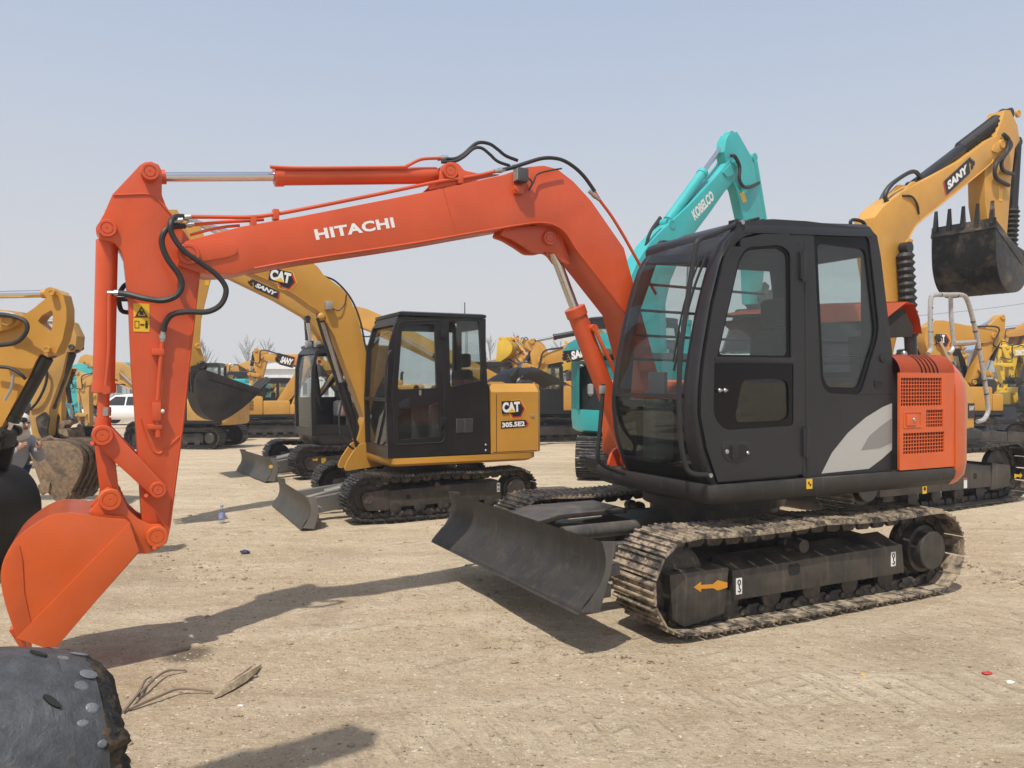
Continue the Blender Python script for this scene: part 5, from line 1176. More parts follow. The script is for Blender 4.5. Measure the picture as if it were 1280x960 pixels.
def brand_block(txt, part, p0, p1, h, y, side, style, name='lettering'):
    """printed boom badge: letters alone, on a slanted black field with a red bar, or with a dark hexagon"""
    a = V2(p0); e = V2(p1); d = (e-a); L = d.length; d.normalize(); n = Vector((-d.y, d.x))
    if side > 0: n = Vector((d.y, -d.x)) if d.x < 0 else n
    if n.y < 0: n = -n
    Y = y
    if style == 'field':
        a0, e0, d0 = a.copy(), e.copy(), d.copy()
        if side > 0: a, e, d = e, a, -d
        pts = [a-d*0.10*L-n*0.35*h, e+d*0.02*L-n*0.35*h, e+d*(0.14*L)+n*1.35*h, a-d*0.02*L+n*1.35*h]
        side_poly([tuple(p) for p in pts], part, Y, 'blackvinyl', side, 'badge_field', 0.003)
        pts = [a-d*0.16*L-n*0.35*h, a-d*0.115*L-n*0.35*h, a-d*0.035*L+n*1.35*h, a-d*0.08*L+n*1.35*h]
        side_poly([tuple(p) for p in pts], part, Y, 'red', side, 'badge_bar', 0.003)
        q = B()
        for (i, j) in ((0, 0), (1, 1), (2, 0.4), (0.1, 1.6)):
            c = e+d*(0.16*L+i*0.055*L)+n*(0.1*h+j*0.62*h); r = 0.26*h
            q.prism([tuple(c-d*r*1.2-n*r), tuple(c+d*r*1.0-n*r), tuple(c+d*r*1.6+n*r), tuple(c-d*r*0.6+n*r)], Y, Y+side*0.003)
        q.make('badge_check', 'blackvinyl', part)
        Y += side*0.005
        side_text(txt, part, None, tuple(a0), tuple(e0), h, Y, 'white', 0.06, 0.2, side, name)
    elif style == 'hex':
        c = a.lerp(e, 0.80)+n*h*0.25; r = h*1.05
        hexa = [tuple(c+d*r*math.cos(R(x))+n*r*math.sin(R(x))) for x in (0, 60, 120, 180, 240, 300)]
        side_poly(hexa, part, Y, 'yellowvinyl', side, 'badge_rim', 0.002); r *= 0.90
        side_poly([tuple(c+d*r*math.cos(R(x))+n*r*math.sin(R(x))) for x in (0, 60, 120, 180, 240, 300)], part, Y+side*0.0022, 'red', side, 'badge_bar', 0.002); r *= 0.80
        side_poly([tuple(c+d*r*math.cos(R(x))+n*r*math.sin(R(x))) for x in (0, 60, 120, 180, 240, 300)], part, Y+side*0.0044, 'blackvinyl', side, 'badge_field', 0.002)
        g = a-d*0.03*L-n*h*0.10; g2 = a+d*L*1.03-n*h*0.10
        side_poly([tuple(g), tuple(g2), tuple(g2+n*h*1.2), tuple(g+n*h*1.2)], part, Y+side*0.0064, 'blackvinyl', side, 'badge_field', 0.0012)
        side_text(txt, part, None, tuple(a), tuple(e), h, Y+side*0.0092, 'white', 0.06, 0, side, name)
        m = a+d*L*0.52
        side_poly([tuple(m-d*h*0.42-n*h*0.02), tuple(m+d*h*0.42-n*h*0.02), tuple(m+n*h*0.40)], part, Y+side*0.0105, 'yellowvinyl', side, 'badge_wedge', 0.0012)
    else:
        side_text(txt, part, None, tuple(a), tuple(e), h, Y, 'white', 0.05, 0, side, name)

# ---- yellow mini excavator in the middle
def yellow_mini():
    C = Frame(-1.155, 10.085, 206.1); root = empty('yellow_mini_excavator', (-1.155, 10.085, 0), R(206.1))
    tag(root, 'yellow mini excavator with black cab standing left behind the orange one', 'excavator')
    W = 1.84
    inf = undercarriage(root, 2.40, W, 0.38, 0.56, 'objects', 'shoe_clean', pitch=0.125, sag=0.02)
    dozer_blade(root, 1.66, W, 0.02, 0.33, 0.65, 0.26, bulge=0.06, tilt=0.05, mat='bladegrey')
    q = B(); c = C.at(617, 618, 0.85); q.prism(rrect(-0.72, -0.68, 0.25, 0.36, 0.005), 0.822, 0.825); q.make('sticker', 'white', inf[1]['frame'])
    q = B()
    for z in (0.33, 0.28): q.prism(arc(-0.70, z, 0.014, 0, 360, 10)[:-1], 0.8255, 0.827, 0, [arc(-0.70, z, 0.007, 0, 360, 8)[:-1]])
    q.make('hook_mark', 'blackvinyl', inf[1]['frame'])
    q = B(); q.cyl((0, 0, 0.42), (0, 0, 0.66), 0.45, 32); q.make('swing_ring', 'framepaint', root)
    l1 = 0.90
    A = lambda px, py: C.at(px, py, l1)
    # yellow skirt deck
    zb = 0.62; zt = 0.715
    o = [(0.70, 0.0), (0.68, 0.86), (0.62, 0.915), (-1.08, 0.915), (-1.20, 0.80), (-1.26, 0.45), (-1.28, 0), (-1.26, -0.45), (-1.20, -0.8), (-1.08, -0.915), (0.50, -0.915), (0.55, -0.3)]
    q = B(); q.loft([[(x*0.96, y*0.96, zb) for x, y in o], [(x, y, zb+0.03) for x, y in o], [(x, y, zt) for x, y in o]]); q.make('deck_skirt', 'catyellow', root, sharp=50)
    # cab, traced side
    prof = [A(485, 573), A(483, 501), A(486, 435), A(494, 405), A(500, 397)]+[A(602, 396), A(606, 406), A(613, 566)]
    zz = [p[1] for p in prof]
    dwin = rounded([A(503, 407), A(544, 404), A(546, 485), A(497, 487)], 0.04, 3)
    lwin = rounded([A(497, 521), A(517, 508), A(550, 502), A(551, 546), A(499, 550)], 0.03, 3)
    rwin = rounded([A(561, 401), A(599, 401), A(603, 475), A(563, 484)], 0.03, 3)
    cab = cab_generic(root, prof, 5, -0.02, l1, 'gloss_black', [dwin, lwin, rwin], bar=A(484, 500)[1], roof_h=0.04, seat_s=-0.35)
    # door outline, handle, latch, hinges, vent
    dd = rounded([A(493, 556), A(490, 490), A(498, 402), A(548, 400), A(554, 404), A(556, 548), A(552, 553)], [0.05, 0.05, 0.06, 0.04, 0.03, 0.04, 0.03], 4)
    q = B(); q.tube([(x, l1+0.002, z) for x, z in dd+dd[:1]], 0.006, 6, smooth=False); dr = q.make('door', 'rubber', cab)
    q = B(); c = A(505, 505); q.prism(rounded([A(499, 511), A(499, 503), A(508, 498), A(512, 498), A(512, 511)], 0.02), l1, l1+0.012, 0.003); q.make('handle_frame', 'cabblack', dr)
    q = B(); q.prism(rounded([A(502, 509), A(502, 504), A(509, 501), A(509, 509)], 0.01), l1+0.008, l1+0.016); q.make('handle', 'dark', dr)
    q = B(); c = A(525, 491); q.prism(rrect(c[0]-0.012, c[0]+0.012, c[1]-0.03, c[1]+0.03, 0.006), l1, l1+0.012); q.make('lock', 'galv', dr)
    for y in (418, 527):
        q = B(); c = A(553, y); q.box(c[0]-0.04, c[0]+0.03, l1, l1+0.02, c[1]-0.05, c[1]+0.05, 0.004); q.make('hinge', 'gloss_black', dr)
    q = B(); a = A(570, 541); e = A(591, 523); q.box(e[0], a[0], l1, l1+0.006, a[1], e[1], 0.002)
    for i in range(9): z = a[1]+0.012+(e[1]-a[1]-0.02)*i/8; q.box(e[0]+0.01, (a[0]+e[0])/2-0.01, l1+0.006, l1+0.011, z-0.004, z+0.004); q.box((a[0]+e[0])/2+0.01, a[0]-0.01, l1+0.006, l1+0.011, z-0.004, z+0.004)
    q.make('vent', 'interior', cab)
    q = B(); r = [C.p3(489, 438, l1+0.03), C.p3(485, 445, l1+0.05), C.p3(482, 470, l1+0.05), C.p3(483, 500, l1+0.05), C.p3(488, 507, l1+0.02)]; q.tube(r, 0.012, 8); q.make('hand_rail', 'rubber', cab)
    q = B(); c = C.p3(581, 394, 0.3); q.cyl((c[0], 0.3, c[2]-0.05), (c[0], 0.3, c[2]+0.16), 0.006, 6); q.make('antenna', 'rubber', cab)
    q = B()
    for py in (556, 563): c = A(607, py); q.sphere((c[0], l1+0.002, c[1]), 0.014, 10, 6)
    q.make('bolt', 'galv', cab)
    # yellow engine cover with chamfered top
    s0 = A(613, 520)[0]-0.01; s1 = A(678, 520)[0]; ztop = 1.50; zc = A(640, 490)[1]
    ring = lambda z, e: [(s0, 0.905-e, z), (s1+0.06, 0.905-e, z), (s1-0.02, 0.80-e, z), (s1-0.10, 0.4, z), (s1-0.10, -0.4, z), (s1-0.02, -0.8+e, z), (s1+0.06, -0.905+e, z), (s0, -0.905+e, z)]
    q = B(); q.loft([ring(zt+0.008, 0), ring(zc, 0), ring(zc+0.10, 0.10)]); ec = q.make('engine_cover', 'catyellow', root, sharp=25)
    p0 = C.at(628, 516, 0.91); p1 = C.at(650, 514.5, 0.91); brand_block('CAT', ec, p0, p1, 0.125, 0.908, 1, 'hex')
    p0 = C.at(627.5, 534.5, 0.91); p1 = C.at(656, 532.5, 0.91)
    a = V2(p0); e = V2(p1); side_poly([tuple(a+Vector((0.012, -0.012))), tuple(e+Vector((-0.0, -0.012))), tuple(e+Vector((-0.035, 0.03))), tuple(e+Vector((0, 0.075))), tuple(a+Vector((0.012, 0.075)))], ec, 0.908, 'blackvinyl', 1, 'badge_field')
    side_poly([tuple(e+Vector((-0.0, -0.012))), tuple(e+Vector((-0.02, -0.012))), tuple(e+Vector((-0.055, 0.03))), tuple(e+Vector((-0.02, 0.075))), tuple(e+Vector((0, 0.075))), tuple(e+Vector((-0.035, 0.03)))], ec, 0.908, 'red', 1, 'badge_bar')
    side_text('305.5E2', ec, None, p0, p1, 0.06, 0.911, 'white', 0.045)
    q = B(); q.prism([(s0-0.07, 0.74), (s0-0.064, 0.74), (s0-0.064, zc-0.02), (s0-0.07, zc-0.02)], 0.904, 0.9075); q.prism([(s0-0.02, 0.735), (s1+0.08, 0.735), (s1+0.08, 0.741), (s0-0.02, 0.741)], 0.904, 0.9075); q.make('panel_seam', 'dark', ec)
    q = B(); q.cyl((s1+0.14, 0.90, 1.16), (s1+0.14, 0.914, 1.16), 0.022, 14, prof=[(0, .024), (.8, .024), (1, .016)]); q.make('lock', 'galv', ec)
    # raised black hood behind
    q = B(); rows = []
    for px, py in ((624, 484), (634, 475), (648, 467), (664, 466), (682, 474), (695, 482), (704, 488)):
        x, z = C.at(px, py-4, 0.1); rows.append([(x, 0.42, z-0.02), (x, 0.2, z+0.03), (x, -0.2, z+0.03), (x, -0.45, z-0.02)])
    q.sheet(rows, 0.03); hd = q.make('raised_hood', 'cabblack', root, sharp=60)
    x, z = C.at(657, 484, 0.3); q = B(); q.prism([C.at(634, 486, 0.35), C.at(637, 470, 0.35), C.at(647, 459, 0.35), C.at(645, 472, 0.35), C.at(641, 486, 0.35)], 0.34, 0.40); q.make('hood_arm', 'rubber', hd)
    # front: boom traced
    lb = -0.16; hw = 0.12; T = lambda px, py: C.at(px, py, lb+hw)
    top = [(226, 300), (300, 305), (350, 318), (384, 328), (391, 328), (398, 334), (405, 344), (427, 360), (436, 370), (447, 394), (461, 454)]
    bot = [(455, 522), (442, 485), (418, 420), (407, 400), (399, 391), (388, 384), (370, 371), (340, 354), (300, 337), (226, 318)]
    pts = [T(*p) for p in top]+[(0.62, 1.02), (0.50, 0.74), (0.66, 0.70), (0.80, 0.86)]+[T(*p) for p in bot]
    q = B(); q.prism(pts, lb-hw, lb+hw, 0.008); bo = q.make('boom', 'catyellow', root, sharp=25)
    q = B(); q.tube([(x, lb+hw, z) for x, z in [T(*p) for p in [(300, 335), (340, 352), (370, 369), (388, 382), (399, 389), (410, 404)]]], 0.008, 6, 3); q.make('flange_weld', 'catyellow', bo)
    p0 = C.at(336, 354.5, lb+hw); p1 = C.at(364, 363, lb+hw); 
    brand_block('CAT', bo, C.at(336.5, 349, lb+hw), C.at(362, 355, lb+hw), 0.125, lb+hw+0.002, 1, 'hex')
    q = B(); q.sphere((T(402, 396)[0], lb+hw, T(402, 396)[1]), 0.05, sc=(1, .5, 1)); q.make('pivot_pin', 'catyellow', bo)
    cpin = C.at(401, 394, lb); hyd(root, C.at(453, 566, lb+0.02), cpin, 0.055, 0.52, 'gloss_black', lb+0.02, 'steel', 0.55, name='boom_cylinder')
    hyd(root, C.at(447, 562, lb+0.15), C.at(396, 396, lb+0.15), 0.02, 0.6, 'gloss_black', lb+0.16, 'gloss_black', 0.9, name='guard_rod', eye=False)
    q = B()
    for sd in (-1, 1): q.prism(rounded([(0.45, 0.55), (0.98, 0.50), (0.94, 0.62), (0.80, 0.82), (0.55, 0.86)], 0.05), lb+sd*0.14, lb+sd*0.18)
    q.make('boom_bracket', 'catyellow', root)
    q = B(); q.tube([C.p3(428, 500, lb+0.15), C.p3(424, 520, lb+0.16), C.p3(427, 545, lb+0.16), C.p3(440, 560, lb+0.14), C.p3(457, 565, lb+0.1)], 0.014, 8); q.tube([C.p3(404, 345, lb+0.1), C.p3(420, 352, lb+0.1), C.p3(438, 372, lb+0.1), C.p3(450, 400, lb+0.1), C.p3(458, 440, lb+0.1)], 0.012, 8); q.make('boom_hose', 'hose', root)
    c = C.p3(411, 382, lb+hw+0.05); q = B(); q.box(c[0]-0.04, c[0]+0.04, lb+hw, lb+hw+0.08, c[2]-0.05, c[2]+0.05, 0.008); q.make('work_light', 'galv', bo)
    q = B(); q.tube([C.p3(416, 386, lb+hw+0.04), C.p3(424, 388, lb+hw+0.03), C.p3(431, 380, lb+hw+0.01), C.p3(433, 368, lb+hw)], 0.006, 6); q.make('lamp_wire', 'hose', bo)
    # arm and bucket hang behind the orange arm
    am = [C.at(*p, lb+0.09) for p in [(206, 262), (222, 262), (240, 300), (243, 325), (228, 400), (204, 500), (186, 503), (190, 400), (190, 320), (196, 290)]]
    q = B(); q.prism(am, lb-0.09, lb+0.09, 0.01); q.make('arm', 'catyellow', root)
    hyd(root, C.at(392, 322, lb), C.at(214, 268, lb), 0.045, 0.55, 'catyellow', lb, name='arm_cylinder')
    Ap = C.at(192, 500, lb); bt = C.at(190, 556, lb); make_bucket(root, Ap, (Ap[0]-0.16, Ap[1]-0.03), bt, 0.4, 'bucketblack', 4, earw=0.08, depth=0.8)
    return root
# ---- dark-cab machine behind the yellow mini excavator
def dark_cab_machine():
    cx, cy, hd = -3.0, 14.16, 212.7
    S = Frame(cx, cy, hd); root = empty('amber_excavator', (cx, cy, 0), R(hd))
    tag(root, 'amber excavator with open black cab and black blade behind the yellow mini excavator', 'excavator')
    W = 1.86
    inf = undercarriage(root, 2.36, W, 0.37, 0.56, 'objects', 'shoe_clean', pitch=0.13)
    dozer_blade(root, 1.60, W, 0.02, 0.36, 0.65, 0.26, bulge=0.06, tilt=0.05, mat='bladegrey')
    q = B(); q.cyl((1.53, W/2, 0.24), (1.53, W/2+0.006, 0.24), 0.03, 12); q.make('reflector', 'yellowvinyl', root)
    y = W/2-0.098
    ns = inf[1]['nose']; q = B(); ar = [S.at(*p, y) for p in [(385, 575), (388, 572), (388, 573.6), (394, 573.4), (396, 572), (397, 574), (396, 576.5), (394, 576), (388, 576), (388, 577.6)]]; q.prism(ar, y+0.014, y+0.016); q.make('arrow_mark', 'yellowvinyl', ns)
    for px, py, m in ((404, 576, 'yellowvinyl'), (439, 572, 'white')):
        c = S.at(px, py, y); q = B(); q.prism(rrect(c[0]-0.04, c[0]+0.04, c[1]-0.05, c[1]+0.05, 0.004), y+0.014, y+0.017); q.make('sticker', m, inf[1]['frame'])
    q = B(); q.cyl((0, 0, 0.42), (0, 0, 0.66), 0.45, 32); q.make('swing_ring', 'framepaint', root)
    l1 = 0.86; A = lambda px, py: S.at(px, py, l1)
    zt = A(391, 545)[1]
    o = [(0.72, 0.0), (0.74, 0.84), (0.68, 0.90), (-1.1, 0.90), (-1.26, 0.6), (-1.32, 0), (-1.26, -0.6), (-1.1, -0.90), (0.5, -0.90), (0.55, -0.3)]
    q = B(); q.loft([[(x*0.97, yy*0.97, zt-0.17) for x, yy in o], [(x, yy, zt-0.10) for x, yy in o], [(x, yy, zt) for x, yy in o]]); q.make('deck_skirt', 'gloss_black', root, sharp=50)
    prof = [A(390, 545), A(389, 500), A(390, 460), A(394, 441), A(399, 435)]+[(-0.52, 2.15), (-0.60, 2.05), (-0.62, zt)]
    hole = rounded([A(394.5, 531), A(394, 460), A(398, 441), A(444, 441), A(444, 531)], 0.05, 3)
    cab = cab_generic(root, prof, 5, -0.02, l1, 'gloss_black', [hole], bar=None, open_left=True, roof_h=0.05, seat_s=-0.3)
    q = B(); c = A(402, 462); q.sphere((A(401, 452)[0], l1-0.06, A(401, 452)[1]), 0.03); q.tube([(0.25, 0.75, 1.05), (0.27, 0.78, 1.25), (0.20, 0.78, 1.42)], 0.022, 8); q.make('red_grip', 'red', cab)
    q = B(); q.box(-0.25, 0.10, 0.25, 0.65, 1.05, 1.5, 0.08); q.box(0.1, 0.3, 0.3, 0.6, 0.98, 1.25, 0.06); q.make('seat_cover', 'wrap', cab)
    for px in (387, 393):
        q = B(); c = S.at(px, 430, 0.6); q.box(c[0]-0.04, c[0]+0.05, 0.5 if px < 390 else 0.7, 0.6 if px < 390 else 0.8, c[1]-0.06, c[1]+0.04, 0.01); q.make('roof_lamp', 'galv', cab)
    q = B(); q.box(-1.15, -0.64, -0.86, 0.86, zt, 1.5, 0.06); q.make('engine_cover', 'sanyyellow', root)
    # boom, arm, bucket
    lb = -0.14; hw = 0.11; T = lambda px, py: S.at(px, py, lb+hw)
    pts = [T(*p) for p in [(248, 308), (300, 318), (345, 335), (392, 362), (425, 395), (446, 430)]]+[(0.55, 1.1), (0.45, 0.80), (0.60, 0.76), (0.75, 0.95)]+[T(*p) for p in [(424, 470), (404, 428), (394, 410), (381, 396), (345, 375), (288, 347.5), (252, 332)]]
    q = B(); q.prism(pts, lb-hw, lb+hw, 0.01); bo = q.make('boom', 'sanyyellow', root, sharp=25)
    brand_block('SANY', bo, S.at(318.5, 358.5, lb+hw), S.at(345, 370.5, lb+hw), 0.075, lb+hw+0.003, 1, 'field')
    cp = S.at(384, 398, lb); hyd(root, S.at(400, 510, lb+0.16), S.at(384, 398, lb+0.16), 0.05, 0.75, 'gloss_black', lb+0.17, 'chrome', 0.55, name='boom_cylinder'); hyd(root, S.at(400, 510, lb-0.16), S.at(384, 398, lb-0.16), 0.05, 0.75, 'gloss_black', lb-0.17, 'chrome', 0.55, name='boom_cylinder')
    am = [S.at(*p, lb+0.09) for p in [(228, 270), (246, 270), (268, 325), (272, 340), (264, 350), (252, 400), (250, 432), (258, 455), (254, 466), (242, 468), (236, 458), (228, 420), (222, 345), (220, 310)]]
    q = B(); q.prism(am, lb-0.09, lb+0.09, 0.012); ar_ = q.make('arm', 'sanyyellow', root, sharp=25)
    c = S.at(259, 353, lb+0.09); q = B(); q.prism(rrect(c[0]-0.03, c[0]+0.03, c[1]-0.05, c[1]+0.05, 0.004), lb+0.091, lb+0.094); q.make('warning_label', 'yellowvinyl', ar_)
    pins(ar_, S.at(246, 433, lb), lb, 0.10, 0.045, 'sanyyellow'); pins(ar_, S.at(250, 457, lb), lb, 0.13, 0.06, 'bucketblack')
    hyd(root, S.at(360, 330, lb), S.at(237, 276, lb), 0.05, 0.5, 'gloss_black', lb, name='arm_cylinder')
    hyd(root, S.at(222, 318, lb), S.at(232, 462, lb), 0.045, 0.6, 'gloss_black', lb, name='bucket_cylinder')
    wB = 0.72; K = lambda px, py: S.at(px, py, lb+wB/2)
    back = spline([K(*p) for p in [(256, 462), (247, 466), (244, 482), (247, 503), (256, 519), (274, 527), (298, 514), (316, 499), (327, 487)]], 3)
    bk = bucket_shell(root, back, S.at(250, 457, lb), S.at(242, 487, lb), wB, 'bucketblack', 5, 'bucketworn', earw=0.11, tooth_len=0.24)
    for sd in (1,):
        q = B(); yy = lb+sd*(wB/2); q.prism([K(257, 489), K(269, 477), K(283, 487), K(271, 502)], yy+0.012, yy+0.018, 0, [[K(260.5, 489), K(269, 481), K(279, 487.5), K(271, 498)]]); q.make('reinforcement', 'bucketworn', bk)
    for o_ in [bk]+list(bk.children): o_.data.transform(Matrix.Translation((0, lb, 0)))
    for nm, poly, yy in (('bucket_link', [(236, 458), (244, 456), (247, 470), (246, 490), (240, 492), (236, 480)], 0.12),):
        for sd in (-1, 1):
            q = B(); q.prism(rounded([S.at(*p, lb) for p in poly], 0.02), lb+sd*yy, lb+sd*(yy+0.03)); q.make(nm, 'bucketblack', root)
    return root
# ---- teal machine behind the orange cab
def teal_machine():
    cx, cy, hd, hs = 2.40, 14.0, 80, -38
    U = Frame(cx, cy, hd, 0, hs); root = empty('teal_excavator', (cx, cy, 0), R(hd))
    tag(root, 'teal crawler excavator with raised engine hood behind the orange cab', 'excavator')
    undercarriage(root, 3.15, 2.3, 0.45, 0.70, 'objects', 'shoe_clean', pitch=0.16)
    Rm = Matrix.Rotation(R(hs), 4, 'Z')
    def fin(o): o.data.transform(Rm); return o
    q = B(); q.cyl((0, 0, 0.6), (0, 0, 0.80), 0.6, 32); q.make('swing_ring', 'framepaint', root)
    r = 1.36
    out_ = [(r*math.cos(R(a)), r*math.sin(R(a))) for a in range(70, 291, 10)]+[(1.0, -1.15), (1.0, 1.15)]
    # opening in the round tail faces the photographer: leave a bay between two wall runs
    ring = lambda z, k: [(x*k, y*k, z) for x, y in out_]
    q = B(); q.loft([ring(0.72, 0.94), ring(0.76, 0.985), ring(0.95, 1.0), ring(1.10, 1.0)]); fin(q.make('counterweight', 'teal', root, sharp=40))
    q = B(); q.loft([ring(1.10, 0.93), ring(1.82, 0.93)]); fin(q.make('engine_block', 'dark', root, sharp=40))
    q = B()
    def wallrun(a0, a1, z0, z1, mat='teal', nm='body_panel', rr=r, th=0.05):
        w_ = B(); rows = [[(rr*math.cos(R(a)), rr*math.sin(R(a)), z) for z in (z0, (z0+z1)/2, z1)] for a in [a0+(a1-a0)*i/10 for i in range(11)]]
        w_.sheet(rows, th); return fin(w_.make(nm, mat, root, sharp=50))
    # angle seen from the camera: the photographer lies near local angle of the tail
    cam_a = math.degrees(math.atan2(-cy, -cx))-(hd+hs)
    lo_, hi_ = cam_a-58, cam_a-33
    wallrun(lo_-40, lo_, 1.105, 1.92); wallrun(hi_, hi_+75, 1.105, 1.92); wallrun(lo_, hi_, 1.86, 1.92)
    wallrun(lo_-1.5, lo_+1.5, 1.105, 1.9, 'teal', 'bay_frame', r+0.03, 0.08); wallrun(hi_-1.5, hi_+1.5, 1.105, 1.9, 'teal', 'bay_frame', r+0.03, 0.08)
    for a, rad, hh, m in ((cam_a-50, 0.10, 0.34, 'pale_plastic'), (cam_a-39, 0.07, 0.26, 'galv')):
        w_ = B(); x, y = 1.2*math.cos(R(a)), 1.2*math.sin(R(a)); w_.cyl((x, y, 1.2), (x, y, 1.2+hh), rad, 16, prof=[(0, rad*.5), (.35, rad*.6), (.5, rad), (.95, rad), (1, rad*.6)]); fin(w_.make('filter', m, root))
    # raised lid: curved sheet fanning up from the roof edge
    w_ = B(); rows = []
    for i in range(13):
        a = R(lo_-34+(hi_-lo_+55)*i/12)
        rows.append([((r+dr)*math.cos(a), (r+dr)*math.sin(a), z) for dr, z in ((-0.75, 2.36), (-0.45, 2.40), (-0.15, 2.36), (0.06, 2.24), (0.16, 2.10))])
    w_.sheet(rows, 0.03); lid = fin(w_.make('raised_hood', 'teal', root, sharp=50))
    w_ = B(); w_.loft([ring(1.80, 0.82), ring(1.90, 0.86), ring(2.05, 0.5)]); fin(w_.make('engine_top', 'dark', root))
    # deck front, cab on its left
    q = B(); q.box(-0.2, 1.25, -1.2, 1.2, 0.80, 0.95, 0.03); fin(q.make('deck', 'teal', root))
    cab = cab_generic(root, [(1.32, 0.95), (1.38, 1.4), (1.33, 1.9), (1.22, 2.4), (1.08, 2.70)]+[(-0.28, 2.70), (-0.34, 2.6), (-0.34, 0.95)], 5, 0.2, 1.18, 'gloss_black', [[(0.5, 1.7), (1.15, 1.7), (1.0, 2.55), (0.5, 2.55)], [(-0.2, 1.7), (0.38, 1.7), (0.38, 2.55), (-0.2, 2.55)]])
    for o in [cab]+list(cab.children)+[g for ch in cab.children for g in ch.children]: o.data.transform(Rm)
    q = B(); q.box(-0.3, 0.9, -1.2, -0.35, 0.95, 1.75, 0.06); fin(q.make('tank_box', 'teal', root))
    # front end in the house plane, seen from its right side
    fe = empty('front_tmp', (0, 0, 0))
    lb = 0.0; hw = 0.14
    at = lambda px, py, l=0.0: U.at(px, py, l)
    near = -hw
    top = [(787, 350), (797, 327), (812, 304), (824, 291), (862, 256), (892, 224), (903, 211), (912, 199), (922, 203)]
    bot = [(925, 213), (916, 228), (905, 241), (886, 268), (868, 292), (850, 322), (838, 352), (832, 380)]
    pts = [at(*p, near) for p in top]+[at(*p, near) for p in bot]+[(0.35, 1.3), (0.15, 1.0), (-0.05, 1.15)]
    q = B(); q.prism(pts, -hw, hw, 0.015); bo = q.make('boom', 'teal', root, sharp=25); bo_parts = [bo]
    brand_block('KOBELCO', bo, at(868.5, 276.5, near), at(893, 249, near), 0.20, near-0.003, -1, 'plain')
    q = B(); q.prism(rounded([at(*p, near) for p in [(902, 216), (918, 200), (924, 205), (915, 219), (908, 222)]], 0.03), near-0.02, near); q.make('tip_plate', 'teal', bo)
    pins(bo, at(919, 205, near), 0, hw, 0.07, 'teal')
    q = B(); q.tube([(at(px, py, near)[0], near+0.02, at(px, py, near)[1]) for px, py in [(800, 330), (830, 294), (862, 262), (890, 231), (902, 217)]], 0.022, 8); q.make('pipe', 'teal', bo)
    am = [at(*p, -0.13) for p in [(907, 176), (911, 168), (921, 165), (927, 175), (939, 196), (942, 205), (946, 225), (960, 300), (950, 380), (938, 380), (935, 300), (921, 238), (914, 224), (908, 205), (905, 190)]]
    q = B(); q.prism(am, -0.13, 0.07, 0.012); ar_ = q.make('arm', 'teal', root, sharp=25)
    c = at(929, 247, -0.13); q = B(); q.prism(rounded([at(924, 242, -0.13), at(929, 240, -0.13), at(933, 252, -0.13), at(928, 254, -0.13)], 0.01), -0.136, -0.132); q.make('warning_label', 'yellowvinyl', ar_)
    hyd(root, at(832, 280), at(911, 171), 0.095, 0.57, 'teal', 0.0, 'chrome', 0.5, name='arm_cylinder')
    pins(bo, at(832, 282), 0, 0.12, 0.09, 'teal')
    hyd(root, at(940, 198), at(962, 330), 0.09, 0.62, 'teal', 0.0, 'chrome', 0.5, name='bucket_cylinder')
    hyd(root, (0.55, 1.0), at(846, 325), 0.09, 0.6, 'teal', -0.28, 'chrome', 0.5, name='boom_cylinder'); hyd(root, (0.55, 1.0), at(846, 325), 0.09, 0.6, 'teal', 0.28, 'chrome', 0.5, name='boom_cylinder')
    q = B(); P3 = lambda px, py, l: (at(px, py, l)[0], l, at(px, py, l)[1])
    q.tube([P3(913, 195, -0.18), P3(918, 196, -0.22), P3(924, 208, -0.22), P3(924, 225, -0.22), P3(930, 234, -0.20), P3(940, 233, -0.16), P3(948, 229, -0.12)], 0.035, 8); q.make('arm_hose', 'hose', root)
    q = B(); q.tube([P3(826, 274, 0.1), P3(815, 290, 0.12), P3(806, 310, 0.1), P3(802, 325, 0.05)], 0.03, 8); q.tube([P3(825, 272, -0.1), P3(812, 292, -0.1), P3(805, 318, -0.05)], 0.03, 8); q.make('boom_hose', 'hose', root)
    make_bucket(root, at(944, 375), at(966, 362), at(925, 440), 0.85, 'bucketworn', 5, earw=0.16)
    bpy.data.objects.remove(fe)
    names = ('boom', 'arm', 'arm_cylinder', 'bucket_cylinder', 'boom_cylinder', 'arm_hose', 'boom_hose', 'bucket')
    for ch in root.children:
        if ch.name.split('.')[0] in names:
            for o in [ch]+list(ch.children)+[g for c2 in ch.children for g in c2.children]:
                if 'lettering' in o.name: o.matrix_basis = Rm @ o.matrix_basis
                else: o.data.transform(Rm)
    return root
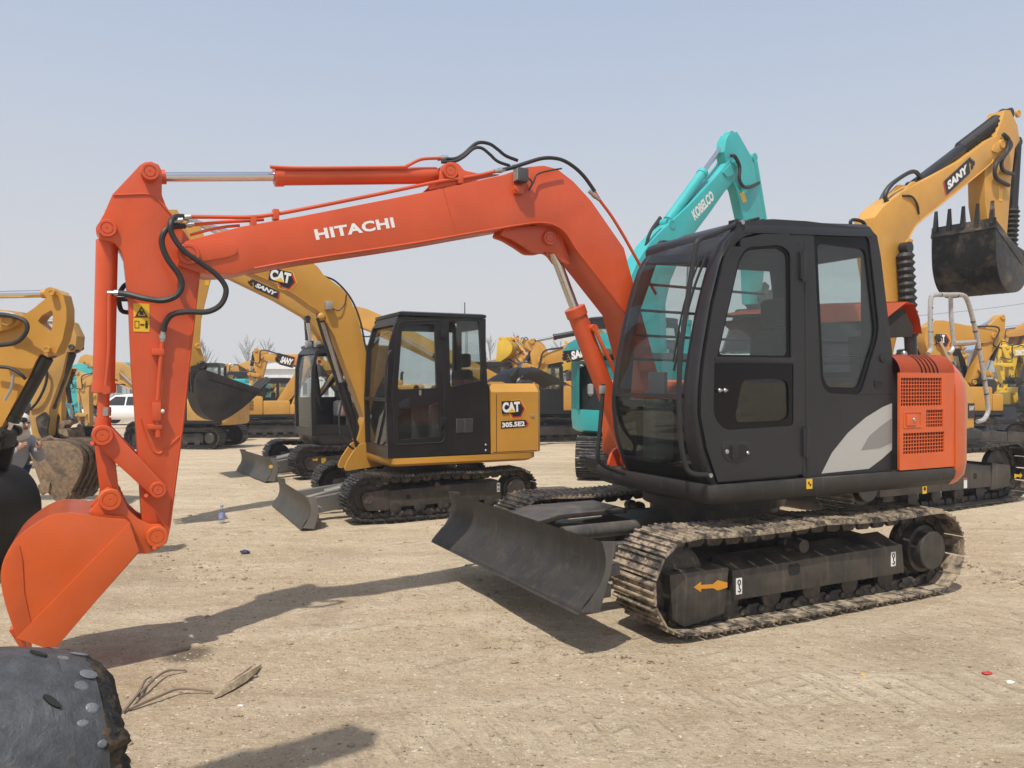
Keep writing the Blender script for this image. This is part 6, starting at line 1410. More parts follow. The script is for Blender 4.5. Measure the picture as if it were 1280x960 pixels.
# ---- tall amber machine at the right, bucket in the air
def right_machine():
    cx, cy, hd, hs = 4.72, 10.8, 30, 0
    U = Frame(cx, cy, hd, 0, hs); root = empty('tall_amber_excavator', (cx, cy, 0), R(hd))
    tag(root, 'amber excavator with black bucket raised high, right behind the orange one', 'excavator')
    W = 2.44
    inf = undercarriage(root, 3.7, W, 0.5, 0.80, 'objects', 'shoe_clean', pitch=0.17)
    Tq = Frame(cx, cy, hd); y = -(W/2-0.10)
    fr = inf[-1]['frame']
    for px, py, m, w_, h_ in ((1156, 611, 'yellowvinyl', 0.085, 0.12), (1207, 604, 'white', 0.07, 0.125), (1254, 600, 'yellowvinyl', 0.075, 0.115)):
        c = Tq.at(px, py, y); q = B(); q.prism(rrect(c[0]-w_/2, c[0]+w_/2, c[1]-h_/2, c[1]+h_/2, 0.004), y-0.003, y-0.001); q.make('sticker', m, fr)
        if m == 'yellowvinyl':
            q = B(); q.prism(arc(c[0], c[1], 0.024, 0, 360, 10)[:-1], y-0.0045, y-0.0035); q.box(c[0]-0.028, c[0]+0.028, y-0.0045, y-0.0035, c[1]+0.032, c[1]+0.042); q.make('sticker_mark', 'blackvinyl', fr)
        else:
            q = B(); q.box(c[0]-w_*0.5, c[0]+w_*0.5, y-0.0045, y-0.0035, c[1]+h_*0.32, c[1]+h_*0.49); q.make('sticker_mark', 'red', fr)
    ar = [Tq.at(*p, y) for p in [(1277, 594), (1274, 598), (1274, 596), (1270, 596), (1267, 598), (1267, 592), (1270, 593), (1274, 593), (1274, 591)]]
    q = B(); q.prism(ar, y-0.016, y-0.013); q.make('arrow_mark', 'yellowvinyl', fr)
    Rm = Matrix.Rotation(R(hs), 4, 'Z')
    k = 0.82
    house_generic(root, k, 'sanyyellow', R(hs), hw=1.40, front=0.72, rear=-2.2, z0=1.02, hood=2.0, cab=True, zcab=2.45, cabf=0.7, cabr=-0.9)
    # toolbox corner with wrapped hand rail, black step and label
    hw = 1.40*k
    def fin(o): o.data.transform(Rm); return o
    q = B(); q.loft([[(x, y_, z) for x, y_ in ((0.62, -hw-0.01), (0.62, -0.5), (-0.6, -0.5), (-0.6, -hw-0.01))] for z in (1.0, 1.45)]+[[(x, y_, 1.72) for x, y_ in ((0.40, -hw+0.06), (0.40, -0.5), (-0.6, -0.5), (-0.6, -hw+0.06))]]); fin(q.make('tool_box', 'sanyyellow', root, sharp=20))
    q = B(); q.box(0.2, 0.80, -hw-0.03, -0.5, 0.84, 0.98, 0.04); fin(q.make('step', 'skirt', root))
    at = lambda px, py, l: U.at(px, py, l)
    P3 = lambda px, py, l: (at(px, py, l)[0], l, at(px, py, l)[1])
    a = at(1210, 523, -hw-0.012); e = at(1218, 504, -hw-0.012)
    q = B(); q.box(min(a[0], e[0]), max(a[0], e[0]), -hw-0.016, -hw-0.012, a[1], e[1]); pl = fin(q.make('name_plate', 'blackvinyl', root))
    t = side_text('SANY', pl, None, (min(a[0], e[0])+0.02, e[1]-0.09), (max(a[0], e[0])-0.01, e[1]-0.09), 0.06, -hw-0.018, 'white', 0.03, 0.1, -1); t.matrix_basis = Rm @ t.matrix_basis
    l_ = -hw-0.03
    q = B(); q.tube([P3(*p, l_) for p in [(1160, 442), (1164, 436), (1163, 420), (1163, 376), (1168, 369), (1185, 368.5), (1203, 369), (1209, 376), (1214, 392), (1222, 425), (1229, 465), (1235, 506), (1234, 518), (1229, 525), (1222, 527)]], 0.028, 10, 3); rl = fin(q.make('wrapped_rail', 'wrap', root))
    q = B(); q.tube([P3(*p, l_+0.05) for p in [(1188, 370), (1189, 400), (1192, 428), (1190, 438), (1186, 442)]], 0.026, 10, 3); fin(q.make('rail_post', 'wrap', rl))
    q = B(); q.tube([P3(*p, l_+0.02) for p in [(1193, 429), (1222, 427)]], 0.026, 10, 3); fin(q.make('rail_bar', 'wrap', rl))
    bands = B()
    for px, py in ((1163, 400), (1163, 385), (1163, 415), (1216, 402), (1219, 414), (1224, 436), (1227, 452), (1230, 475), (1233, 492), (1175, 368.5), (1196, 369)):
        c = Vector(P3(px, py, l_)); d = Vector((1, 0, 0)) if py < 370 else Vector((0.12, 0, 1)) if px < 1170 else Vector((-0.45, 0, 1)); d.normalize(); bands.cyl(c-d*0.008, c+d*0.008, 0.0295, 10)
    bands.make('tape_band', 'interior', rl).data.transform(Rm)
    # front
    near = -0.16
    top = [(1106, 380), (1098, 330), (1092, 295), (1093, 272), (1104, 258), (1127, 240), (1200, 201), (1235, 175), (1248, 169), (1256, 173)]
    bot = [(1258, 183), (1252, 192), (1240, 202), (1230, 212), (1157, 271), (1141, 287), (1130, 312), (1128, 345), (1131, 380)]
    pts = [at(*p, near) for p in top]+[at(*p, near) for p in bot]+[(0.30, 1.55), (0.25, 1.2), (0.0, 1.2)]
    q = B(); q.prism(pts, -0.16, 0.16, 0.015); bo = q.make('boom', 'sanyyellow', root, sharp=25)
    q = B(); q.tube([(x, near-0.001, z) for x, z in [at(*p, near) for p in [(1129, 345), (1131, 312), (1142, 286), (1158, 270), (1231, 211), (1241, 200)]]], 0.010, 6, 3); q.tube([(x, near+0.02, z) for x, z in [at(*p, near) for p in [(1100, 300), (1104, 275), (1118, 256), (1140, 240), (1200, 206), (1237, 180)]]], 0.018, 6, 3); q.make('pipe', 'sanyyellow', bo)
    brand_block('SANY', bo, at(1184.5, 238, near), at(1210, 214, near), 0.115, near-0.003, -1, 'field')
    q = B(); q.prism(rounded([at(*p, near) for p in [(1126, 318), (1127, 307), (1134, 298), (1140, 300), (1136, 313), (1129, 321)]], 0.03), near-0.02, near-0.001, 0.004); q.make('cylinder_lug', 'sanyyellow', bo)
    q = B(); q.prism(rounded([at(*p, near) for p in [(1238, 190), (1240, 182), (1250, 176), (1256, 178), (1255, 185), (1245, 192)]], 0.03), near-0.02, near-0.001, 0.004); q.make('tip_plate', 'sanyyellow', bo)
    lug = rounded([at(*p, -0.1) for p in [(1122, 252), (1130, 236), (1139, 227), (1146, 230), (1150, 240), (1135, 250)]], 0.03)
    for sd in (-1, 1):
        q = B(); q.prism(lug, sd*0.08, sd*0.13, 0.005); q.make('cylinder_lug', 'sanyyellow', bo)
    am = [at(*p, -0.13) for p in [(1253, 146), (1255, 138), (1262, 138), (1271, 157), (1274, 176), (1268, 186), (1263, 230), (1258, 300), (1252, 338), (1244, 338), (1238, 300), (1231, 255), (1230, 215), (1240, 180), (1248, 160)]]
    q = B(); q.prism(am, -0.13, 0.13, 0.012); ar_ = q.make('arm', 'sanyyellow', root, sharp=25)
    pins(ar_, at(1259, 146, 0), 0, 0.14, 0.06, 'sanyyellow'); pins(bo, at(1250, 181, -0.16), 0, 0.17, 0.07, 'sanyyellow')
    a = at(1247, 236, -0.13); e = at(1252, 252, -0.13); q = B(); q.prism(rrect(a[0], e[0], e[1], a[1], 0.004), -0.136, -0.132); q.make('warning_label', 'yellowvinyl', ar_)
    # arm cylinder in dark wrapping, bucket cylinder with bellows
    b0 = at(1140, 234, 0); b1 = at(1258, 143, 0)
    hyd(root, b0, b1, 0.085, 0.62, 'gloss_black', 0.0, 'gloss_black', 0.6, name='arm_cylinder')
    def bellows(p0, p1, r, n, nm):
        w_ = B(); prof = []
        for i in range(n*2+1): prof.append((i/(n*2), r if i % 2 else r*0.70))
        w_.cyl((p0[0], 0, p0[1]), (p1[0], 0, p1[1]), r, 14, prof=prof); return w_.make(nm, 'rubber', root, sharp=20)
    bellows(at(1200, 187, 0), at(1256, 144, 0), 0.115, 16, 'arm_cylinder_sleeve')
    hyd(root, at(1270, 178, 0), at(1262, 322, 0), 0.07, 0.60, 'gloss_black', 0.0, 'gloss_black', 0.6, name='bucket_cylinder')
    bellows(at(1265, 262, 0), at(1262, 315, 0), 0.11, 9, 'bucket_cylinder_sleeve')
    hyd(root, (0.75, 1.25), at(1131, 310, -0.25), 0.08, 0.55, 'gloss_black', -0.26, 'gloss_black', 0.6, name='boom_cylinder')
    w_ = B(); prof = [(i/24, 0.12 if i % 2 else 0.085) for i in range(25)]; p0 = at(1131, 316, -0.26); w_.cyl((p0[0], -0.26, p0[1]), (p0[0]*0.45+0.75*0.55, -0.26, p0[1]*0.45+1.25*0.55), 0.12, 14, prof=prof); w_.make('boom_cylinder_sleeve', 'rubber', root, sharp=20)
    q = B(); q.tube([P3(1118, 262, -0.1), P3(1106, 248, -0.1), P3(1113, 232, -0.1), P3(1132, 218, -0.1), P3(1143, 215, -0.08), P3(1150, 222, -0.05)], 0.030, 8); q.tube([P3(1100, 264, 0.1), P3(1101, 250, 0.1), P3(1112, 232, 0.1), P3(1130, 219, 0.08)], 0.030, 8); q.make('boom_hose', 'hose', root)
    q = B(); q.tube([P3(1253, 168, -0.2), P3(1260, 176, -0.22), P3(1257, 192, -0.22), P3(1245, 205, -0.22), P3(1244, 222, -0.2), P3(1260, 232, -0.17)], 0.030, 8); q.tube([P3(1254, 170, -0.16), P3(1263, 182, -0.2), P3(1252, 200, -0.2), P3(1253, 213, -0.2), P3(1266, 218, -0.12)], 0.028, 8); q.make('arm_hose', 'hose', root)
    q = B(); q.tube([P3(1127, 245, near), P3(1139, 246, near-0.02), P3(1146, 256, near-0.02), P3(1148, 268, near-0.01)], 0.015, 6); q.make('lamp_wire', 'hose', bo)
    A = at(1249, 336, 0); Bq = at(1240, 362, 0); tp = at(1203, 283, 0)
    make_bucket(root, A, Bq, tp, 0.95, 'bucketworn', 5, 'bucketworn', earw=0.16, depth=0.85, tooth_len=0.30)
    bucket_links(root, at(1252, 312, 0), at(1266, 322, 0), Bq, 0.17, 'bucketblack', 0.06)
    names = ('boom', 'arm', 'arm_cylinder', 'bucket_cylinder', 'boom_cylinder', 'arm_hose', 'boom_hose', 'bucket', 'arm_cylinder_sleeve', 'bucket_cylinder_sleeve', 'boom_cylinder_sleeve', 'guide_link', 'bucket_link', 'pivot_pin')
    for ch in root.children:
        if ch.name.split('.')[0] in names:
            for o in [ch]+list(ch.children)+[g for c2 in ch.children for g in c2.children]:
                if 'lettering' in o.name: o.matrix_basis = Rm @ o.matrix_basis
                else: o.data.transform(Rm)
    return root
# ---- machines at the left edge: only their front ends stand in the frame, bodies beyond it
def left_near():
    cx, cy, hd = -6.9, 6.35, 4
    U = Frame(cx, cy, hd); root = empty('left_edge_excavator', (cx, cy, 0), R(hd))
    tag(root, 'yellow excavator arm with black bucket at the left edge, chrome rod on top', 'excavator')
    k = 0.62; lb = 0.0; nr = -0.11
    at = lambda px, py, l=0.0: U.at(px, py, l); P3 = lambda px, py, l: (at(px, py, l)[0], l, at(px, py, l)[1])
    undercarriage(root, 2.4, 1.9, 0.4, 0.6, 'joined', 'shoe_clean', pitch=0.15); house_generic(root, k, 'catyellow', 0, front=1.0, rear=-1.9, z0=1.05, hood=2.1, zcab=3.5)
    am = [at(*p, -0.10) for p in [(57, 371), (61, 363), (67, 361), (77, 368), (81, 385), (81, 400), (76, 424), (68, 441), (58, 446), (48, 442), (42, 452), (33, 472), (0, 532), (-25, 575), (-40, 570), (-38, 545), (-25, 480), (-20, 420), (0, 415), (20, 398), (40, 385)]]
    hole = rounded([at(*p, -0.10) for p in [(45, 401), (50, 394), (62, 387), (64, 391), (63, 410), (60, 416)]], 0.015, 3)
    q = B(); q.prism(am, -0.07, 0.07, 0.0, [hole]); ar = q.make('arm', 'catyellow', root, sharp=25)
    for p in ((66, 366), (60, 437)): pins(ar, at(*p, -0.1), 0, 0.10, 0.028, 'catyellow')
    bo = [at(*p, -0.13) for p in [(-150, 390), (-60, 388), (-10, 386), (12, 388), (24, 396), (22, 406), (10, 412), (-30, 420), (-150, 440)]]
    q = B(); q.prism(bo, -0.13, 0.13, 0.01); bm_ = q.make('boom', 'catyellow', root, sharp=25)
    q = B(); q.prism([(x, z) for x, z in [at(-150, 390), at(-150, 440), (0.5, 1.0), (0.2, 0.9), (0.1, 1.1)]], -0.13, 0.13); q.make('boom_root', 'catyellow', bm_)
    pins(bm_, at(11, 400, -0.13), 0, 0.135, 0.05, 'catyellow')
    hyd(root, at(-160, 372), at(66, 367), 0.05, 0.45, 'catyellow', 0.0, 'chrome', 0.62, name='arm_cylinder')
    hyd(root, at(62, 440), at(2, 548), 0.055, 0.80, 'gloss_black', 0.0, 'chrome', 0.55, name='bucket_cylinder')
    q = B(); q.tube([P3(-5, 393, -0.17), P3(15, 395, -0.19), P3(32, 402, -0.2), P3(33, 415, -0.2), P3(20, 428, -0.19), P3(-5, 432, -0.17)], 0.018, 8); q.tube([P3(-10, 458, -0.14), P3(12, 460, -0.15), P3(26, 468, -0.15), P3(32, 474, -0.13)], 0.014, 8); q.make('arm_hose', 'hose', root)
    q = B(); q.tube([P3(-4, 390, -0.14), P3(14, 392, -0.16), P3(24, 398, -0.17)], 0.013, 8); q.tube([P3(17, 468, -0.12), P3(14, 485, -0.12), P3(6, 500, -0.12)], 0.012, 8); q.make('pipe', 'galv', ar)
    A = at(-24, 568); Bq = at(6, 556)
    w_ = 0.62; K = lambda px, py: U.at(px, py, w_/2)
    back = spline([K(*p) for p in [(-30, 590), (-8, 580), (14, 580), (32, 589), (45, 606), (51, 630), (48, 655), (36, 685), (15, 715), (-8, 738)]], 3)
    bucket_shell(root, back, A, Bq, w_, 'bucketblack', 4, 'bucketworn', earw=0.11, tooth_len=0.1)
    bucket_links(root, at(-10, 540), at(8, 540), Bq, 0.12, 'bucketblack', 0.05)
    return root
def left_second():
    cx, cy, hd = -9.6, 9.7, 3
    U = Frame(cx, cy, hd); root = empty('left_muddy_excavator', (cx, cy, 0), R(hd))
    tag(root, 'yellow excavator with a mud-caked bucket hanging at the left', 'excavator')
    at = lambda px, py, l=0.0: U.at(px, py, l); P3 = lambda px, py, l: (at(px, py, l)[0], l, at(px, py, l)[1])
    undercarriage(root, 2.6, 2.0, 0.4, 0.6, 'joined', 'shoe_clean', pitch=0.15); house_generic(root, 0.7, 'oldyellow', 0, front=1.0, rear=-1.9, hood=2.0)
    am = [at(*p, -0.11) for p in [(74, 404), (80, 399), (88, 403), (96, 420), (95, 432), (90, 440), (84, 440), (77, 470), (62, 510), (58, 545), (48, 552), (40, 545), (36, 520), (44, 470), (58, 425)]]
    q = B(); q.prism(am, -0.11, 0.11, 0.012); ar = q.make('arm', 'oldyellow', root, sharp=25)
    pins(ar, at(90, 434, -0.11), 0, 0.11, 0.035, 'roller'); pins(ar, at(82, 405, -0.11), 0, 0.11, 0.035, 'oldyellow')
    bo = [at(*p, -0.14) for p in [(-120, 400), (0, 402), (50, 412), (64, 420), (62, 434), (48, 440), (0, 436), (-120, 450)]]
    q = B(); q.prism(bo, -0.14, 0.14, 0.01); bm_ = q.make('boom', 'oldyellow', root, sharp=25)
    q = B(); q.prism([at(-120, 400), at(-120, 450), (0.5, 1.2), (0.2, 1.0)], -0.14, 0.14); q.make('boom_root', 'oldyellow', bm_)
    hyd(root, at(-80, 395), at(81, 403), 0.06, 0.5, 'oldyellow', 0.0, 'chrome', 0.55, name='arm_cylinder')
    hyd(root, at(91, 436), at(57, 522), 0.065, 0.85, 'roller', 0.0, 'chrome', 0.5, name='bucket_cylinder')
    q = B(); q.tube([P3(48, 455, -0.15), P3(58, 462, -0.17), P3(57, 480, -0.17), P3(48, 500, -0.16), P3(38, 512, -0.13)], 0.016, 8); q.make('arm_hose', 'hose', root)
    q = B()
    for sd in (-1, 1): q.prism(rounded([at(*p, -0.1) for p in [(46, 522), (58, 514), (63, 522), (60, 540), (66, 552), (58, 556), (50, 540)]], 0.03), sd*0.10, sd*0.14)
    q.make('guide_link', 'roller', root)
    A = at(50, 550); Bq = at(70, 548)
    w_ = 0.75; K = lambda px, py: U.at(px-9, py, -w_/2)
    back = spline([K(*p) for p in [(44, 560), (58, 553), (82, 551), (100, 556), (111, 566), (113, 580), (106, 600), (92, 625)]], 3)
    bk = bucket_shell(root, back, A, Bq, w_, 'bucketmud', 4, 'bucketmud', earw=0.13, tooth_len=0.06)
    q = B(); q.prism([K(*p) for p in [(58, 606), (64, 600), (73, 603), (72, 614), (64, 619), (59, 615)]], -w_/2-0.04, -w_/2-0.012, 0.01); q.make('side_tooth', 'bucketmud', bk)
    q = B(); q.prism([K(*p) for p in [(44, 560), (92, 625), (80, 628), (60, 606)]], -w_/2-0.012, -w_/2+0.012); q.make('mouth_plate', 'bucketmud', bk)
    for sx in (-0.25, -0.1, 0.05, 0.2):
        q = B(); rows = [[(x+0.015, sx-0.03, z), (x+0.015, sx+0.03, z)] for x, z in spline([K(*p) for p in [(101, 556.5), (112, 566), (114.5, 580), (107.5, 600), (95, 622)]], 3)]
        q.sheet(rows, 0.014); q.make('wear_strip', 'bucketmud', bk)
    return root
# ---- machines farther off, by their joints
def yard_fall(y): return -min(1.3, 0.025*max(0.0, y-16.0))      # the yard falls gently away
def far_machine(name, label, cx, cy, hd, k, mat, tip, knee, armtop, armend, btip, bmat='bucketblack', text=None, style='plain', side=None, cab=True, hood=2.05, bw=0.19, bh=0.33, cyl=None, house=0.0, blink=None, group='excavators far across the yard', barrel=None, bucket_w=1.0, cabmat='gloss_black', tw=None, bcm=None, armw=1.0, lower='gloss_black', uc='joined'):
    gz = yard_fall(cy); U = Frame(cx, cy, hd, gz); root = empty(name, (cx, cy, gz), R(hd)); tag(root, label, 'excavator', group)
    at = lambda p: U.at(*p) if p[0] > 20 or p[0] < -20 or p[1] > 20 else p
    undercarriage(root, 4.0*k, 2.8*k, 0.6*k, 0.92*k, uc, 'shoe_clean', pitch=0.19*k, holes=False)
    house_generic(root, k, mat, R(house), cab=cab, hood=hood, cabmat=cabmat, lower=lower)
    bo, am, cen, half = front_end(root, k, (0.25*k, 1.55*k), at(knee), at(tip), at(armtop), at(armend), at(btip), mat, bmat, bh=bh, bw=bw, cylmat=cyl, blink=None if blink is None else at(blink), barrel=barrel, bucket_w=bucket_w, bucketcylmat=bcm, armw=armw)
    if text:
        sd = side
        p0, p1, h = tw
        brand_block(text, bo, U.at(*p0, sd*bw*k), U.at(*p1, sd*bw*k), h, sd*(bw*k+0.003), sd, style)
    return root
def far_machines():
    # centre distance, between the yellow mini and the teal machine
    far_machine('far_excavator', 'far amber excavator with lettered boom between the yellow mini and the teal machine', 4.2, 21.5, 186, 0.95, 'sanyyellow', (676, 451), (752, 428), (664, 427), (668, 480), (655, 500), text='SANY', style='field', side=1, tw=((715, 450), (742, 442.5), 0.22), cyl='gloss_black', barrel=0.66, bh=0.27)
    far_machine('far_excavator', 'bright yellow excavator with dark body seen past the raised black hood', 3.35, 27, 200, 0.85, 'brightyellow', (690, 462), (735, 440), (684, 450), (714, 515), (700, 522), cabmat='gloss_black', lower='dark', hood=1.9)
    far_machine('far_excavator', 'amber excavator just right of the yellow mini cab, arm folded up', -0.3, 30, 150, 0.9, 'sanyyellow', (652, 452), (612, 462), (658, 446), (628, 424), (628, 455), bmat='brightyellow', text='SANY', style='field', side=-1, tw=((607, 464), (620, 461), 0.25))
    # left of the yellow mini
    far_machine('far_excavator', 'amber excavator with logo boom and dark cab beyond the black bucket', -7.9, 26.5, 20, 0.66, 'sanyyellow', (420, 458), (388, 455), (425, 452), (425, 490), (415, 500))
    far_machine('far_excavator', 'far amber machine with lettered boom pointing left behind the dark open cab', -5.0, 27.5, 187, 0.85, 'sanyyellow', (328, 446), (388, 452), (321, 438), (324, 482), (338, 488), text='SANY', style='field', side=1, tw=((350, 453), (365, 457), 0.22), cyl='gloss_black', bh=0.25)
    far_machine('far_excavator', 'amber excavator on dusty tracks partly hidden by the black bucket', -9.6, 23.5, 165, 0.66, 'sanyyellow', (190, 440), (215, 425), (184, 432), (187, 470), (196, 478), cabmat='sanyyellow')
    # far left group
    far_machine('far_excavator', 'yellow excavator with black arm cylinder left of the orange bucket cylinder', -9.9, 14.0, 2, 0.55, 'catyellow', (70, 472), (20, 450), (90, 462), (76, 545), (95, 556), bmat='bucketmud', bcm='gloss_black', cyl='gloss_black')
    far_machine('far_excavator', 'old yellow excavator with small dark bucket beside the white car', -8.3, 20.5, 175, 0.62, 'oldyellow', (108, 478), (148, 462), (100, 466), (112, 530), (118, 556), bmat='bucketworn')
    far_machine('far_excavator', 'teal excavator with long low boom far behind the orange arm', -12.6, 34, 185, 0.95, 'teal', (95, 478), (165, 462), (88, 470), (98, 515), (108, 522))
    far_machine('far_excavator', 'yellow excavator seen between the orange arm and its cylinder', -10.6, 27.0, 178, 0.7, 'sanyyellow', (120, 478), (150, 472), (114, 468), (122, 505), (130, 515))
    # right group
    far_machine('far_excavator', 'yellow excavator with hexagon logo boom behind the silver wrapped rail', 10.4, 19.5, 8, 0.85, 'catyellow', (1236, 420), (1165, 418), (1248, 397), (1212, 478), (1222, 498), text='CAT', style='hex', side=-1, tw=((1170, 429), (1181, 428.5), 0.20), cyl='gloss_black', cab=True, bh=0.36)
    far_machine('far_excavator', 'small yellow excavator arm and bucket right of the wrapped rail', 19.6, 30, 170, 0.7, 'brightyellow', (1251, 433), (1285, 440), (1250, 424), (1256, 485), (1262, 505), bmat='brightyellow')
    far_machine('far_excavator', 'yellow excavator with grey cab at the right edge', 18.0, 27, 178, 0.9, 'brightyellow', (1262, 440), (1310, 437), (1256, 434), (1262, 470), (1270, 478), text='KOMATSU', style='plain', side=1, tw=((1268, 445), (1283, 444.5), 0.20), cabmat='interior', bh=0.24)
    # second row, farther off
    far_machine('far_excavator', 'distant amber excavator with arm raised above the yellow mini engine cover', 1.9, 36, 20, 0.9, 'sanyyellow', (652, 428), (672, 436), (645, 424), (640, 452), (645, 462))
    far_machine('far_excavator', 'distant yellow excavator with folded arm right of the raised far arms', 4.6, 38, 160, 0.95, 'brightyellow', (716, 436), (744, 430), (708, 428), (712, 462), (722, 468))
    far_machine('far_excavator', 'distant yellow excavator behind the wrapped rail with its boom up', 21.0, 40, 10, 0.95, 'sanyyellow', (1196, 432), (1170, 424), (1206, 424), (1200, 455), (1190, 462))
    far_machine('far_excavator', 'distant dark-armed yellow excavator at the right frame edge', 26.0, 41, 172, 0.95, 'catyellow', (1255, 418), (1290, 410), (1248, 410), (1252, 446), (1262, 452), cyl='gloss_black')
    far_machine('far_excavator', 'distant yellow excavator with bent arm far left above the muddy bucket', -25.0, 45, 8, 0.9, 'sanyyellow', (128, 458), (108, 450), (136, 452), (132, 486), (122, 492))
    far_machine('far_excavator', 'distant teal excavator with boom up left of the white car', -25.5, 42, 6, 0.9, 'teal', (118, 465), (98, 462), (126, 460), (122, 486), (116, 490))
    far_machine('far_excavator', 'distant amber excavator between black hanging bucket and far lettered boom', -13.0, 40, 175, 0.9, 'sanyyellow', (290, 462), (318, 458), (284, 456), (288, 484), (296, 490))
    far_machine('far_excavator', 'amber excavator boom rising behind the black mini cab', 0.8, 24, 195, 0.8, 'sanyyellow', (395, 402), (455, 398), (392, 388), (402, 455), (410, 470), cyl='gloss_black')
from mathutils import noise as mn
# ---- white car, dark car
def car(name, label, x, y, hd, mat, group='cars parked at the back'):
    root = empty(name, (x, y, yard_fall(y)), R(hd)); tag(root, label, 'car', group)
    L, Wd = 4.6, 1.78
    b = B(); rings = []
    st = [(-2.3, 0.55, 0.75, 0.9), (-2.2, 0.38, 0.95, 0.97), (-1.6, 0.30, 1.0, 1.0), (-0.4, 0.28, 0.98, 1.0), (0.9, 0.28, 0.95, 1.0), (1.7, 0.30, 0.86, 0.98), (2.2, 0.36, 0.72, 0.92), (2.3, 0.48, 0.62, 0.85)]
    for x_, z0, z1, w_ in st:
        h = Wd/2*w_; rings.append([(x_, -h*0.9, z0), (x_, -h, z0+0.12), (x_, -h, z1-0.12), (x_, -h*0.9, z1), (x_, h*0.9, z1), (x_, h, z1-0.12), (x_, h, z0+0.12), (x_, h*0.9, z0)])
    b.loft(rings); b.make('body', mat, root, sharp=60)
    b = B(); rings = []
    for x_, z1, w_ in ((-1.9, 1.0, 0.92), (-1.15, 1.42, 0.74), (-0.3, 1.50, 0.72), (0.35, 1.44, 0.73), (1.15, 0.95, 0.90)):
        h = Wd/2*w_; h0 = Wd/2*0.93; rings.append([(x_, -h0, 0.93), (x_, -h, z1), (x_, h, z1), (x_, h0, 0.93)])
    b.loft(rings); b.make('roof', mat, root, sharp=60)
    for sd in (-1, 1):
        for xa, xb, ta, tb in ((-1.45, -0.30, -1.05, -0.30), (-0.22, 0.85, -0.22, 0.32)):
            q = B(); y0 = sd*(Wd/2*0.935); y1 = sd*(Wd/2*0.765)
            q.face([(xa, y0, 0.97), (xb, y0, 0.97), (tb, y1, 1.38), (ta, y1, 1.38)]); q.make('side_window', 'blackvinyl', root)
        for xw in (-1.4, 1.4):
            q = B(); q.cyl((xw, sd*(Wd/2-0.20), 0.33), (xw, sd*(Wd/2+0.01), 0.33), 0.33, 20, prof=[(0, .3), (.1, .33), (.9, .33), (1, .29), (1, .21), (.95, .2)]); wh = q.make('wheel', 'rubber', root)
            q = B(); q.cyl((xw, sd*(Wd/2-0.10), 0.33), (xw, sd*(Wd/2+0.008), 0.33), 0.2, 16, prof=[(0, .2), (1, .2), (1, .1), (.8, .05)]); q.make('rim', 'steel', wh)
    q = B(); q.box(2.24, 2.31, -0.75, -0.45, 0.55, 0.68, 0.02); q.make('headlight', 'white', root); q = B(); q.box(2.24, 2.31, 0.45, 0.75, 0.55, 0.68, 0.02); q.make('headlight', 'white', root)
    return root
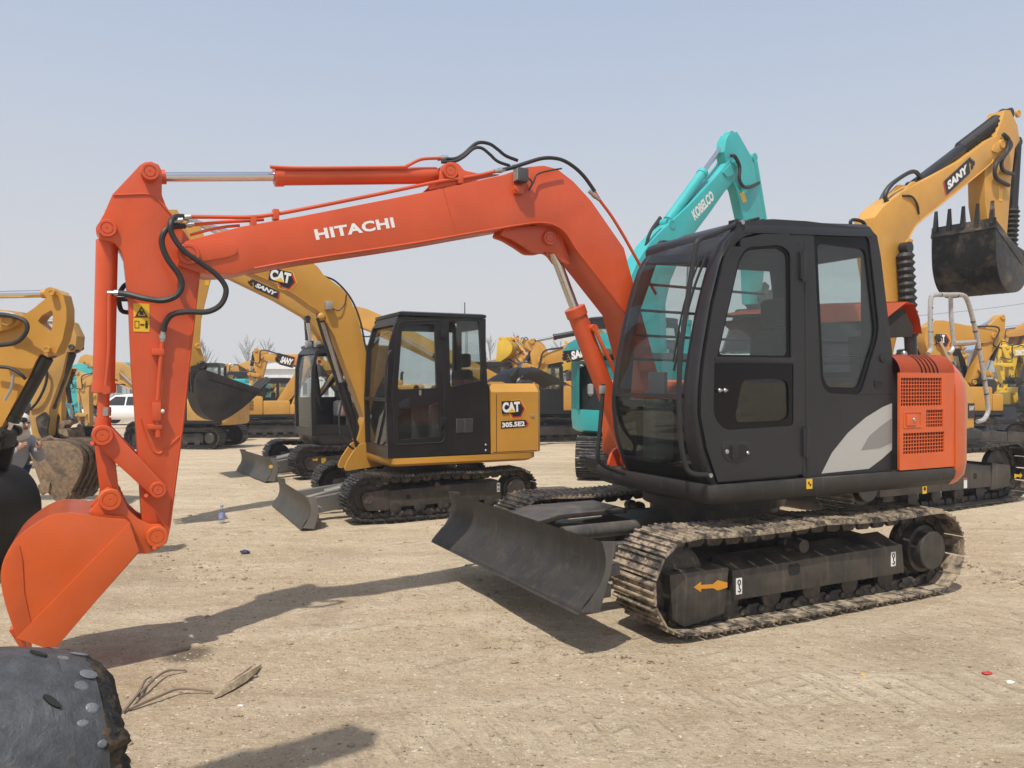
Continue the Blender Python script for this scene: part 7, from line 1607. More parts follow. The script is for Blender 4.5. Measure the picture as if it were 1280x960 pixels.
# ---- person in a white hooded jacket half hidden by the left bucket
def person():
    base = Vector((-4.86, 7.7, 0)); root = empty('person', base, R(-25)); root.scale = (0.84, 0.84, 0.84); tag(root, 'person in white hooded jacket and grey sweater bending behind the black bucket', 'person')
    def skin(name, chain, mat, sub=2):
        verts = []; edges = []; rad = []
        for ch in chain:
            prev = None
            for p, r in ch:
                p = Vector(p); idx = next((i for i, v in enumerate(verts) if (v-p).length < 1e-5), None)
                if idx is None: verts.append(p); rad.append(r); idx = len(verts)-1
                if prev is not None: edges.append((prev, idx))
                prev = idx
        me = bpy.data.meshes.new(name); me.from_pydata(verts, edges, []); me.update()
        o = link(name, me, root); me.materials.append(M[mat])
        sk = o.modifiers.new('skin', 'SKIN'); sd = me.skin_vertices[0].data
        for i, r in enumerate(rad): sd[i].radius = (r, r)
        sd[0].use_root = True; sk.use_smooth_shade = True
        ss = o.modifiers.new('sub', 'SUBSURF'); ss.levels = sub; ss.render_levels = sub
        return o
    hip = (0, 0, 0.84)
    skin('body', [[(hip, .13), ((0.06, 0, 1.0), .13), ((0.12, 0, 1.18), .14), ((0.18, 0, 1.30), .07), ((0.23, 0, 1.38), .09), ((0.25, 0, 1.46), .085)]], 'skin')
    skin('jeans', [[(hip, .15), ((0, 0.10, 0.80), .10), ((0.05, 0.12, 0.45), .075), ((-0.02, 0.12, 0.08), .06), ((0.10, 0.12, 0.05), .045)], [(hip, .15), ((0, -0.10, 0.80), .10), ((0.10, -0.12, 0.45), .075), ((0.10, -0.12, 0.08), .06), ((0.22, -0.12, 0.05), .045)]], 'denim')
    jk = skin('jacket', [[((0.01, 0, 0.86), .16), ((0.06, 0, 1.0), .16), ((0.12, 0, 1.19), .165), ((0.16, 0, 1.28), .11)],
                    [((0.12, 0, 1.19), .165), ((0.13, 0.19, 1.20), .075), ((0.22, 0.25, 0.98), .062), ((0.36, 0.12, 1.14), .052)],
                    [((0.12, 0, 1.19), .165), ((0.13, -0.19, 1.20), .075), ((0.20, -0.25, 0.96), .062), ((0.36, -0.10, 1.14), .052)]], 'sweater')
    hd = B(); hd.sphere((0.225, 0, 1.415), 0.112, 28, 20, (1.0, 0.95, 1.12)); hd.sphere((0.15, 0, 1.29), 0.14, 18, 12, (1, 1.1, 0.7)); 
    for v_ in hd.bm.verts: v_.co += v_.co.normalized()*(0.014*mn.noise(v_.co*9)+0.010*mn.noise(v_.co*22))
    hd.make('hood', 'whitecloth', root, sharp=80)
    vest = B(); vest.sphere((0.05, 0, 1.13), 0.19, 28, 20, (0.8, 1.0, 1.05)); 
    for v_ in vest.bm.verts: v_.co += v_.co.normalized()*(0.025*mn.noise(v_.co*7)+0.012*mn.noise(v_.co*18))
    vest.make('jacket_back', 'whitecloth', root, sharp=80)
    for sd in (-1, 1):
        q = B(); c = Vector((0.39, sd*0.11, 1.16)); q.sphere(c, 0.042, 12, 8, (1.1, .6, 1.2))
        for k, (dx, dz, ln) in enumerate(((0.03, 0.03, 0.06), (0.035, 0.015, 0.07), (0.035, 0.0, 0.065), (0.03, -0.015, 0.05))): q.tube([c+Vector((0.02, 0, dz)), c+Vector((0.02+ln*0.6, -sd*0.01, dz+0.01)), c+Vector((0.02+ln*0.8, -sd*0.035, dz+0.005))], 0.009, 6, 3)
        q.tube([c+Vector((0, -sd*0.02, 0.02)), c+Vector((0.03, -sd*0.045, 0.045)), c+Vector((0.05, -sd*0.045, 0.05))], 0.010, 6, 3); q.make('hand', 'skin', root, sharp=80)
    f = B(); f.sphere((0.275, 0, 1.405), 0.08, 16, 12, (0.8, .85, 1.1)); f.cyl((0.335, 0, 1.40), (0.365, 0, 1.385), 0.016, 8, r1=0.012); f.make('face', 'skin', root, sharp=80)
    f = B()
    for sd in (-1, 1): f.sphere((0.337, sd*0.03, 1.422), 0.011, 8, 6)
    f.box(0.335, 0.345, -0.02, 0.02, 1.350, 1.356); f.make('eyes', 'dark', root)
    hr = B(); hr.sphere((0.262, 0, 1.435), 0.088, 18, 12, (0.85, 0.95, 0.9)); hr.make('hair', 'dark', root, sharp=80)
M['skin'] = plain('skin', (0.42, 0.24, 0.16), 0.6, 0, 0.1); M['denim'] = plain('blue_denim', (0.035, 0.05, 0.10), 0.9, 0, 0.4, 60)
M['sweater'] = plain('grey_sweater', (0.33, 0.35, 0.39), 0.95, 0, 0.12, 20); M['whitecloth'] = plain('cream_fleece', (0.66, 0.63, 0.56), 0.95, 0, 0.15, 30)

# ---- black bucket close to the camera, bottom left, with the arm that holds it (arm and boom stand outside the frame)
def foreground_bucket():
    root = empty('foreground_excavator', (-1.86, 2.10, -0.02), R(40)); tag(root, 'worn grey-black bucket with muddy edge in the bottom left corner', 'excavator')
    prof = [(-0.62, 0.05), (-0.62, 0.38), (-0.55, 0.415), (0.0, 0.415), (0.20, 0.408), (0.35, 0.395), (0.48, 0.375), (0.58, 0.350), (0.64, 0.328)]
    rad = lambda x: lerp_table(prof[2:], x)
    def lathe(pr, a0, a1, n, th, name, mat, par, wob=0.0):
        q = B(); rows = []
        for i in range(n+1):
            a = R(a0+(a1-a0)*i/n); rows.append([(x, -r*math.cos(a)*(1+wob*math.sin(9*a+4*x)), 0.43+r*math.sin(a)*(1+wob*math.sin(9*a+4*x))) for x, r in pr])
        q.sheet(rows, th); return q.make(name, mat, par, sharp=50)
    bk = lathe(prof, -70, 215, 64, 0.02, 'bucket', 'foreground_bucket', root)
    lathe([(0.575, 0.353), (0.61, 0.342), (0.64, 0.330), (0.665, 0.316)], -70, 215, 64, 0.006, 'wear_band', 'foreground_bucket', bk)
    # mud-caked rim rounding over to the side
    q = B(); rows = []
    rnd = random.Random(3)
    for i in range(121):
        a = R(-70+285*i/120); row = []
        for x, r in ((0.645, 0.325), (0.675, 0.308), (0.705, 0.280), (0.73, 0.24), (0.745, 0.19), (0.75, 0.12), (0.745, 0.04)):
            j = (0.012*mn.noise(Vector((a*5, x*9, 2)))+0.010*mn.noise(Vector((a*17, x*23, 5)))) if 0.66 < x else 0
            row.append((x+j, -(r+j)*math.cos(a), 0.43+(r+j)*math.sin(a)))
        rows.append(row)
    q.sheet(rows, 0.02); q.make('muddy_rim', 'rimmud', bk, sharp=70)
    for i in range(24):
        a = -55+i*11.2+rnd.uniform(-3.5, 3.5); q = B(); x = 0.615+(0.022 if i % 2 else -0.010)+rnd.uniform(-0.012, 0.012); rr = rad(min(x, 0.63))
        q.sphere((0, 0, 0), 1.0, 10, 6, (rnd.uniform(0.014, 0.028), rnd.uniform(0.010, 0.022), rnd.uniform(0.0022, 0.0038)))
        q.xform(Matrix.Translation((0, 0, 0.43)) @ Matrix.Rotation(R(90-a), 4, 'X') @ Matrix.Translation((x, 0, rr+0.0002)) @ Matrix.Rotation(R(20), 4, 'Y')); q.make('weld_lump', 'foreground_bucket', bk, sharp=80)
    for x, a in ((0.53, 50), (0.52, 18), (0.53, 84), (0.52, -12)):
        q = B(); pts = [(0.030*math.cos(R(t)), 0.010*math.sin(R(t))) for t in range(0, 360, 30)]
        q.prism(pts, -0.004, 0.004); q.xform(Matrix.Translation((0, 0, 0.43)) @ Matrix.Rotation(R(90-a), 4, 'X') @ Matrix.Translation((x, 0, rad(x)+0.003)) @ Matrix.Rotation(R(13), 4, 'Y') @ Matrix.Rotation(R(-50), 4, 'Z') @ Matrix.Rotation(R(90), 4, 'X')); q.make('drain_slot', 'dark', bk)
    # arm and boom rising out of the frame to the left
    rz = Matrix.Rotation(R(-40), 3, 'Z')
    WA, WB, WC = (rz @ (Vector(p)-Vector((-1.80, 2.12, 0))) for p in ((-1.36, 1.93, 3.35), (-3.6, 0.1, 3.6), (-4.6, -0.9, 1.0)))
    q = B(); 
    def beam(p, e, w0, h0, w1, h1, name):
        p, e = Vector(p), Vector(e); d = (e-p).normalized(); sx = d.cross(Vector((0, 0, 1))).normalized(); uz = sx.cross(d)
        z = B(); z.loft([[p+sx*w0*a+uz*h0*c for a, c in ((-1, -1), (1, -1), (1, 1), (-1, 1))], [e+sx*w1*a+uz*h1*c for a, c in ((-1, -1), (1, -1), (1, 1), (-1, 1))]]); return z.make(name, 'sanyyellow', root)
    beam((-0.60, 0.15, 0.75), WA, 0.06, 0.09, 0.07, 0.13, 'arm')
    beam(WA, WB, 0.08, 0.13, 0.14, 0.24, 'boom'); beam(WB, WC, 0.14, 0.24, 0.14, 0.20, 'boom_root')
    q = B(); o_ = (Vector(WA)-Vector((-0.60, 0.15, 0.75))).cross(Vector((0, 0, 1))).normalized().cross((Vector(WA)-Vector((-0.60, 0.15, 0.75))).normalized())*0.24; p_ = Vector((-0.60, 0.15, 0.75)); e_ = Vector(WA)
    q.cyl(p_.lerp(e_, 0.10)+o_, p_.lerp(e_, 0.85)+o_*0.9, 0.05, 16, prof=[(0, .028), (.35, .028), (.35, .055), (1, .05)]); q.make('bucket_cylinder', 'gloss_black', root)
    for sd in (-1, 1):
        q = B(); q.prism([(-0.72, 0.70), (-0.40, 0.62), (-0.30, 0.82), (-0.48, 0.98), (-0.68, 0.92)], -0.10+sd*0.13-0.015, -0.10+sd*0.13+0.015); q.make('ear', 'foreground_bucket', bk)
    return root
M['rimmud'] = muddy('mud_on_bucket_rim', (0.060, 0.060, 0.060), (0.24, 0.175, 0.105), 0.50, 0.58, 0.85, 9, 0.0, 0.03)

# ------------------------------------------------------------------ ground
def _rotv(nt, vec, ang, s):
    m = nt.nodes.new('ShaderNodeMapping'); m.inputs['Rotation'].default_value = (0, 0, ang); m.inputs['Scale'].default_value = s
    nt.links.new(vec, m.inputs['Vector']); return m.outputs[0]
def ground_material():
    m, nt, b = _mat('packed_dry_dirt')
    v = _coords(nt, True)
    n1 = _noise(nt, 0.22, 6, 0.62, v, 0.3)
    n2 = _noise(nt, 1.7, 8, 0.66, v, 0.2)
    n3 = _noise(nt, 9.0, 8, 0.70, v)
    n4 = _noise(nt, 1.0, 7, 0.65, _rotv(nt, v, R(14), (0.55, 2.3, 1)), 0.9)      # tyre and track streaks running across the yard
    n5 = _noise(nt, 60.0, 4, 0.7, v)
    n6 = _noise(nt, 27.0, 7, 0.75, v, 0.4)
    n7 = _noise(nt, 1.0, 6, 0.6, _rotv(nt, v, R(-38), (0.7, 2.0, 1)), 0.6)
    c = _mix(nt, _ramp(nt, n1.outputs[0], 0.35, 0.68).outputs[0], (0.395, 0.315, 0.220), (0.485, 0.410, 0.305))
    c = _mix(nt, _ramp(nt, n4.outputs[0], 0.46, 0.70).outputs[0], c, (0.53, 0.46, 0.355))
    c = _mix(nt, _ramp(nt, n4.outputs[0], 0.28, 0.44, (0.55, 0.55, 0.55, 1), (0, 0, 0, 1)).outputs[0], c, (0.29, 0.225, 0.15))
    c = _mix(nt, _ramp(nt, n2.outputs[0], 0.28, 0.46, (0.7, 0.7, 0.7, 1), (0, 0, 0, 1)).outputs[0], c, (0.33, 0.26, 0.175))
    c = _mix(nt, _ramp(nt, n3.outputs[0], 0.56, 0.66, (0, 0, 0, 1), (0.65, 0.65, 0.65, 1)).outputs[0], c, (0.57, 0.51, 0.41))
    c = _mix(nt, _ramp(nt, n3.outputs[0], 0.32, 0.42, (0.8, 0.8, 0.8, 1), (0, 0, 0, 1)).outputs[0], c, (0.27, 0.21, 0.145))
    c = _mix(nt, _ramp(nt, n5.outputs[0], 0.58, 0.68, (0, 0, 0, 1), (0.6, 0.6, 0.6, 1)).outputs[0], c, (0.64, 0.58, 0.47))
    c = _mix(nt, _ramp(nt, n5.outputs[0], 0.28, 0.40, (0.6, 0.6, 0.6, 1), (0, 0, 0, 1)).outputs[0], c, (0.23, 0.175, 0.115))
    c = _mix(nt, _ramp(nt, n7.outputs[0], 0.50, 0.72, (0, 0, 0, 1), (0.38, 0.38, 0.38, 1)).outputs[0], c, (0.36, 0.285, 0.195))
    c = _mix(nt, _ramp(nt, n6.outputs[0], 0.34, 0.44, (0.75, 0.75, 0.75, 1), (0, 0, 0, 1)).outputs[0], c, (0.29, 0.225, 0.15))
    c = _mix(nt, _ramp(nt, n6.outputs[0], 0.56, 0.70, (0, 0, 0, 1), (0.45, 0.45, 0.45, 1)).outputs[0], c, (0.60, 0.53, 0.42))
    # a spilt oil spot and two darker brown patches
    for (sx, sy, rad, k, col) in ((*gp(252, 812).xy, 0.13, 0.8, (0.10, 0.08, 0.06)), (*gp(200, 708).xy, 0.42, 0.35, (0.24, 0.18, 0.12)), (*gp(1185, 800).xy, 0.45, 0.30, (0.26, 0.20, 0.14))):
        vm = nt.nodes.new('ShaderNodeVectorMath'); vm.operation = 'DISTANCE'; vm.inputs[1].default_value = (sx, sy, 0)
        ds = nt.nodes.new('ShaderNodeVectorMath'); ds.operation = 'MULTIPLY_ADD'; ds.inputs[1].default_value = (rad*0.9,)*3; nt.links.new(n2.outputs['Color'], ds.inputs[0]); nt.links.new(v, ds.inputs[2])
        nt.links.new(ds.outputs[0], vm.inputs[0])
        mr = nt.nodes.new('ShaderNodeMapRange'); mr.inputs[1].default_value = rad*0.8; mr.inputs[2].default_value = rad*1.35; mr.inputs[3].default_value = k; mr.inputs[4].default_value = 0.0
        nt.links.new(vm.outputs['Value'], mr.inputs[0]); c = _mix(nt, mr.outputs[0], c, col)
    # ladder prints left by crawler tracks: short pressed bars in bands across the yard
    prints = None
    for (pa, pb, hw_, pitch) in (((300, 700), (640, 850), 0.2, 0.15), ((420, 640), (1100, 900), 0.2, 0.15), ((900, 850), (1280, 770), 0.2, 0.16), ((60, 600), (700, 640), 0.22, 0.16), ((560, 930), (1180, 850), 0.2, 0.15)):
        A_, B_ = gp(*pa), gp(*pb); ang = math.atan2(B_.y-A_.y, B_.x-A_.x); mp = nt.nodes.new('ShaderNodeMapping'); mp.vector_type = 'TEXTURE'
        mp.inputs['Location'].default_value = (A_.x, A_.y, 0); mp.inputs['Rotation'].default_value = (0, 0, ang); nt.links.new(v, mp.inputs['Vector'])
        wob = nt.nodes.new('ShaderNodeVectorMath'); wob.operation = 'MULTIPLY_ADD'; wob.inputs[1].default_value = (0.05, 0.12, 0); nt.links.new(n2.outputs['Color'], wob.inputs[0]); nt.links.new(mp.outputs[0], wob.inputs[2])
        sp = nt.nodes.new('ShaderNodeSeparateXYZ'); nt.links.new(wob.outputs[0], sp.inputs[0])
        ab = nt.nodes.new('ShaderNodeMath'); ab.operation = 'ABSOLUTE'; nt.links.new(sp.outputs['Y'], ab.inputs[0])
        mk = nt.nodes.new('ShaderNodeMapRange'); mk.inputs[1].default_value = hw_*0.85; mk.inputs[2].default_value = hw_*1.1; mk.inputs[3].default_value = 1; mk.inputs[4].default_value = 0; nt.links.new(ab.outputs[0], mk.inputs[0])
        fr = nt.nodes.new('ShaderNodeMath'); fr.operation = 'PINGPONG'; fr.inputs[1].default_value = pitch/2; nt.links.new(sp.outputs['X'], fr.inputs[0])
        br = nt.nodes.new('ShaderNodeMapRange'); br.inputs[1].default_value = pitch*0.10; br.inputs[2].default_value = pitch*0.22; br.inputs[3].default_value = 1; br.inputs[4].default_value = 0; nt.links.new(fr.outputs[0], br.inputs[0])
        mm = nt.nodes.new('ShaderNodeMath'); mm.operation = 'MULTIPLY'; nt.links.new(mk.outputs[0], mm.inputs[0]); nt.links.new(br.outputs[0], mm.inputs[1])
        wear = nt.nodes.new('ShaderNodeMath'); wear.operation = 'MULTIPLY'; nt.links.new(mm.outputs[0], wear.inputs[0]); nt.links.new(_ramp(nt, n4.outputs[0], 0.42, 0.60).outputs[0], wear.inputs[1])
        if prints is None: prints = wear.outputs[0]
        else:
            ad = nt.nodes.new('ShaderNodeMath'); ad.operation = 'MAXIMUM'; nt.links.new(prints, ad.inputs[0]); nt.links.new(wear.outputs[0], ad.inputs[1]); prints = ad.outputs[0]
    pk = nt.nodes.new('ShaderNodeMath'); pk.operation = 'MULTIPLY'; pk.inputs[1].default_value = 0.28; nt.links.new(prints, pk.inputs[0])
    c = _mix(nt, pk.outputs[0], c, (0.30, 0.235, 0.16))
    # crisp grit: scattered pale and dark stone chips
    for sc_, thr, col, amt, seed in ((38.0, 0.16, (0.66, 0.61, 0.52), 0.8, 0.0), (30.0, 0.15, (0.13, 0.10, 0.075), 0.75, 9.0), (85.0, 0.20, (0.70, 0.65, 0.55), 0.6, 4.0), (75.0, 0.22, (0.17, 0.13, 0.09), 0.7, 15.0)):
        vo = nt.nodes.new('ShaderNodeTexVoronoi'); vo.inputs['Scale'].default_value = sc_; off = nt.nodes.new('ShaderNodeVectorMath'); off.operation = 'MULTIPLY_ADD'; off.inputs[1].default_value = (1, 1, 0); off.inputs[2].default_value = (seed, seed*1.7, 0); nt.links.new(v, off.inputs[0]); nt.links.new(off.outputs[0], vo.inputs['Vector'])
        sx_ = nt.nodes.new('ShaderNodeSeparateXYZ'); nt.links.new(vo.outputs['Color'], sx_.inputs[0])
        pick = nt.nodes.new('ShaderNodeMapRange'); pick.inputs[1].default_value = 0.80; pick.inputs[2].default_value = 1.0; pick.inputs[3].default_value = 0.0; pick.inputs[4].default_value = thr*2.2; nt.links.new(sx_.outputs['X'], pick.inputs[0])
        lt = nt.nodes.new('ShaderNodeMath'); lt.operation = 'LESS_THAN'; nt.links.new(vo.outputs['Distance'], lt.inputs[0]); nt.links.new(pick.outputs[0], lt.inputs[1])
        am_ = nt.nodes.new('ShaderNodeMath'); am_.operation = 'MULTIPLY'; am_.inputs[1].default_value = amt; nt.links.new(lt.outputs[0], am_.inputs[0])
        c = _mix(nt, am_.outputs[0], c, col)
    # broad trampled darker patches
    n8 = _noise(nt, 0.55, 9, 0.72, v, 0.8)
    c = _mix(nt, _ramp(nt, n8.outputs[0], 0.52, 0.66, (0, 0, 0, 1), (0.5, 0.5, 0.5, 1)).outputs[0], c, (0.31, 0.245, 0.175))
    c = _mix(nt, 1.0, c, (1.24, 1.185, 1.10), 'MULTIPLY')
    nt.links.new(c, b.inputs['Base Color']); b.inputs['Roughness'].default_value = 0.95; b.inputs['Specular IOR Level'].default_value = 0.2
    h = nt.nodes.new('ShaderNodeMath'); h.operation = 'MULTIPLY_ADD'; h.inputs[1].default_value = 0.5; nt.links.new(n3.outputs[0], h.inputs[0]); nt.links.new(n2.outputs[0], h.inputs[2])
    h2 = nt.nodes.new('ShaderNodeMath'); h2.operation = 'MULTIPLY_ADD'; h2.inputs[1].default_value = 0.14; nt.links.new(n5.outputs[0], h2.inputs[0]); nt.links.new(h.outputs[0], h2.inputs[2])
    h3 = nt.nodes.new('ShaderNodeMath'); h3.operation = 'MULTIPLY_ADD'; h3.inputs[1].default_value = 0.6; nt.links.new(n4.outputs[0], h3.inputs[0]); nt.links.new(h2.outputs[0], h3.inputs[2])
    h4 = nt.nodes.new('ShaderNodeMath'); h4.operation = 'MULTIPLY_ADD'; h4.inputs[1].default_value = 0.32; nt.links.new(n6.outputs[0], h4.inputs[0]); nt.links.new(h3.outputs[0], h4.inputs[2])
    h5 = nt.nodes.new('ShaderNodeMath'); h5.operation = 'MULTIPLY_ADD'; h5.inputs[1].default_value = -0.22; nt.links.new(prints, h5.inputs[0]); nt.links.new(h4.outputs[0], h5.inputs[2])
    _bump(nt, b, h5.outputs[0], 1.0, 0.075)
    return m
RIDGES = [((1195, 700), (1300, 738), 0.05, 0.10), ((1060, 560), (1290, 548), 0.06, 0.25), ((690, 652), (560, 660), 0.02, 0.12), ((880, 838), (600, 800), 0.018, 0.12), ((380, 745), (170, 690), 0.010, 0.15), ((560, 720), (820, 840), 0.012, 0.2)]
_RG = [(gp(*a).xy, gp(*b).xy, h, w_) for a, b, h, w_ in RIDGES]
def ground_z(x, y):
    p = Vector((x, y, 0)); r = math.hypot(x, y)
    z = 0.014*mn.noise(p*0.9)+0.010*mn.noise(p*2.7+Vector((5, 1, 0)))+0.0055*mn.noise(p*8.0)+0.003*mn.noise(p*19.0)
    for a, b, h, w_ in _RG:
        d = b-a; t = max(0, min(1, (Vector((x, y))-a).dot(d)/d.length_squared)); q = (Vector((x, y))-a-d*t).length
        if q < w_*2.5: z += h*math.exp(-(q/w_)**2)*(0.7+0.6*mn.noise(p*5.0))*(1-abs(2*t-1)**4)
    if r > 40: z *= max(0.2, 1-(r-40)/60)
    return z-0.012+yard_fall(y)
def ground():
    rings = 300; ang = [R(38+104*i/280) for i in range(281)]+[R(142+256*i/40) for i in range(1, 40)]
    V, F_ = [], []
    for i in range(rings+1):
        r = 0.7*(600/0.7)**(i/rings)
        for a in ang:
            x, y = r*math.cos(a), r*math.sin(a); V.append((x, y, ground_z(x, y) if r < 110 else -0.012+yard_fall(y)))
    n = len(ang)
    for i in range(rings):
        for j in range(n): F_.append((i*n+j, i*n+(j+1) % n, (i+1)*n+(j+1) % n, (i+1)*n+j))
    V.append((0, 0, -0.012)); c = len(V)-1
    for j in range(n): F_.append((c, (j+1) % n, j))
    me = bpy.data.meshes.new('ground'); me.from_pydata(V, [], [f[::-1] for f in F_]); me.update()
    if me.polygons[0].normal.z < 0: me.flip_normals()
    for p in me.polygons: p.use_smooth = True
    me.materials.append(ground_material()); struct(link('ground', me))
    # loose stones and clods
    rnd = random.Random(11)
    for nm, mat, cnt, r0, r1 in (('pebbles', 'stone', 900, 0.003, 0.010), ('dirt_clods', 'clod', 1700, 0.005, 0.019)):
        VV, FF = [], []
        ico = [(0, 0, 1), (0.9, 0, 0.3), (0.28, 0.85, 0.3), (-0.72, 0.53, 0.3), (-0.72, -0.53, 0.3), (0.28, -0.85, 0.3), (0.7, 0.5, -0.4), (-0.28, 0.85, -0.4), (-0.9, 0, -0.4), (-0.28, -0.85, -0.4), (0.7, -0.5, -0.4)]
        tri = [(0, 1, 2), (0, 2, 3), (0, 3, 4), (0, 4, 5), (0, 5, 1), (1, 6, 2), (2, 7, 3), (3, 8, 4), (4, 9, 5), (5, 10, 1), (2, 6, 7), (3, 7, 8), (4, 8, 9), (5, 9, 10), (1, 10, 6)]
        for _ in range(cnt):
            px = rnd.uniform(0, 1280); py = 475+1.6*1000/(rnd.uniform(3.1, 12.5)); g = gp(px, py)
            if nm == 'dirt_clods' and rnd.random() < 0.5:
                a, b_, h, w_ = rnd.choice(_RG); t = rnd.random(); q = a.lerp(b_, t); g = Vector((q.x+rnd.gauss(0, w_*1.3), q.y+rnd.gauss(0, w_*1.3), 0))
            s = r0+(r1-r0)*rnd.random()**3.0; z = ground_z(g.x, g.y)+s*0.25; o = len(VV)
            ca, sa = math.cos(rnd.uniform(0, 6)), math.sin(rnd.uniform(0, 6)); sq = rnd.uniform(0.4, 0.9)
            for x, y, zz in ico:
                k = rnd.uniform(0.75, 1.25)*s; VV.append((g.x+(x*ca-y*sa)*k*1.3, g.y+(x*sa+y*ca)*k, z+zz*k*sq))
            FF += [(a+o, b_+o, c_+o) for a, b_, c_ in tri]
        me = bpy.data.meshes.new(nm); me.from_pydata(VV, [], FF); me.update(); me.materials.append(M[mat]); o = link(nm, me)
        tag(o, 'loose pale pebbles strewn over the yard' if nm == 'pebbles' else 'crumbled brown dirt clods lying on the yard', 'gravel', kind='stuff')
# ------------------------------------------------------------------ small things on the ground
def litter():
    g = gp(277, 653); root = empty('water_bottle', (g.x, g.y, ground_z(g.x, g.y))); tag(root, 'clear plastic water bottle with blue label standing on the dirt', 'bottle')
    q = B(); q.cyl((0, 0, 0), (0, 0, 0.19), 0.03, 16, prof=[(0, .028), (.06, .032), (.75, .032), (.92, .016), (1, .014)]); q.make('body', 'bottle_plastic', root)
    q = B(); q.cyl((0, 0, 0.06), (0, 0, 0.12), 0.0335, 16); q.make('label_wrap', 'bottle_label', root)
    q = B(); q.cyl((0, 0, 0.188), (0, 0, 0.21), 0.016, 12); q.make('cap', 'bottle_label', root)
    g = gp(306, 692); root = empty('blue_scrap', (g.x, g.y, ground_z(g.x, g.y))); tag(root, 'crumpled dark blue plastic scrap on the open dirt', 'scrap')
    q = B(); rnd = random.Random(5); q.sphere((0, 0, 0.012), 0.035, 10, 7, (1.2, 0.8, 0.6))
    for v in q.bm.verts: v.co *= rnd.uniform(0.7, 1.25)
    q.make('scrap', 'bluescrap', root, sharp=10)
    # splintered piece of wood
    a = gp(268, 873); e = gp(330, 832)
    d = (e-a); L = d.length; root = empty('wood_splinter', (a.x, a.y, ground_z(a.x, a.y)), math.atan2(d.y, d.x)); tag(root, 'long weathered wood splinter lying on the dirt in front', 'wood')
    q = B(); rings = []
    for t, w_, h, o in ((0, 0.004, 0.004, 0), (0.06, 0.02, 0.012, 0.004), (0.25, 0.028, 0.016, 0.0), (0.5, 0.026, 0.02, -0.006), (0.75, 0.018, 0.014, 0.0), (0.92, 0.008, 0.008, 0.012), (1.0, 0.003, 0.003, 0.02)):
        rings.append([(t*L, o-w_, 0.006), (t*L, o-w_*0.3, 0.006+h*1.6), (t*L, o+w_*0.6, 0.006+h*1.2), (t*L, o+w_, 0.004)])
    q.loft(rings); q.make('splinter', 'wood', root, sharp=20)
    q = B(); q.tube([(L*0.2, 0.03, 0.01), (L*0.5, 0.035, 0.016), (L*0.9, 0.05, 0.012)], 0.006, 5); q.make('sliver', 'wood', root)
    tw = [[(152, 893), (172, 872), (180, 856), (188, 846)], [(160, 888), (200, 876), (225, 868), (265, 866)], [(172, 872), (178, 868), (205, 845), (232, 838)]]
    labs = ['thin dry twig leaning up beside the muddy bucket rim', 'long dry twig lying right of the muddy bucket rim', 'forked dry twig by the orange bucket shadow']
    for pts, lb_ in zip(tw, labs):
        q = B(); P = []
        for i, (px, py) in enumerate(pts): g = gp(px, py); P.append((g.x, g.y, ground_z(g.x, g.y)+0.012+(0.02 if i in (1, 2) else 0)))
        q.tube(P, [0.009, 0.008, 0.007, 0.005], 6, 5); o = q.make('twig', 'twig'); tag(o, lb_, 'twig', 'dry twigs on the dirt')
    for px, py, m, s, lb_ in ((1235, 841, 'red', 0.022, 'small orange-red plastic fragment on the dirt at lower right'), (1265, 852, 'white', 0.018, 'small white fragment on the dirt at lower right'), (1080, 842, 'yellowvinyl', 0.012, 'tiny yellow fragment on the dirt below the near track'), (192, 848, 'white', 0.012, 'small white crumb beside the dry twigs'), (300, 882, 'white', 0.012, 'small white crumb near the wood splinter')):
        g = gp(px, py); q = B(); q.sphere((0, 0, s*0.3), s, 8, 6, (1.3, 0.8, 0.4)); rnd = random.Random(px)
        for v in q.bm.verts: v.co *= rnd.uniform(0.7, 1.2)
        o = q.make('litter_fragment', m, None, sharp=10); o.location = (g.x, g.y, ground_z(g.x, g.y)); tag(o, lb_, 'litter', 'bits of litter on the dirt')
M['bottle_plastic'] = glassmat('bottle_plastic', (0.85, 0.9, 0.95), 1.3, 0.12); M['bottle_label'] = plain('bottle_blue_label', (0.24, 0.30, 0.58), 0.4, 0, 0.2, 60); M['bluescrap'] = plain('blue_scrap_plastic', (0.03, 0.04, 0.10), 0.5)
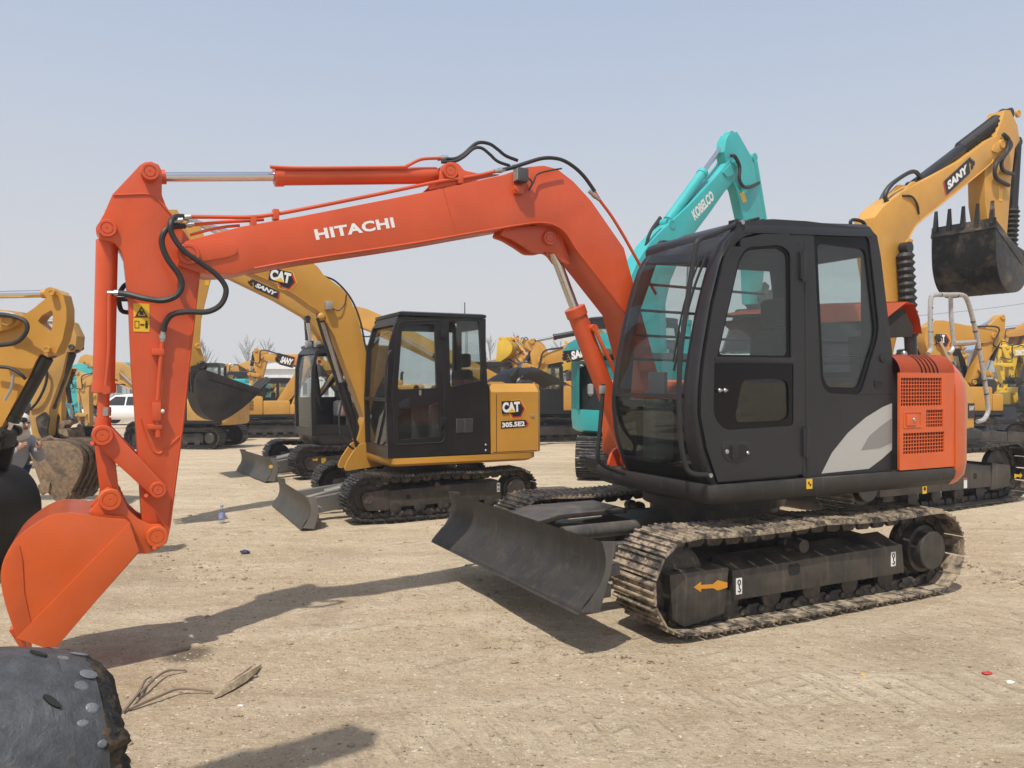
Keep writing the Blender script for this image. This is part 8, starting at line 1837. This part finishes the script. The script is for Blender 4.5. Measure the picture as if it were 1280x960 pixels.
# ------------------------------------------------------------------ background: sheds, trees, poles, wires, leaning grid
def backdrop():
    def shed(name, label, px0, px1, top, d, mat, roof=None, depth=10, eave=0.8, posts=6):
        x0, x1 = (px0-640)/FPX*d, (px1-640)/FPX*d; h = EYE+(HOR-top)*d/FPX
        root = empty(name, ((x0+x1)/2, d, yard_fall(d))); h -= yard_fall(d); tag(root, label, 'building', 'sheds along the far edge of the yard'); w_ = (x1-x0)/2
        q = B(); q.box(-w_, w_, 0, depth, -0.2, h*eave); q.make('wall', mat, root)
        q = B(); q.prism([(-w_-0.3, h*eave), (w_+0.3, h*eave), (w_+0.3, h*eave+0.15), (w_*0.0, h), (-w_-0.3, h*eave+0.15)], -0.3, depth+0.3); q.make('roof', roof or mat, root)
        n = posts
        for i in range(n):
            x = -w_+(2*w_)*(i+0.5)/n; q = B(); q.box(x-w_/n*0.45, x+w_/n*0.45, -0.05, 0.02, h*0.25, h*0.55); f = q.make('window', 'buildgrey', root)
            q = B(); q.box(x-w_/n*0.38, x+w_/n*0.38, -0.07, -0.045, h*0.28, h*0.52); q.make('pane', 'glasspane', f)
            q = B(); q.box(x-w_/n*0.95, x-w_/n*0.90, -0.08, 0.0, -0.1, h*eave); q.make('post', mat, root)
        return root
    shed('white_shed', 'white low shed behind the black hanging bucket', 232, 276, 452, 75, 'buildwhite')
    shed('white_shed', 'long white site building behind the lettered far boom', 296, 480, 449, 82, 'buildwhite', 'buildwhite', posts=14)
    shed('white_shed', 'grey roofed shed at the far right beyond the yellow excavators', 1236, 1330, 418, 70, 'buildgrey', 'roofblue')
    shed('white_shed', 'pale shed far beyond the white car', 60, 190, 455, 95, 'buildgrey', 'buildwhite', posts=8)
    shed('white_shed', 'pale wall far behind the bright yellow excavator', 560, 800, 461, 105, 'buildgrey', 'buildgrey', posts=12)
    shed('white_shed', 'low pale wall beyond the silver wrapped rail', 1050, 1235, 455, 95, 'buildgrey', 'buildgrey', posts=10)
    # bare trees
    rnd = random.Random(21)
    def tree(px, top, d, lab):
        x = (px-640)/FPX*d; h = EYE+(HOR-top)*d/FPX
        root = empty('bare_tree', (x, d, yard_fall(d))); h -= yard_fall(d); tag(root, lab, 'tree', 'bare winter trees at the far edge')
        tr = B(); tr.tube([(0, 0, 0), (rnd.uniform(-.1, .1), 0, h*0.35), (rnd.uniform(-.2, .2), 0, h*0.7), (rnd.uniform(-.3, .3), 0, h)], [0.16, 0.12, 0.07, 0.03], 6, 3); tr.make('trunk', 'bark', root)
        cr = B()
        for i in range(26):
            z = h*(0.25+0.70*rnd.random()); a = rnd.uniform(0, 6.28); L = h*0.30*(1.15-z/h)+0.5
            e = Vector((math.cos(a)*L*0.7, math.sin(a)*L*0.7, z+L*0.9)); p = Vector((0, 0, z)); m = p.lerp(e, 0.5)+Vector((0, 0, -0.1*L))
            cr.tube([p, m, e], [0.045, 0.03, 0.015], 4, 2)
            for k in range(5):
                s = p.lerp(e, 0.3+0.14*k); a2 = a+rnd.uniform(-1.4, 1.4); l2 = L*0.45
                cr.tube([s, s+Vector((math.cos(a2)*l2*0.5, math.sin(a2)*l2*0.5, l2*rnd.uniform(0.5, 1.0)))], 0.014, 3, 1, False)
        cr.make('crown', 'bark', root)
    for i, (px, top, d, lab) in enumerate(((256, 432, 70, 'bare tree above the black hanging bucket'), (310, 425, 85, 'bare tree just left of the lettered far boom'), (333, 428, 84, 'bare tree behind the arm of the lettered far boom'), (612, 425, 90, 'bare tree just right of the yellow mini cab'), (648, 422, 92, 'bare tree between the two raised far arms'), (668, 430, 95, 'bare tree above the amber lettered boom'), (700, 428, 90, 'bare tree left of the orange boom cylinder'), (1226, 420, 85, 'bare tree seen through the wrapped rail'), (1262, 425, 88, 'bare tree above the far right shed'))): tree(px, top, d, lab)
    # wooden power poles and wires
    def pole(px, top, d, lab):
        x = (px-640)/FPX*d; h = EYE+(HOR-top)*d/FPX; root = empty('power_pole', (x, d, yard_fall(d))); tag(root, lab, 'pole', 'power poles behind the yard')
        q = B(); q.cyl((0, 0, 0), (0, 0, h), 0.16, 10, r1=0.10); q.make('shaft', 'pole', root); q = B(); q.box(-1.1, 1.1, -0.06, 0.06, h-0.7, h-0.55); q.make('crossarm', 'pole', root); return Vector((x, d, h-0.5))
    p1 = pole(583, 378, 60, 'thin pole above the yellow mini cab roof'); p2 = pole(1500, 330, 70, 'power pole past the right edge'); p3 = pole(386, 447, 62, 'grey pole behind the dark open cab'); p4 = pole(1000, 395, 72, 'power pole behind the orange cab')
    def wire(a, b_, sag, lab):
        q = B(); P = [a.lerp(b_, i/12)-Vector((0, 0, sag*4*(i/12)*(1-i/12))) for i in range(13)]; q.tube(P, 0.022, 4, 1, False); tag(q.make('power_line', 'hose'), lab, 'cable', 'power lines behind the yard')
    wire(p4, p2, 1.0, 'upper power line crossing behind the raised black bucket'); wire(p4-Vector((0, 0, 1.2)), p2-Vector((0, 0, 2.4)), 1.0, 'lower power line crossing behind the wrapped rail')
    wire(p1-Vector((0, 0, 4.5)), p4-Vector((0, 0, 3.0)), 0.8, 'power line crossing low behind the orange boom cylinder')
    # leaning black grid panel and pale crate at the right
    g = gp(1222, 541); root = empty('grid_panel', (g.x, g.y, yard_fall(g.y)), R(-18)); tag(root, 'black ribbed grid panel leaning near the wrapped rail', 'panel')
    q = B(); 
    W_, H_ = 0.95, 1.25
    for i in range(10): x = -W_/2+W_*i/9; q = B(); q.box(x-0.02, x+0.02, -0.02, 0.02, 0.1, H_-0.05); q.xform(Matrix.Rotation(R(-12), 4, 'Y') @ Matrix.Rotation(R(-15), 4, 'X')); q.make('bar', 'gloss_black', root)
    for z in (0.06, H_): q = B(); q.box(-W_/2-0.05, W_/2+0.05, -0.03, 0.03, z-0.05, z+0.05); q.xform(Matrix.Rotation(R(-12), 4, 'Y') @ Matrix.Rotation(R(-15), 4, 'X')); q.make('rail', 'gloss_black', root)
    g = gp(1262, 538); root = empty('black_plate', (g.x, g.y, yard_fall(g.y)), R(10)); tag(root, 'plain black plate leaning right of the ribbed grid panel', 'plate')
    q = B(); q.box(-0.4, 0.4, -0.03, 0.03, 0, 1.0, 0.01); q.xform(Matrix.Rotation(R(-14), 4, 'X')); q.make('plate', 'gloss_black', root)
    g = gp(1225, 533); root = empty('pale_engine_crate', (g.x-0.2, g.y+1.2, yard_fall(g.y+1.2)), R(8)); tag(root, 'pale grey boxed machine part standing behind the ribbed panel', 'machine part')
    q = B(); q.box(-0.9, 0.9, -0.5, 0.5, 0.3, 1.1, 0.06); q.box(-0.6, 0.2, -0.55, 0.5, 1.1, 1.5, 0.05); q.make('casing', 'pale_plastic', root); q = B(); q.cyl((0.5, -0.6, 0.9), (0.5, -0.4, 0.9), 0.25, 16); q.make('pulley', 'steel', root)
    q = B(); q.box(-1.0, 1.0, -0.5, 0.5, 0, 0.3, 0.02); q.make('pallet', 'wood', root)
    # planks under the bright yellow machine
    for i, (px, py, L, a) in enumerate(((690, 524, 2.2, 8), (700, 520, 1.8, 15), (684, 528, 2.0, 2))):
        g = gp(px, py+6); q = B(); q.box(-L/2, L/2, -0.14, 0.14, 0, 0.09, 0.01); o = q.make('plank', 'wood'); o.location = (g.x, g.y, 0.02+0.09*i+yard_fall(g.y)); o.rotation_euler = (0, 0, R(a))
        tag(o, ('lowest plank', 'longest plank', 'uppermost plank')[(0, 2, 1)[i] if False else (0, 1, 2)[i]]+' of the timber lying behind the yellow mini hood', 'plank', 'timber behind the yellow mini')
M['glasspane'] = plain('dark_window_glass', (0.06, 0.07, 0.08), 0.15)

def haze():
    m = bpy.data.materials.new('dusty_air'); m.use_nodes = True; nt = m.node_tree; nt.nodes.clear()
    o = nt.nodes.new('ShaderNodeOutputMaterial'); v = nt.nodes.new('ShaderNodeVolumePrincipled'); v.inputs['Density'].default_value = 0.0018; v.inputs['Color'].default_value = (0.93, 0.95, 1.0, 1); v.inputs['Anisotropy'].default_value = 0.0
    nt.links.new(v.outputs[0], o.inputs['Volume'])
    q = B(); q.box(-130, 130, -30, 140, -2.6, 13); h = q.make('haze', m); h['kind'] = 'stuff'; tag(h, 'thin dusty haze hanging over the yard', 'haze', kind='stuff')
ground()
orange_excavator()
yellow_mini()
dark_cab_machine()
teal_machine()
right_machine()
left_near()
left_second()
far_machines()
backdrop()
car('white_car', 'white parked car seen between the orange bucket cylinder and arm', -18.6, 39, 172, 'carwhite')
car('dark_car', 'dark parked car behind the black hanging bucket', -14.0, 38, 4, 'cardark')
person()
foreground_bucket()
litter()
haze()
